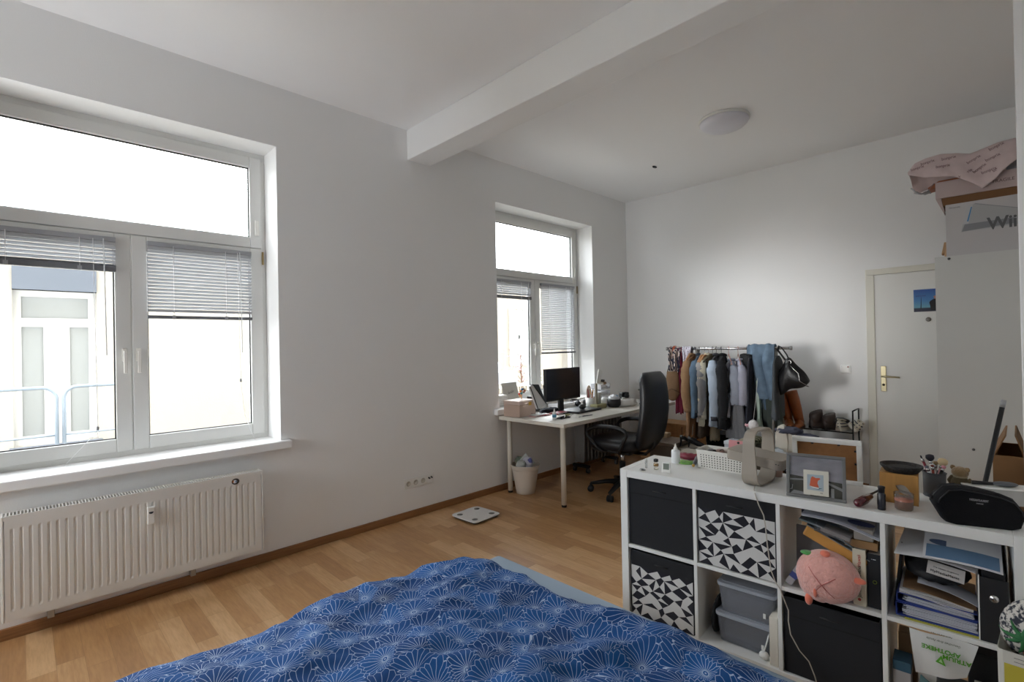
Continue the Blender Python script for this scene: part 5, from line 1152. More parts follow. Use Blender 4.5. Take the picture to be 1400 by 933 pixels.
for k, (x, y, c_, l) in enumerate(((-.03, 0, '#9c2f3a', .20), (-.02, .02, '#27407a', .17), (.01, .01, '#cfcfcf', .19), (.03, -.01, '#d9a24a', .20), (.02, .02, '#e0e0e0', .22), (0, -.02, '#c9775a', .17))):
    q = thing('pen', ['dark red pen in the white cup', 'navy blue pen in the white cup', 'light grey pen in the white cup', 'yellow ochre pencil in the white cup', 'tall white pen in the white cup', 'terracotta pen in the white cup'][k], 'pen', t.location+Vector((x*.4, y*.4, .006)))
    MB().tube([(0, 0, 0), (x*.8, y*.8, l-.015)], .0045, 8).build('pen_barrel', mat('pen_'+c_[1:], c_, .4), q); MB().tube([(x*.8, y*.8, l-.015), (x*.85, y*.85, l)], [.0042, .001], 8).build('pen_tip', dark_metal, q)
q = thing('paper_arch', 'pale yellow and pink paper cut-outs standing in the white cup', 'paper', t.location+Vector((.02, .03, .09)), .3)
MB().prism([(.07*math.cos(a), .07+.075*math.sin(a)) for a in [PI*i/12 for i in range(13)]]+[(-.06, .0), (.06, 0)], 0, .003, 1).build('paper_sheet', mat('paper_peach', '#d8c2ae', .7), q); MB().prism([(.0, .06), (.07, .04), (.03, .12)], -.002, -.0005, 1).build('paper_flower', mat('paper_gold', '#d9a94e', .7), q)
g0 = dp(821, 559)
t = thing('desk_organiser', 'olive grey desk block carrying an upright white phone stand', 'organiser', g0+Vector((0, .02, 0)), .05)
bx((-.09, -.04, 0), (.09, .05, .045)).build('organiser_block', mat('olive_block', '#8f8a64', .7), t, bevel=.005); MB().box((-.045, 0, .0455), (-.02, .02, .26)).build('stand_post', mat('post_taupe', '#8c8373', .6), t, bevel=.003)
b = MB(); b.box((-.035, -.006, 0), (.035, .006, .15)); o = b.build('phone_cradle', lacquer, t, bevel=.005, loc=(-.0, .005, .255), rot=(0, .35, 0))
bx((.0, .0, .0455), (.05, .03, .16)).build('white_block', mat('block_grey', '#b7b4ab', .5), t, bevel=.004)
s0 = dp(832, 551)
t = thing('drawer_tower', 'small clear stacked letter trays heaped with bits at the back of the desk', 'storage trays', s0+Vector((.02, .12, 0)), 0)
cl = glass('tray_clear', (.9, .9, .92), .1, .8, .45, (.8, .8, .82))
for k in range(3):
    z = k*.075; b = MB(); b.box((-.09, -.07, z), (.09, .07, z+.005)); b.box((-.09, -.07, z+.005), (-.086, .07, z+.06)); b.box((.086, -.07, z+.005), (.09, .07, z+.06)); b.box((-.086, .066, z+.005), (.086, .07, z+.06)); b.box((-.086, -.07, z+.005), (.086, -.067, z+.025)); b.build('tray', cl, t)
    bx((-.07, -.05, z+.006), (.06, .05, z+.04)).build('papers', paper_w, t, bevel=.005)
for k, (x, c_, r_, lb) in enumerate(((-.035, '#c9c4bc', (.04, .04, .018), 'pale cloth heaped on the top letter tray'), (.035, '#8f7355', (.035, .035, .018), 'brown pouch heaped on the top letter tray'), (.0, '#191a1e', (.045, .03, .014), 'black case topmost on the heap over the letter trays'))):
    q = thing('small_pouch', lb, 'pouch', t.location+Vector((x, -.02, .214+(.03 if k == 2 else 0)))); MB().ball((0, 0, 0), r_, 16, 10, lambda d, k=k: 1+.25*nz(d.x*4+k, d.y*3, d.z*3)).build('pouch_body', mat('heap_'+c_[1:], c_, .6), q); MB().tube([(-r_[0]*.6, -r_[1]*.6, r_[2]*.6), (r_[0]*.6, -r_[1]*.6, r_[2]*.6)], .002, 5).build('zip', mat('zip_dark', '#1c1b1c'), q)
t = thing('cosmetic_basket', 'black rounded basket full of white tissues on the desk', 'basket', dp(841.5, 557)+Vector((.0, .02, 0)))
MB().lathe([(0, 0), (.055, 0), (.075, .03), (.072, .085), (.068, .085), (.06, .01), (0, .01)], n=26).build('basket_body', mat('basket_black', '#17171c', .6), t)
q = thing('tissue_heap', 'white and light blue tissues bulging out of the black basket', 'tissues', t.location+Vector((0, 0, .085))); MB().ball((0, 0, .008), (.062, .055, .035), 24, 14, lambda d: 1+.35*nz(d.x*4, d.y*4, d.z*4)).build('tissues', mat('tissue_white', '#dfe2e4', .7), q); MB().ball((.02, -.02, .03), (.02, .02, .012), 10, 6).build('blue_tissue', mat('tissue_blue', '#8fb0c8', .7), q)
t = thing('white_bag', 'crumpled white plastic bag to the left of the black basket', 'bag', dp(833, 557)+Vector((.0, .05, 0))); MB().ball((0, 0, .05), (.055, .05, .05), 24, 14, lambda d: 1+.25*nz(d.x*4, d.y*4+3, d.z*4)).build('bag_body', mat('bag_white', '#cfcfcd'), t)
t = thing('white_cloth', 'white cloth spread at the far end of the desk beside the chair back', 'cloth', dp(858, 557)+Vector((.1, .12, 0))); MB().ball((0, 0, .03), (.17, .14, .045), 28, 14, lambda d: 1+.25*nz(d.x*4, d.y*4+3, d.z*4)).build('cloth_bundle', mat('cloth_white', '#d6d4d0', .85), t)
t = thing('camera', 'black and white camera-like gadget on the white cloth', 'camera', t.location+Vector((.02, .0, .070)), -.3); bx((-.05, -.03, 0), (.05, .03, .07)).build('camera_body', black_plastic, t, bevel=.008); MB().lathe([(.025, 0), (.025, .03), (.0, .03)], n=18).build('camera_lens', dark_metal, t, loc=(0, -.03, .035), rot=(PI/2, 0, 0)); bx((-.052, -.031, .0), (.052, -.028, .02)).build('camera_band', lacquer, t)
# cables under the desk edge
o = MB().tube([dp(840, 562)+Vector((.0, -.0, -.04)), dp(836, 566)+Vector((0, -.02, -.08)), dp(828, 570)+Vector((0, 0, -.11)), dp(822, 566)+Vector((0, .02, -.05))], .004, 6).build('desk_cable', black_plastic); tag(o, 'short black cable looping beneath the front edge of the desk', 'cable')

# ============================================================= office chair
fa = mat('chair_black', '#1b1c20', .38, bump=.12, bscale=120, spec=.4); plas = mat('chair_plastic', '#131417', .42)
CXY = Vector((4.005, 2.625, 0)); CR = .07     # faces the desk (+y)
t = thing('office_chair', 'high-backed black office chair with armrests pulled up to the desk', 'office chair', CXY, CR)
for k in range(5):
    a = math.radians(90+72*k+25); d_ = Vector((math.cos(a), math.sin(a), 0))
    l = MB(); l.tube([d_*.03+Vector((0, 0, .115)), d_*.16+Vector((0, 0, .105)), d_*.30+Vector((0, 0, .078))], [.034, .026, .019], 10, flat=.8); o = l.build('base_arm', plas, t)
    w = MB()
    pp_ = Vector((-d_.y, d_.x, 0))
    for sg in (-1, 1):
        c_ = d_*.30+pp_*sg*.015
        w.tube([c_-pp_*.009+Vector((0, 0, .030)), c_+pp_*.009+Vector((0, 0, .030))], .029, 18)
    w.tube([d_*.30+Vector((0, 0, .03)), d_*.30+Vector((0, 0, .078))], .010, 8); w.build('castor', mat('castor_black', '#222327', .5), o)
MB().lathe([(.045, .085), (.045, .13), (.028, .14), (.028, .30), (.0, .30)], n=20).build('gas_column', plas, t); MB().tube([(0, 0, .28), (0, 0, .40)], .02, 14).build('piston', chrome, t)
bx((-.10, -.13, .385), (.10, .13, .43)).build('tilt_mechanism', plas, t, bevel=.01); MB().tube([(.09, .05, .405), (.25, .06, .40)], .008, 8).build('tilt_lever', plas, t)
def rring(w_, d_, z, r=.3, n=36, cx=0, cy=0, e=4.0):
    out = []
    for i in range(n):
        a = 2*PI*i/n; c_, s_ = math.cos(a), math.sin(a)
        out.append((cx+w_/2*abs(c_)**(2/e)*(1 if c_ >= 0 else -1), cy+d_/2*abs(s_)**(2/e)*(1 if s_ >= 0 else -1), z))
    return out
b = MB(); b.smooth = True
b.loft([rring(.40, .40, .43), rring(.49, .49, .445), rring(.51, .51, .475), rring(.51, .51, .50), rring(.49, .49, .53), rring(.42, .42, .545)])
b.build('seat', fa, t)
bx((-.21, -.18, .415), (.21, .20, .435)).build('seat_pan', plas, t, bevel=.008)
# backrest: slabs stacked along a curved spine
sec = []
zs_ = [.46, .49, .54, .62, .70, .80, .90, 1.0, 1.08, 1.12, 1.145]
ws_ = [.30, .40, .46, .49, .495, .49, .475, .455, .435, .39, .30]
for z, w_ in zip(zs_, ws_):
    k = (z-.46)/.70; y = -.245-.10*k-.06*math.sin(k*PI)*.6+.05*k*k
    th = .105 if .5 < z < 1.1 else .07
    sec.append(rring(w_, th, z, cy=y-.015, e=3.2))
b = MB(); b.smooth = True; b.loft(sec); b.build('backrest', fa, t)
b = MB(); b.tube([(0, -.10, .40), (0, -.24, .40), (0, -.31, .47), (0, -.325, .60)], [.03, .03, .03, .025], 8, flat=.5); b.build('back_bracket', plas, t)
for k, z in enumerate((.60, .74, .88, 1.0)):
    kk = (z-.46)/.70; y = -.245-.10*kk-.06*math.sin(kk*PI)*.6+.05*kk*kk+.045
    MB().tube([(-.2, y-.01, z), (0, y, z), (.2, y-.01, z)], .004, 6).build('seam', mat('seam_black', '#0c0c0e', .6), t)
for sx in (-1, 1):
    pts = [(sx*.20, -.10, .43), (sx*.27, -.12, .44), (sx*.285, -.16, .52), (sx*.285, -.20, .60), (sx*.285, -.17, .645), (sx*.285, -.05, .665), (sx*.285, .10, .655), (sx*.285, .19, .615), (sx*.285, .19, .56), (sx*.28, .10, .47), (sx*.24, .06, .43), (sx*.2, .05, .43)]
    sm = [Vector(p) for p in pts]; fine = []
    for i in range(len(sm)-1):
        for j in range(4):
            f_ = j/4; p_1 = sm[max(i-1, 0)]; p2 = sm[i]; p3 = sm[i+1]; p4 = sm[min(i+2, len(sm)-1)]
            fine.append(.5*((2*p2)+(p3-p_1)*f_+(2*p_1-5*p2+4*p3-p4)*f_*f_+(3*p2-p_1-3*p3+p4)*f_**3))
    fine.append(sm[-1])
    MB().tube(fine, [.019 if p.z > .62 else .015 for p in fine], 10, flat=1.0).build('armrest', plas, t)
# ============================================================ clothes rail
RX, RZ = 5.0, 1.335
def ry(u, v=478, x=RX): return at(u, v, 0, x).y
yL, yR = ry(917), ry(1080)
t = thing('clothes_rack', 'metal clothes rail on splayed legs crammed with garments along the far wall', 'clothes rack', (RX, yL, 0), -PI/2)
LR = yL-yR
MB().tube([(-.03, 0, RZ), (LR, 0, RZ)], .0135, 14).build('top_rail', chrome, t)
MB().lathe([(.019, 0), (.019, .018), (0, .02)], n=16).build('rail_cap', steel, t, loc=(LR, 0, RZ), rot=(0, PI/2, 0)); MB().lathe([(.019, 0), (.019, .018), (0, .02)], n=16).build('rail_cap', steel, t, loc=(-.03, 0, RZ), rot=(0, -PI/2, 0))
for x in (.30, LR-.12):
    for sy in (-1, 1):
        MB().tube([(x, sy*.015, RZ-.012), (x+.0, sy*.06, RZ-.25), (x+(.02 if x > .3 else 0), sy*.24, .012)], .0115, 10).build('leg', steel, t)
        MB().tube([(x+(.02 if x > .3 else 0), sy*.24, .0), (x+(.02 if x > .3 else 0), sy*.24, .03)], .014, 10).build('foot', black_plastic, t)
    MB().tube([(x+.01, -.17, .42), (x+.01, .17, .42)], .009, 8).build('cross_brace', steel, t)
woodh = mat('hanger_wood', '#b3855a', .5); rose = mat('hanger_rose', '#b98a7c', .35, .5); blackh = mat('hanger_black', '#1a1a1c', .4)
def hanger(label, y, m, rz=0, w_=.40, drop=.10, name='coat_hanger'):
    t = thing(name, label, 'hanger', (RX, y, RZ), rz)
    r = .0185
    MB().tube([(r*math.cos(a), 0, r*math.sin(a)) for a in [math.radians(x) for x in range(190, -41, -20)]]+[(.004, 0, -.028), (0, 0, -.055)], .0022, 6).build('hook', chrome if m is woodh else m, t)
    b = MB()
    if m is woodh: b.tube([(-w_/2, 0, -drop-.03), (-w_/4, 0, -.075), (0, 0, -.055), (w_/4, 0, -.075), (w_/2, 0, -drop-.03)], [.008, .013, .014, .013, .008], 8)
    else: b.tube([(-w_/2, 0, -drop-.03), (0, 0, -.055), (w_/2, 0, -drop-.03), (-w_/2, 0, -drop-.03)], .004, 6)
    b.build('shoulder_bar', m, t); return t
def garment(name, label, cat, y, zb, m, w_=.40, wb=None, th=.055, rz=0, sleeves=.5, sm=None, yoke=None, seed=0, zt=-.07, fold=.6, nf=5, collar=None, dx=0, shoulder=.10, buttons=None, lean=.03):
    """hangs from the rail at y; local x across the shoulders (world x), z down from the rail"""
    t = thing(name, label, cat, (RX+dx, y, RZ), rz)
    wb = wb or w_*1.05; rings = []; L_ = RZ-zb; n = 40; K = 22; rnd = random.Random(seed); ph = rnd.random()*6
    for k in range(K+1):
        f = k/K; z = zt-f*(L_+zt)
        s = min(1, (f*(L_+zt))/shoulder); hw_ = .055+(w_/2-.055)*math.sin(s*PI/2)**.8 if s < 1 else w_/2+(wb-w_)/2*((f-shoulder/L_)/(1-shoulder/L_))
        tk = th*(.55+.45*s)*(1+.3*f); row = []
        for i in range(n):
            a = 2*PI*i/n; q = math.cos(a); r_ = math.sin(a)
            w1 = fold*math.sin(nf*q*PI+ph+f*1.5)*f+.25*nz(q*2+seed, f*4, r_)
            row.append((hw_*q+.022*nz(f*4, seed, q*1.5)-lean*f*f, tk*.5*(abs(r_)**.7)*(1 if r_ >= 0 else -1)*(1-.4*q*q)+.022*w1, z-.010*math.sin(nf*q*2+ph)*f*f+.02*(abs(q) > .7)*s*(1-f)))
        rings.append(row)
    b = MB(); b.smooth = True; b.loft(rings)
    if yoke:
        nf_ = len(b.f); 
        for i, fc in enumerate(b.f):
            zc = sum(b.v[j][2] for j in fc)/len(fc); b.mi[i] = 1 if zc > -yoke[0] else 0
        b.build('garment_body', [m, yoke[1]], t)
    else: b.build('garment_body', m, t)
    if sleeves:
        for sx in (-1, 1):
            x0 = sx*(w_/2-.02); l = sleeves; yy = -.012*(1 if sx < 0 else -1)
            j = rnd.uniform(-.02, .02); pts = [(x0-sx*.02, 0, zt-shoulder*.55), (x0+sx*.025, yy*.5, zt-shoulder-.03), (x0+sx*.035, yy+j*.5, zt-.22), (x0+sx*.040, yy+j, zt-.33), (x0+sx*.028, yy+j, zt-.42), (x0+sx*.006-lean*.5, yy, zt-l)]
            rr_ = [.035, .054, .050, .045, .047, .037]; P2_ = []; R2_ = []
            for i_ in range(5):
                for j_ in range(5):
                    f_ = j_/5; pa_ = Vector(pts[i_]).lerp(Vector(pts[i_+1]), f_); kk_ = i_+f_
                    P2_.append(pa_+Vector((.008*nz(kk_*2.1, seed, sx), .008*nz(kk_*1.9, seed+4, sx), 0))); R2_.append((rr_[i_]+(rr_[i_+1]-rr_[i_])*f_)*(1+.05*math.sin(kk_*4+seed)+.10*nz(kk_*2.3, seed)))
            P2_.append(Vector(pts[5])); R2_.append(rr_[5])
            MB().tube(P2_, R2_, 16, flat=.8).build('sleeve', sm or m, t)
            MB().tube([(x0+sx*.008-lean*.46, yy, zt-l+.035), (x0+sx*.006-lean*.5, yy, zt-l-.006)], [.037, .036], 14).build('cuff', collar or sm or m, t)
    if collar or sleeves:
        MB().tube([(.062*math.cos(a), .03*math.sin(a), zt+.004-.012*math.cos(a)) for a in [2*PI*i/18 for i in range(19)]], .011, 8).build('collar', collar or sm or m, t)
    return t
def drape(name, label, cat, y0, y1, lf, lb, m, r=.017, seed=0, amp=.012, taper=1.0, thick=.006, hem=None, dx=0, fr=1.0, hemn=.02):
    """cloth folded over the rail between y0>y1; lf/lb how far it hangs in front (towards -x) and behind"""
    t = thing(name, label, cat, (RX+dx, (y0+y1)/2, RZ)); W_ = abs(y0-y1)
    tot = lf+PI*r+lb
    def fn(u, v):
        s = v*tot; yy = (u-.5)*W_
        if s < lf: x, z, k = -r, -(lf-s), (lf-s)/lf
        elif s < lf+PI*r: a = (s-lf)/r; x, z, k = -r*math.cos(a), r*math.sin(a), 0
        else: x, z, k = r, -(s-lf-PI*r), (s-lf-PI*r)/lb
        k = min(1, k)
        off = amp*(math.sin(u*11*fr+seed+k)+.7*math.sin(u*23*fr+seed*2+k*3))*min(1, k*3+.15)+.016*nz(u*4, k*3, seed)
        sg = -1 if s < lf+PI*r/2 else 1
        yy *= 1+(taper-1)*k
        return (x+sg*abs(off)*1.1*(k > 0)+sg*.012*k, yy+.012*nz(k*4, seed, u)*k, z-hemn*nz(u*5, seed)*k+.01*nz(u*6, k*6, seed))
    b = MB(); b.smooth = True; b.grid(fn, 44, 50); b.build('draped_cloth', m, t, solid=thick)
    return t
def zpx(u, v, x=4.8): return at(u, v, 0, x).z
def patm(name, c1, c2, scale, kind='wave', rough=.85):
    m = bpy.data.materials.new(name); m.use_nodes = True; nt = m.node_tree; b = nt.nodes['Principled BSDF']; b.inputs['Roughness'].default_value = rough
    tc = nt.nodes.new('ShaderNodeTexCoord')
    if kind == 'wave': n = nt.nodes.new('ShaderNodeTexWave'); n.inputs['Scale'].default_value = scale; n.inputs['Distortion'].default_value = 6; o_ = n.outputs['Fac']
    elif kind == 'stripe': n = nt.nodes.new('ShaderNodeTexWave'); n.inputs['Scale'].default_value = scale; n.inputs['Distortion'].default_value = .6; n.bands_direction = 'DIAGONAL'; o_ = n.outputs['Fac']
    else: n = nt.nodes.new('ShaderNodeTexVoronoi'); n.inputs['Scale'].default_value = scale; o_ = n.outputs['Distance']
    nt.links.new(tc.outputs['Object'], n.inputs['Vector']); r = nt.nodes.new('ShaderNodeValToRGB'); nt.links.new(o_, r.inputs[0]); nt.links.new(r.outputs[0], b.inputs['Base Color'])
    e = r.color_ramp.elements; lo, hi = (.42, .55) if kind != 'dot' else (.25, .32)
    e[0].position = lo; e[0].color = (*hexc(c1), 1); e[1].position = hi; e[1].color = (*hexc(c2), 1); return m
def cloth(n, c, **k): return mat('cloth_'+n, c, .9, bump=.35, bscale=90, vary=.10, vscale=10, **k)
denim = mat('denim', '#697f94', .9, bump=.4, bscale=220, vary=.22, vscale=14); denim2 = mat('denim_jacket', '#556a7e', .9, bump=.4, bscale=220, vary=.2, vscale=10)
# far-left drapes
drape('patterned_scarf', 'navy, white and orange patterned scarf slung over the left end of the clothes rail', 'scarf', ry(916), ry(932), RZ-zpx(923, 507, 4.98), .30, patm('scarf_print', '#23283f', '#c9b9b0', 14), seed=1, amp=.030, taper=.8, thick=.012)
drape('orange_scarf', 'narrow rust orange scarf between the patterned scarf folds', 'scarf', ry(921), ry(924), .14, .2, cloth('rust', '#a8543a'), r=.026, seed=5, amp=.004)
drape('maroon_scarf', 'long narrow maroon scarf hanging behind the tan hobo bag', 'scarf', ry(926), ry(933), RZ-zpx(928, 565, 4.98), .4, cloth('maroon', '#6a1733'), seed=2, amp=.010, taper=1.5)
drape('dotted_scarf', 'white scarf with tiny dark dots over the rail beside the camel jacket', 'scarf', ry(934), ry(946), RZ-zpx(936, 512, 4.98), .35, patm('dot_print', '#5c5866', '#cdc9d6', 70, 'dot'), r=.021, seed=3, amp=.014, taper=.6)
# tan bag
q = Vector((RX-.05, ry(919, 510, 4.95), zpx(919, 548, 4.95)))
t = thing('tan_handbag', 'slouchy tan suede handbag hanging at the left end of the clothes rail', 'handbag', q, -PI/2+.35)
hb_ = zpx(919, 508, 4.95)-q.z
b = MB(); b.smooth = True
b.loft([rring(w_, d_, z*hb_, cx=cx, e=2.8) for z, w_, d_, cx in ((0, .03, .03, .0), (.06, .09, .07, .0), (.25, .155, .10, 0), (.45, .15, .10, .002), (.75, .135, .075, .004), (1, .115, .035, .004))]); b.build('bag_body', mat('suede_tan', '#7d6248', .85, bump=.4, bscale=60, vary=.15, vscale=12), t)
MB().tube([(-.075, -.052, hb_*.30), (0, -.062, hb_*.42), (.078, -.05, hb_*.30)], .004, 6).build('flap_seam', mat('suede_dark', '#5b4532', .9), t)
MB().tube([(-.05, 0, hb_-.01), (-.02, 0, hb_+.10), (0, .0, RZ-q.z+.012), (.02, .0, hb_+.10), (.05, 0, hb_-.01)], .0045, 6).build('strap', mat('strap_dark', '#4d3a2b', .7), t)
# hanging garments, left to right
hanger('wooden hanger carrying the camel jacket', ry(946), woodh, .12)
garment('camel_jacket', 'camel brown jacket on a wooden hanger, first garment after the dotted scarf', 'jacket', ry(947), zpx(936, 552), cloth('camel', '#86684a'), w_=.42, rz=.12, sleeves=.56, seed=1)
hanger('black hanger carrying the long brown suede coat', ry(950), blackh, .05)
garment('brown_coat', 'long brown suede coat reaching lowest beneath the camel and denim jackets', 'coat', ry(951), zpx(940, 602), mat('suede_brown', '#8a6546', .85, bump=.3, bscale=40, vary=.15, vscale=9), w_=.38, wb=.44, th=.07, sleeves=0, seed=2)
hanger('black hanger carrying the blue denim jacket', ry(956), blackh, .1)
garment('denim_jacket', 'blue denim jacket between the brown coat and the pale grey hooded top', 'jacket', ry(957), zpx(945, 572), denim2, w_=.42, th=.08, rz=.15, sleeves=.60, seed=3, collar=mat('denim_dark', '#333f4c', .9))
hanger('wooden hanger carrying the pale grey hooded top', ry(963), woodh, .1)
garment('grey_hoodie', 'pale grey hooded top next to the cream cardigan', 'sweater', ry(963.5), zpx(953, 578), cloth('heather', '#a09f9f'), w_=.40, rz=.1, sleeves=.60, seed=4)
hanger('wooden hanger carrying the cream cardigan', ry(968), woodh, .0)
garment('cream_cardigan', 'cream knitted cardigan between the grey hooded top and the blue-grey jacket', 'cardigan', ry(968.5), zpx(960, 582), cloth('cream', '#d6d0ba'), w_=.38, rz=.0, sleeves=.62, seed=5)
garment('taupe_dress', 'taupe fur-trimmed garment showing below the cream cardigan', 'garment', ry(961.5), zpx(956, 600), cloth('taupe', '#7f7268'), w_=.20, wb=.26, sleeves=0, seed=6, th=.04, zt=-.35, shoulder=.08)
hanger('black hanger carrying the olive brown coat', ry(974), blackh, -.05)
garment('olive_coat', 'olive brown coat squeezed behind the cream cardigan', 'coat', ry(974), zpx(968, 584), cloth('brownolive', '#5c5340'), w_=.24, rz=-.05, sleeves=0, seed=7, zt=-.05)
garment('beige_trousers', 'pale beige trouser legs hanging below the olive coat', 'trousers', ry(976.5), zpx(970, 606), cloth('beige', '#b3a78f'), w_=.13, wb=.15, sleeves=0, seed=8, th=.05, zt=-.40, shoulder=.05)
hanger('black hanger carrying the pale blue jacket with charcoal shoulders', ry(979), blackh, .1)
garment('blue_yoke_jacket', 'pale blue jacket with charcoal shoulders in the middle of the rail', 'jacket', ry(980), zpx(972, 583), cloth('paleblue', '#a9b7c8'), w_=.44, th=.09, rz=.18, sleeves=.62, yoke=(.20, cloth('charcoal', '#3a3b42')), seed=9, collar=cloth('charcoal', '#3a3b42'))
hanger('black hanger carrying the black suit jacket', ry(986), blackh, .2)
garment('black_jacket', 'black suit jacket right of the pale blue jacket with charcoal shoulders', 'jacket', ry(988), zpx(985, 586), cloth('black', '#121317'), w_=.44, th=.11, rz=.30, sleeves=.60, seed=10)
garment('white_blouse', 'white and pale blue blouse hanging low behind the ruffled striped blouse', 'blouse', ry(998), zpx(995, 572), cloth('whiteblue', '#c3cbd8'), w_=.26, th=.05, rz=.1, sleeves=0, seed=12, shoulder=.06, zt=-.12)
hanger('rose-coloured wire hanger with the ruffled grey-blue blouse', ry(996), rose, .55, .34, .12)
garment('ruffled_blouse', 'ruffled grey-blue striped blouse on the left rose-coloured hanger', 'blouse', ry(999), zpx(999, 540), cloth('stripe_blue', '#9aa1b0'), w_=.34, th=.09, rz=.55, sleeves=.22, seed=13, fold=.9, nf=8, zt=-.12)
hanger('rose-coloured wire hanger with the lilac striped blouse', ry(1009), rose, .5, .34, .12)
garment('lilac_blouse', 'crumpled lilac striped blouse on the right rose-coloured hanger', 'blouse', ry(1011), zpx(1012, 538), cloth('stripe_lilac', '#a2a3b2'), w_=.30, th=.09, rz=.5, sleeves=.20, seed=14, fold=.9, nf=7, zt=-.12)
garment('grey_trousers', 'wide mid-grey trousers hanging low in front of the rail centre', 'trousers', ry(1005), zpx(1004, 604), cloth('midgrey', '#77787c'), w_=.24, wb=.30, th=.08, rz=.9, sleeves=0, seed=15, zt=-.32, shoulder=.03, dx=-.05)
hanger('black clip hanger with black trousers, next to the jeans', ry(1021), blackh, .3, .26, .03)
garment('black_trousers', 'long black trousers between the lilac blouse and the jeans', 'trousers', ry(1020), zpx(1018, 582), cloth('jet', '#101114'), w_=.26, wb=.34, th=.08, rz=.7, sleeves=0, seed=16, shoulder=.03, zt=-.05)
garment('navy_dress', 'dark navy garment hanging just behind the black trousers', 'dress', ry(1027), zpx(1026, 582), cloth('navy', '#20242f'), w_=.34, wb=.42, th=.06, rz=.2, sleeves=0, seed=17)
drape('blue_jeans', 'light blue denim jeans thrown over the right half of the rail', 'jeans', ry(1024), ry(1061), RZ-zpx(1035, 545, 4.98), .42, denim, r=.034, seed=4, amp=.022, thick=.014, dx=-.012, fr=.40, hemn=.006)
drape('rolled_jeans', 'second jeans leg with rolled hem under the thrown jeans', 'jeans', ry(1040), ry(1060), RZ-zpx(1045, 560, 4.98), .30, mat('denim_deep', '#566c82', .9, bump=.4, bscale=220, vary=.2, vscale=12), r=.019, seed=9, amp=.014, thick=.012, taper=.8, fr=.45, hemn=.01)
garment('mint_garment', 'pale mint garment strip under the jeans', 'garment', ry(1036), zpx(1036, 592), cloth('mint', '#bccfc4'), w_=.10, wb=.14, th=.05, rz=.4, sleeves=0, seed=18, zt=-.30, shoulder=.03, dx=-.03)
garment('green_trousers', 'dark grey-green trousers hanging beneath the jeans', 'trousers', ry(1051), zpx(1048, 592), cloth('greygreen', '#454d48'), w_=.22, wb=.26, th=.10, rz=.95, sleeves=0, seed=19, zt=-.22, shoulder=.03)
garment('slate_garment', 'slate grey garment at the right end of the rail behind the black handbag', 'garment', ry(1063), zpx(1062, 575), cloth('slate', '#484c50'), w_=.34, wb=.36, th=.05, rz=.1, sleeves=0, seed=20)
t = thing('white_toy', 'small white and pink fluffy thing hanging below the black trousers', 'ornament', (RX-.22, ry(1030, 582, RX-.22), zpx(1030, 582, RX-.22))); MB().ball((0, 0, 0), (.04, .045, .05), 20, 14, lambda d: 1+.3*nz(d.x*4, d.y*4, d.z*4)).build('fluffy_body', mat('fluff_white', '#dcd8d8', .9, bump=1, bscale=60), t); MB().ball((0, .05, 0), (.03, .025, .02), 12, 8).build('pink_tip', mat('fluff_pink', '#cfa0a6', .9), t)
o = MB().tube([(RX-.22, t.location.y, t.location.z+.045), (RX-.14, t.location.y, t.location.z+.25), (RX, t.location.y, RZ+.016)], .0015, 5).build('hanging_string', cordm, t); o.matrix_parent_inverse = Matrix.Translation(-t.location)
# black handbag
lth = mat('black_leather', '#17171a', .38, bump=.35, bscale=25, vary=.2, vscale=20)
q = Vector((RX-.06, ry(1086, 510, 4.94), 0)); zb = zpx(1084, 541, 4.94); zt_ = zpx(1084, 500, 4.94); q.z = zb
t = thing('black_handbag', 'slouchy black leather handbag hanging from the right end of the clothes rail', 'handbag', q, -PI/2+.0)
hh = zt_-zb
wl = q.y-at(1063, 515, 0, 4.94).y; wr = q.y-at(1107, 520, 0, 4.94).y
TP = [(1062, 509), (1065, 505), (1070, 501), (1074, 492), (1078, 488), (1082, 489), (1086, 496), (1093, 502), (1100, 508), (1104, 514), (1107, 520)]
BT = [(1062, 538), (1065, 541), (1070, 541), (1074, 537), (1078, 533), (1082, 532), (1086, 532), (1093, 531.5), (1100, 529), (1104, 526), (1107, 522)]
b = MB(); b.smooth = True; secs = []
for k, (a_, c_) in enumerate(zip(TP, BT)):
    A_ = at(*a_, 0, 4.94); C_ = at(*c_, 0, 4.94); x = q.y-(A_.y+C_.y)/2; hi = A_.z-zb; lo = C_.z-zb; f = k/10
    th_ = .065*math.sin(PI*(.08+.86*f))**.6
    secs.append([(x, th_*math.cos(a)*(1+.25*nz(k, a))*(1 if math.sin(a) < .6 else .6), (hi+lo)/2+(hi-lo)/2*math.sin(a)+.008*nz(k*.9, a*2, 3)) for a in [2*PI*i/24 for i in range(24)]])
b.loft(secs); b.build('bag_body', lth, t, sub=1)
xs_ = wl+(wr-wl)*.34
MB().tube([(xs_+.03, -.02, hh*1.05), (xs_+.0, -.02, hh*1.35), (xs_-.05, 0, RZ-zb+.018-.01), (xs_-.075, .01, RZ-zb+.019), (xs_-.09, .03, RZ-zb-.02), (xs_-.04, .05, hh*1.2), (xs_+.03, .03, hh*.95)], .011, 8, flat=.5).build('strap', lth, t)
MB().tube([(xs_+.03, -.045, hh*1.0), (xs_+.10, -.06, hh*.75), (xs_+.11, -.062, hh*.5), (xs_+.18, -.055, hh*.33), (wr-.06, -.045, hh*.38)], .0035, 6).build('chrome_zip', chrome, t)
MB().tube([(xs_+.022+.014*math.cos(a), -.03, hh*1.12+.014*math.sin(a)) for a in [2*PI*i/14 for i in range(15)]], .003, 6).build('strap_ring', chrome, t)
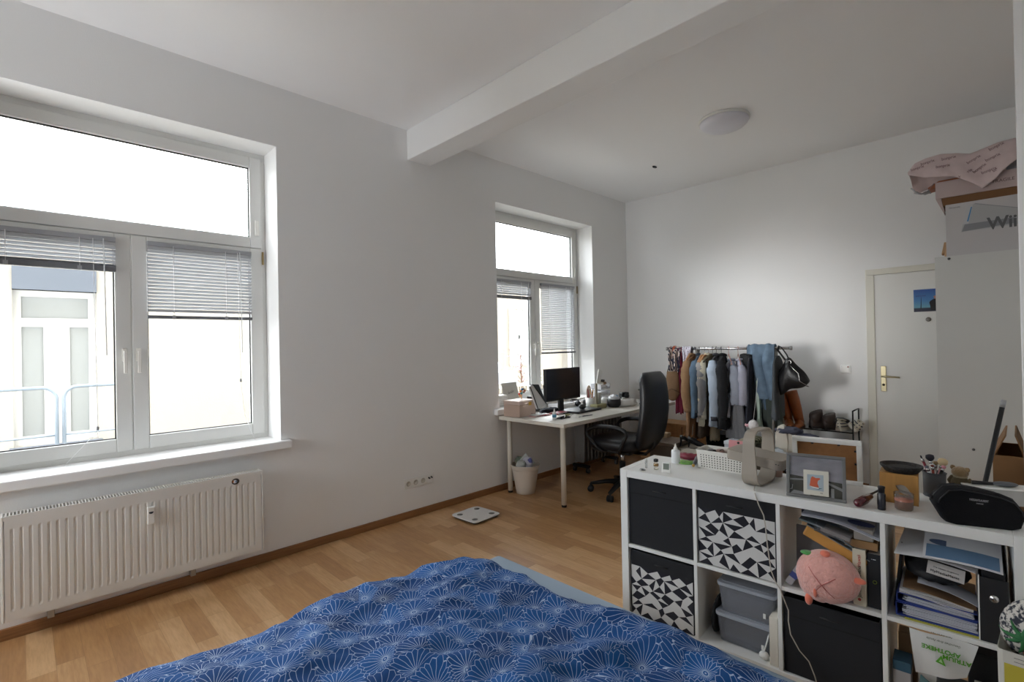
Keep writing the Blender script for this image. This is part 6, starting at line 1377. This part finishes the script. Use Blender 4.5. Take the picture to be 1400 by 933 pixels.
# ================================================================ shoe rack
SX = 5.34
yl, yr_ = at(1072, 570, 0, SX).y, at(1166, 575, 0, SX).y
zsh = at(1120, 587, 0, SX).z
t = thing('shoe_rack', 'low black wire shoe rack against the far wall beside the clothes rail', 'shoe rack', (SX, yl, 0), -PI/2)
LS = yl-yr_; DS = .235; zt_ = .755
for x in (0, LS):
    for y in (0, DS): MB().tube([(x, y, 0), (x, y, zt_)], .0065, 8).build('post', dark_metal, t)
    MB().tube([(x, 0, zt_), (x, DS, zt_)], .0065, 8).build('end_rail', dark_metal, t)
for z in (zsh-.004, .36, .14):
    g = bx((.005, 0, z-.006), (LS-.005, DS, z)).build('shelf_panel', mat('rack_shelf', '#b9b9b8', .5), t, bevel=.002)
    MB().tube([(0, -.004, z-.004), (LS, -.004, z-.004)], .006, 8).build('shelf_rail', dark_metal, t)
def shoe(name, label, loc, rz, L_=.27, W_=.095, hh=.11, upper=None, sole=None, shaft=0, lean=0, sole_h=.025, stripe=None, rot=None, group=None, toe=.05, cat='shoe', laces=None):
    """heel at the origin, toe along +x"""
    t = thing(name, label, cat, loc, rot=rot or (0, 0, rz), group=group)
    def wv(f): return W_/2*(.62+.38*math.sin(min(1, f*1.35)*PI*.75))*(1 if f < .8 else math.sqrt(max(.02, 1-((f-.8)/.2)**2*.9)))*(.75+.25*math.sin(min(1, f*6)*PI/2))
    fs = [0, .03, .08, .16, .28, .40, .52, .64, .76, .86, .93, .98, 1.0]
    n = 20; rg = []
    for f in fs:
        h_ = hh*(1 if f < .28 else (1-.52*min(1, (f-.28)/.42)))*(1 if f < .7 else 1-.25*(f-.7)/.3); h_ = max(h_, toe); k = .86 if f in (0, 1.0) else 1
        row = []
        for i in range(n):
            a = 2*PI*i/n; c_, s_ = math.cos(a), math.sin(a)
            z = sole_h+(h_-sole_h)*max(0, s_)**.75*k if s_ > 0 else sole_h*.9
            y = wv(f)*c_*(1-.28*max(0, s_)); row.append((f*L_-(.004 if f == 0 else 0), y*k, z))
        rg.append(row)
    b = MB(); b.smooth = True; b.loft(rg); b.build('upper', upper, t)
    pl = [(f*L_, wv(f)*1.05) for f in fs]; poly = pl+[(x, -y) for x, y in pl[::-1]]
    MB().prism([(x-.003 if x == 0 else x*1.01, y) for x, y in poly], 0, sole_h, 2).build('sole', sole, t, bevel=.004)
    if shaft:
        b = MB(); b.smooth = True; sh = []
        for k in range(9):
            f = k/8; r1 = (.044+.012*math.sin(f*PI*.8)+.006*f); z = hh*.45+(shaft-hh*.45)*f
            sh.append([(.055+r1*1.0*math.cos(a)+lean*f, r1*.85*math.sin(a)+.003*nz(k, a), z+.022*math.cos(a)*f*(shaft < .2)) for a in [2*PI*i/20 for i in range(20)]])
        b.loft(sh); b.build('shaft', upper, t)
        bx((.0, -W_*.33, -.0), (.06, W_*.33, .02)).build('heel', sole, t, bevel=.003)
    else:
        b = MB(); b.tube([(.075+.058*math.cos(a), W_*.29*math.sin(a), hh-.004-.012*math.cos(a)) for a in [2*PI*i/18 for i in range(19)]], .006, 8); b.build('collar', upper, t)
        MB().prism([(.075+.05*math.cos(a), W_*.26*math.sin(a)) for a in [2*PI*i/16 for i in range(16)]], hh-.008, hh-.004).build('insole', mat('shoe_inside', '#2a2624', .9), t)
    if stripe:
        for k, f in enumerate((.02, .02)):
            z = sole_h+(.018 if k == 0 else .045); pts = [(x_, sg, z+.0) for x_, sg in ((.11, W_*.49), (.05, W_*.44), (.01, W_*.30), (-.004, 0), (.01, -W_*.30), (.05, -W_*.44), (.11, -W_*.49))]
            MB().tube([(x_, y_*(1.0-.12*k), z_) for x_, y_, z_ in pts], .0042, 6).build('stripe', stripe, t)
    if laces:
        for k in range(4): MB().tube([(L_*(.42+.07*k), -W_*.22, hh*(.80-.10*k)+.004), (L_*(.45+.07*k), W_*.22, hh*(.80-.10*k)+.004)], .003, 5).build('lace', laces, t)
    return t
cog = mat('cognac_leather', '#9c5422', .42, vary=.25, vscale=8, bump=.15, bscale=15); solec = mat('boot_sole', '#3b2415', .6)
bz = zsh-.0035
def shp(u, dx=.0, v=582): return Vector((SX+dx, at(u, v, 0, SX+dx).y, bz))
bt = -.12
shoe('tall_boot', 'tall cognac leather boot on the top shelf, the one nearer the jeans', shp(1081, .06), 0, .25, .085, .10, cog, solec, shaft=.36, rot=(.24, 0, -PI+.25), group=None)
shoe('tall_boot', 'tall cognac leather boot on the top shelf, the one nearer the brown lace-up boots', shp(1097, .06), 0, .25, .085, .10, cog, solec, shaft=.36, rot=(.22, 0, -PI+.1))
t = thing('magenta_scarf', 'bit of magenta cloth tucked between the tops of the cognac boots', 'cloth', shp(1081, .05)+Vector((0, .05, .355))); MB().ball((0, 0, 0), (.03, .03, .025), 14, 8, lambda d: 1+.3*nz(d.x*4, d.y*4, d.z*4)).build('cloth_bundle', mat('magenta', '#a02560', .8), t); MB().tube([(0, 0, 0), (.0, .02, -.05)], [.015, .008], 8).build('cloth_tail', mat('magenta', '#a02560'), t)
dkb = mat('dark_brown_leather', '#3c302c', .5, bump=.3, bscale=30); dks = mat('dark_sole', '#2d2623', .7)
shoe('ankle_boot', 'dark brown ankle boot seen from the heel, beside the cognac boots', shp(1108, .02)+Vector((0, 0, .001)), -.75, .27, .095, .11, dkb, dks, shaft=.155, laces=black_plastic)
shoe('ankle_boot', 'dark brown ankle boot with its tongue flopped out, next to the striped trainers', shp(1126, .01)+Vector((0, 0, .001)), -.65, .27, .10, .11, dkb, dks, shaft=.135, laces=black_plastic)
t = thing('black_ankle_shoe', 'flat black shoe lying on its side behind the striped trainers', 'shoe', shp(1140, .15)+Vector((0, -.01, .06)), -.9); MB().ball((0, 0, .01), (.13, .045, .035), 20, 10, lambda d: 1+.12*nz(d.x*3, d.y*3, d.z*3)).build('upper', mat('shoe_black', '#1c1c1e', .5), t); MB().prism([(x*.13, y*.05) for x, y in ((-1, -.5), (-.6, -.9), (.5, -1), (1, -.4), (1, .4), (.5, 1), (-.6, .9), (-1, .5))], -.035, -.022).build('sole', dks, t)
wht = mat('trainer_cream', '#cdc7b6', .6); nvy = mat('trainer_stripe', '#1d2440', .6)
shoe('striped_trainer', 'cream trainer with two dark stripes round its heel, the left one of the pair', shp(1146, .0)+Vector((0, 0, .001)), -.15, .26, .092, .10, wht, mat('trainer_sole', '#d5d0c4', .6), stripe=nvy)
shoe('striped_trainer', 'cream trainer with dark stripes tipped over at the right end of the top shelf', shp(1166, .0)+Vector((0, 0, .02)), .0, .25, .090, .10, wht, mat('trainer_sole', '#d5d0c4'), stripe=nvy, rot=(.75, 0, .25))
for k, (u, lb, c_) in enumerate(((1098, 'grey trainer on the second shelf of the shoe rack at its left end', '#5d5f63'), (1114, 'black strappy shoe on the second shelf between the grey and brown ones', '#202022'), (1130, 'taupe laced shoe on the second shelf under the dark ankle boots', '#6e625b'), (1146, 'brown laced shoe on the second shelf under the striped trainers', '#6a4f40'), (1160, 'rust brown sandal-like shoe at the right end of the second shelf', '#7b5845'))):
    shoe('low_shoe', lb, Vector((SX+.0, shp(u, 0, 592).y, .3605)), .05*k-.1, .25, .082, .10, mat('low_'+c_[1:], c_, .6), dks, laces=mat('lace_'+c_[1:], '#2c2624' if k % 2 else '#8f8478', .8))
# grey cloth and upright white trainers at the left of the shoe rack
gx = 4.62
p1_ = at(1069, 626, 0, gx)
t = thing('side_table', 'small white stool beside the rack, hidden behind the shelf unit, with shoes on top', 'stool', (gx-.02, p1_.y-.02, 0)); hz_ = p1_.z-.002
bx((-.12, -.17, hz_-.03), (.16, .13, hz_)).build('stool_top', lacquer, t, bevel=.01)
for x in (-.09, .13):
    for y in (-.14, .10): bx((x-.012, y-.012, 0), (x+.012, y+.012, hz_-.03)).build('leg', lacquer, t)
crm = mat('trainer_white', '#d9d5c9', .6)
shoe('white_trainer', 'cream-white trainer standing on its toe with grey cloth over its heel', Vector((gx, p1_.y+.005, p1_.z+.262)), 0, .255, .095, .10, crm, mat('trainer_sole', '#d5d0c4'), rot=(0, PI/2-.08, PI*.0), laces=crm)
shoe('white_trainer', 'cream-white trainer standing on its toe, half hidden by the large frame', Vector((gx+.03, at(1084, 606, 0, gx+.03).y, p1_.z+.252)), 0, .25, .09, .09, crm, mat('trainer_sole', '#d5d0c4'), rot=(0, PI/2, .05), laces=crm)
t = thing('grey_shirt', 'crumpled dark grey-blue cloth draped over the upright white trainers', 'cloth', at(1079, 589, 0, gx+.05)); MB().ball((0, 0, 0), (.07, .11, .03), 28, 16, lambda d: 1+.35*nz(d.x*3, d.y*4, d.z*3)).build('cloth_bundle', cloth('bluegrey', '#4c4f60'), t); MB().ball((.0, -.13, -.03), (.05, .09, .018), 18, 10, lambda d: 1+.3*nz(d.x*3, d.y*5, d.z*3)).build('cloth_tail', cloth('bluegrey', '#4c4f60'), t)
t = thing('clear_wrapping', 'shiny crumpled clear wrapping on the stool below the white trainers', 'plastic film', (gx-.10, at(1060, 616, 0, gx-.1).y, p1_.z+.03)); MB().ball((0, 0, 0), (.05, .09, .045), 24, 14, lambda d: 1+.5*nz(d.x*5, d.y*5, d.z*5)).build('film_crumple', mat('film_white', '#c9d0d6', .2, spec=1), t); t.location.z = p1_.z+.048
# ---------------------------------------- boxes and bits on the floor beyond
wd_m = mat('pine', '#bf9160', .55, vary=.15, vscale=4, stretch=(1, 8, 8))
a_ = at(900, 577, 0, 5.30); b_ = at(931, 583, 0, 5.30)
t = thing('pine_chest', 'low pine wood chest against the far wall behind the clothes rail', 'chest', (5.30, b_.y-.35, 0), 0)
wy = a_.y-b_.y+.35+.25
bx((0, 0, .03), (.012, wy, a_.z-.025)).build('front_panel', wd_m, t, bevel=.002); bx((-.01, -.01, a_.z-.025), (.28, wy+.01, a_.z)).build('chest_lid', wd_m, t, bevel=.003); bx((.012, 0, .03), (.27, .015, a_.z-.025)).build('side_panel', wd_m, t); bx((.012, wy-.015, .03), (.27, wy, a_.z-.025)).build('side_panel', wd_m, t)
bx((-.004, .33, .05), (.0, .345, a_.z-.03)).build('trim_strip', mat('pine_dark', '#8d6540', .6), t); bx((.0, .0, 0), (.27, wy, .03)).build('plinth', mat('pine_dark', '#8d6540'), t)
def fbox(name, label, u0, u1, v0, x, dep, c1, c2=None, zfloor=0, rz=0, cat='box', lid=.03):
    A_ = at(u0, v0, 0, x); B_ = at(u1, v0, 0, x); w_ = A_.y-B_.y; h_ = A_.z-zfloor
    t = thing(name, label, cat, (x, B_.y, zfloor+.001), rz); m1 = mat('box_'+c1[1:], c1, .8, bump=.2, bscale=120); m2 = mat('box_'+(c2 or c1)[1:], c2 or c1, .7)
    bx((0, 0, 0), (dep, w_, h_-lid-.001)).build('box_body', m1, t, bevel=.004); bx((-.004, -.004, h_-lid), (dep+.004, w_+.004, h_-.001)).build('box_lid', m2, t, bevel=.004)
    return t, w_, h_
fbox('taupe_storage_box', 'large taupe fabric storage box just beyond the office chair', 888, 920, 603, 4.45, .34, '#6f655c', '#85786c')
t_, w_, h_ = fbox('dark_storage_box', 'brown-grey storage box standing right of the taupe one', 921, 952, 613, 4.50, .30, '#54483f', '#a39a8c')
fbox('beige_carton', 'small beige carton on the large taupe storage box', 905, 912, 592, 4.6, .07, '#b59c7c', zfloor=at(905, 603, 0, 4.45).z)
zt2 = at(935, 613, 0, 4.5).z
def heel(label, u, v, rz): 
    p = at(u, v, 0, 4.56); p.z = zt2+.001
    t = thing('high_heel', label, 'shoe', p, rz); bk = mat('heel_black', '#111114', .45)
    b = MB(); b.smooth = True; b.loft([[(x, y*w_, z+h_*max(0, s_)) for y, s_ in [(math.cos(a), math.sin(a)) for a in [2*PI*i/12 for i in range(12)]]] for x, w_, z, h_ in ((0, .022, .075, .035), (.04, .028, .065, .035), (.10, .03, .035, .03), (.15, .036, .010, .028), (.20, .034, .006, .024), (.235, .012, .005, .012))]); b.build('upper', bk, t)
    MB().tube([(.01, 0, .08), (.004, 0, 0)], [.012, .005], 8).build('heel', bk, t); MB().tube([(.03, -.026, .10), (.05, 0, .125), (.03, .026, .10)], .003, 6).build('ankle_strap', mat('buckle_gold', '#b5794a', .4, .6), t)
heel('black high-heeled shoe on the brown-grey box, the one nearer the chair', 930, 612, -1.0); heel('black high-heeled shoe on the brown-grey box, the one nearer the white basket', 941, 613, -1.3)
fbox('shoe_carton', 'pale shoe carton standing in front of the brown-grey box', 925, 953, 618, 4.25, .20, '#c3b9a9', '#cfc7b8', lid=.04)
fbox('black_suitcase', 'black suitcase standing under the middle of the clothes rail', 966, 1008, 592, 5.15, .25, '#1b1b1e', cat='suitcase', lid=.1)
fbox('black_holdall', 'black holdall on the floor under the right half of the rail', 1009, 1030, 600, 5.10, .25, '#222226', cat='bag', lid=.08)
fbox('khaki_carton', 'pale khaki open carton corner showing behind the beige lamp', 1003, 1018, 604, 4.35, .2, '#a29783', '#aca28e')
fbox('silver_box', 'pale silver flat box under the grey trousers', 990, 1016, 603, 4.70, .2, '#c3cad4', '#dde3ea')
fbox('grey_crate', 'mid-grey crate behind the lamp loop under the green trousers', 1024, 1044, 606, 4.60, .2, '#55544f', cat='crate')
p = at(1033, 606, 0, 4.62)
t = thing('camouflage_cap', 'olive camouflage cap lying on the grey crate', 'cap', (4.66, p.y, p.z+.002)); MB().ball((0, 0, .02), (.06, .06, .035), 18, 10, lambda d: 1+.1*nz(d.x*3, d.y*3, d.z*3)).build('cap_crown', patm('camo', '#2e3326', '#77745a', 20), t); MB().prism([(-.05, -.04), (-.11, -.03), (-.11, .03), (-.05, .04)], .003, .008).build('cap_brim', mat('camo_brim', '#43442f', .9), t)
# red and white string bag behind the basket, on the shelf unit's far side floor
SKY, EXPO, SUNE = 12.0, .45, 1.7
# --------------------------------------------------------------- the outside
st('exterior_shade_storeys', bx((-14, WY, CZ+.16), (24, WY+WT, 15)), mat('own_facade', '#7d7468', .9)); st('exterior_lower_storey', bx((-14, WY, -4), (24, WY+WT, -.13)), mat('own_facade', '#7d7468', .9))  # unseen upper storeys, added and raised to shade the facade opposite
fac = mat('facade_render', '#8f8a81', .9, bump=.3, bscale=40)
fac2 = mat('facade_far', '#7f786d', .9)
owin = mat('opposite_window_white', '#aeaeab', .5); oglass = mat('opposite_glass', '#7d807f', .5); oslate = mat('slate_lintel', '#4d535c', .7)
YO = 11.0
bl = thing('exterior_building', None, None, (0, YO, 0), kind='structure')
a0 = at(16, 395, 1, YO); a1 = at(132, 405, 1, YO); z0 = at(80, 606, 1, YO).z; z1 = a0.z; x0, x1 = a0.x, a1.x
EX = 6.4
f = MB()
f.box((-9, 0, -4), (x0, 1, 3.4)); f.box((x1, 0, -4), (EX, 1, 3.4)); f.box((x0, 0, -4), (x1, 1, z0)); f.box((x0, 0, z1), (x1, 1, 3.4)); f.box((x0, .3, z0), (x1, 1, z1)); f.build('facade', fac, bl)
ow = thing('opposite_window', None, None, (0, .16, 0)); ow.parent = bl
g = MB(); zt = at(70, 440, 1, YO).z; xm = at(79, 500, 1, YO).x
g.box((x0, 0, z0), (x0+.1, .08, z1)); g.box((x1-.1, 0, z0), (x1, .08, z1)); g.box((x0+.1, 0, z1-.1), (x1-.1, .08, z1)); g.box((x0+.1, 0, z0), (x1-.1, .08, z0+.14)); g.box((x0+.1, 0, zt-.08), (x1-.1, .08, zt+.06)); g.box((xm-.1, -.01, z0+.14), (xm+.1, .08, zt-.08)); g.box((xm-.16, .02, z0+.14), (xm-.1, .07, zt-.08)); g.box((xm+.1, .02, z0+.14), (xm+.16, .07, zt-.08))
g.build('opposite_frame', owin, ow); bx((x0+.1, .05, z0+.14), (x1-.1, .06, z1-.1)).build('opposite_pane', oglass, ow)
g = MB(); g.box((x0-.05, -.12, z0-.09), (x1+.05, -.005, z0)); g.build('slate_sill', oslate, bl)
g = MB(); g.box((x0, -.03, z1), (x1, .15, z1+.36)); g.build('lintel', oslate, bl)
# walkway rails between the buildings
railm = mat('galvanised_rail', '#6f7982', .5, .2)
YR = 8.0
st('exterior_walkway', bx((-6, YR-.6, -.16), (6.2, YR+.3, -.06)), mat('walkway_concrete', '#8f8f8d', .9))
ra = at(88, 600, 1, YR).x; rb = at(78, 600, 1, YR).x; zt_ = at(110, 528, 1, YR).z
def railing(xa, xb, label):
    t = thing('steel_railing', label, 'railing', (xa, YR, -.06)); w_ = xb-xa; h = zt_+.06; r = .13
    pts = [(0, 0, 0), (0, 0, h-r)]+[(r-r*math.cos(a), 0, h-r+r*math.sin(a)) for a in [PI/2*i/6 for i in range(1, 7)]]+[(w_-r+r*math.sin(a), 0, h-r+r*math.cos(a)) for a in [PI/2*i/6 for i in range(0, 7)]]+[(w_, 0, 0)]
    MB().tube(pts, .02, 8).build('hoop', railm, t)
    MB().tube([(0, 0, h*.47), (w_, 0, h*.47)], .012, 6).build('cross_bar', railm, t)
railing(ra, at(183, 560, 1, YR).x, 'pale steel hoop railing outside the window, the hoop nearer the pane divider')
railing(rb-1.25, rb, 'pale steel hoop railing outside the window, cut by the left picture edge')
# view out of the second window: courtyard house, balcony with planter and blossom
YP = 9.5
p0 = at(684, 420, 1, YP); p1 = at(722, 420, 1, YP)
b2_ = thing('exterior_house', None, None, (0, 0, 0), kind='structure')
f = MB(); f.box((EX+.02, YO+3, -4), (22, YO+4, 3.9)); f.build('facade', fac2, b2_)
f = MB()
wa = at(697, 424, 1, YO+3); wb = at(703, 498, 1, YO+3)
f.box((wa.x, YO+2.97, wb.z), (wb.x+.55, YO+3.0, wa.z)); f.build('opposite_pane', mat('far_pane', '#8e9698', .3), b2_)
f = MB()
for xx in (wa.x-.06, wb.x+.2, wb.x+.5): f.box((xx, YO+2.94, wb.z-.06), (xx+.1, YO+3.0, wa.z+.06))
f.box((wa.x, YO+2.94, (wa.z+wb.z)/2-.08), (wb.x+.5, YO+3.0, (wa.z+wb.z)/2+.08)); f.build('opposite_frame', owin, b2_)
YB = 7.4
bp = at(684, 520, 1, YB); bq = at(800, 545, 1, YB)
st('exterior_balcony', bx((bp.x-1.5, YB-.05, -.6), (bq.x+3, YB+1.2, -.45)), mat('balcony_slab', '#a8a39c', .9))
t = thing('balcony_railing', 'white picket balustrade outside the window behind the desk', 'railing', (bp.x-1.2, YB, -.45))
hz = at(684, 527, 1, YB).z+.45
bx((0, -.03, hz-.06), (7, .03, hz)).build('top_rail', mat('rail_pale', '#a39c90', .7), t); bx((0, -.02, .06), (7, .02, .1)).build('bottom_rail', owin, t)
g = MB()
for k in range(70): g.box((.05+k*.1, -.015, .1), (.085+k*.1, .015, hz-.05))
tag(g.build('pickets', mat('picket_cream', '#756e62', .7), t), kind='stuff')
pa = at(683, 505, 1, YB-.2); pb = at(713, 521, 1, YB-.2)
t = thing('planter_box', 'grey planter box on the white balustrade outside', 'planter', (pa.x-.3, YB-.10, hz-.449))
bx((0, 0.0, .02), (pb.x-pa.x+.3, .22, pa.z-pb.z)).build('trough', mat('planter_grey', '#75777a', .8), t, bevel=.01)
pl = MB()
for k in range(60):
    x = random.random()*(pb.x-pa.x+.2)+.05; z = pa.z-pb.z; a = random.uniform(-.5, .5)
    pl.add([(x, .1, z-.02), (x+.02, .12, z-.02), (x+a*.2, .1+a*.1, z+.08+.1*random.random())], [(0, 1, 2)])
pl.build('plants', mat('planter_plants', '#8e9a6a', .8), t)
q = at(702, 502, 1, YB-.1)
t = thing('globe_lamp', 'round white globe lamp beyond the balustrade outside', 'lamp', (q.x, YB+.42, -.45))
MB().ball((0, 0, q.z+.45), .1).build('globe', mat('globe_white', '#dfe8ee', .3), t); MB().tube([(0, 0, 0), (0, 0, q.z+.37)], .015).build('post', railm, t)
q = at(712, 480, 1, YB+.7)
t = thing('blossom_tree', 'small pink blossoming tree outside the window behind the desk', 'tree', (q.x, YB+.7, -.45))
br = MB(); bs = MB(); rnd = random.Random(3)
br.tube([(0, 0, 0), (.02, 0, .7), (-.02, 0, q.z+.45)], [.03, .02, .01])
for k in range(26):
    a = rnd.random()*2*PI; z = .75+rnd.random()*(q.z-.2); l = .18+.25*rnd.random(); e_ = Vector((math.cos(a)*l, math.sin(a)*l*.6, z+.25*rnd.random()))
    br.tube([(0, 0, z-.1), e_], [.007, .003], 5)
    for j in range(7):
        f_ = .4+.6*rnd.random(); c_ = Vector((0, 0, z-.1)).lerp(e_, f_)
        bs.ball(c_+Vector((rnd.uniform(-.02, .02), rnd.uniform(-.02, .02), rnd.uniform(-.02, .02))), .013+.01*rnd.random(), 6, 4)
br.build('branches', mat('bark', '#5b4638', .9), t); bs.build('blossom', mat('blossom_pink', '#e2a5b0', .8), t)
t = thing('balcony_shrub', 'small leafy shrub outside, seen under the long blind behind the desk', 'shrub', (at(746, 500, 1, YB+.4).x, YB+.35, -.45))
s_ = MB()
for k in range(260):
    d = Vector((rnd.gauss(0, .16), rnd.gauss(0, .12), .75+rnd.gauss(0, .2))); e1 = Vector((rnd.uniform(-1, 1), rnd.uniform(-1, 1), rnd.uniform(-1, 1))).normalized()*.045; e2 = e1.cross(Vector((0, .3, 1))).normalized()*.02
    s_.add([tuple(d-e1), tuple(d+e2), tuple(d+e1), tuple(d-e2)], [(0, 1, 2, 3)])
s_.build('foliage', mat('shrub_green', '#93997a', .8), t); MB().tube([(0, 0, 0), (0, 0, .7)], .02).build('stem', mat('bark', '#5b4638'), t)
st('exterior_ground', bx((-30, WY+.5, -4.1), (40, 40, -4.0)), mat('yard_paving', '#b5b1a8', .9))

# -------------------------------------------------------------------- light
wd = bpy.data.worlds.new('world'); SC.world = wd; wd.use_nodes = True; nt = wd.node_tree
bg = nt.nodes['Background']; bg.inputs['Color'].default_value = (.93, .965, 1, 1); bg.inputs['Strength'].default_value = SKY
def portal(x0, x1, z0, z1, y, rot, loc):
    l = bpy.data.lights.new('portal', 'AREA'); l.shape = 'RECTANGLE'; l.size = x1-x0; l.size_y = z1-z0; l.cycles.is_portal = True
    o = bpy.data.objects.new('sky_portal', l); COL.objects.link(o); o.location = loc; o.rotation_euler = rot
for a, b in WIN: portal(a, b, WZ0, WZ1, 0, (-PI/2, 0, 0), ((a+b)/2, WY+WT+.02, (WZ0+WZ1)/2))
portal(FILL_WIN[0], FILL_WIN[1], 1.0, 2.15, 0, (PI/2, 0, -PI/2), (BX-.32, sum(FILL_WIN)/2, 1.575))
# soft sun added to shine through the back window onto the far wall
sl = bpy.data.lights.new('low_sun', 'SUN'); sl.energy = SUNE; sl.angle = math.radians(13); sl.color = (1, .985, .96)
so = bpy.data.objects.new('low_sun', sl); COL.objects.link(so); dv = Vector((.985, -.172, -.012)).normalized(); so.rotation_euler = (-dv).to_track_quat('Z', 'Y').to_euler(); so.location = (-6, 8, 3)
SC.view_settings.view_transform = 'Standard'; SC.view_settings.look = 'None'; SC.view_settings.gamma = 1; SC.view_settings.use_curve_mapping = False
SC.view_settings.exposure = EXPO
SC.cycles.use_denoising = True
SC.cycles.max_bounces = 10; SC.cycles.diffuse_bounces = 6; SC.cycles.transparent_max_bounces = 16; SC.cycles.caustics_reflective = False; SC.cycles.caustics_refractive = False
SC.cycles.sample_clamp_indirect = 6
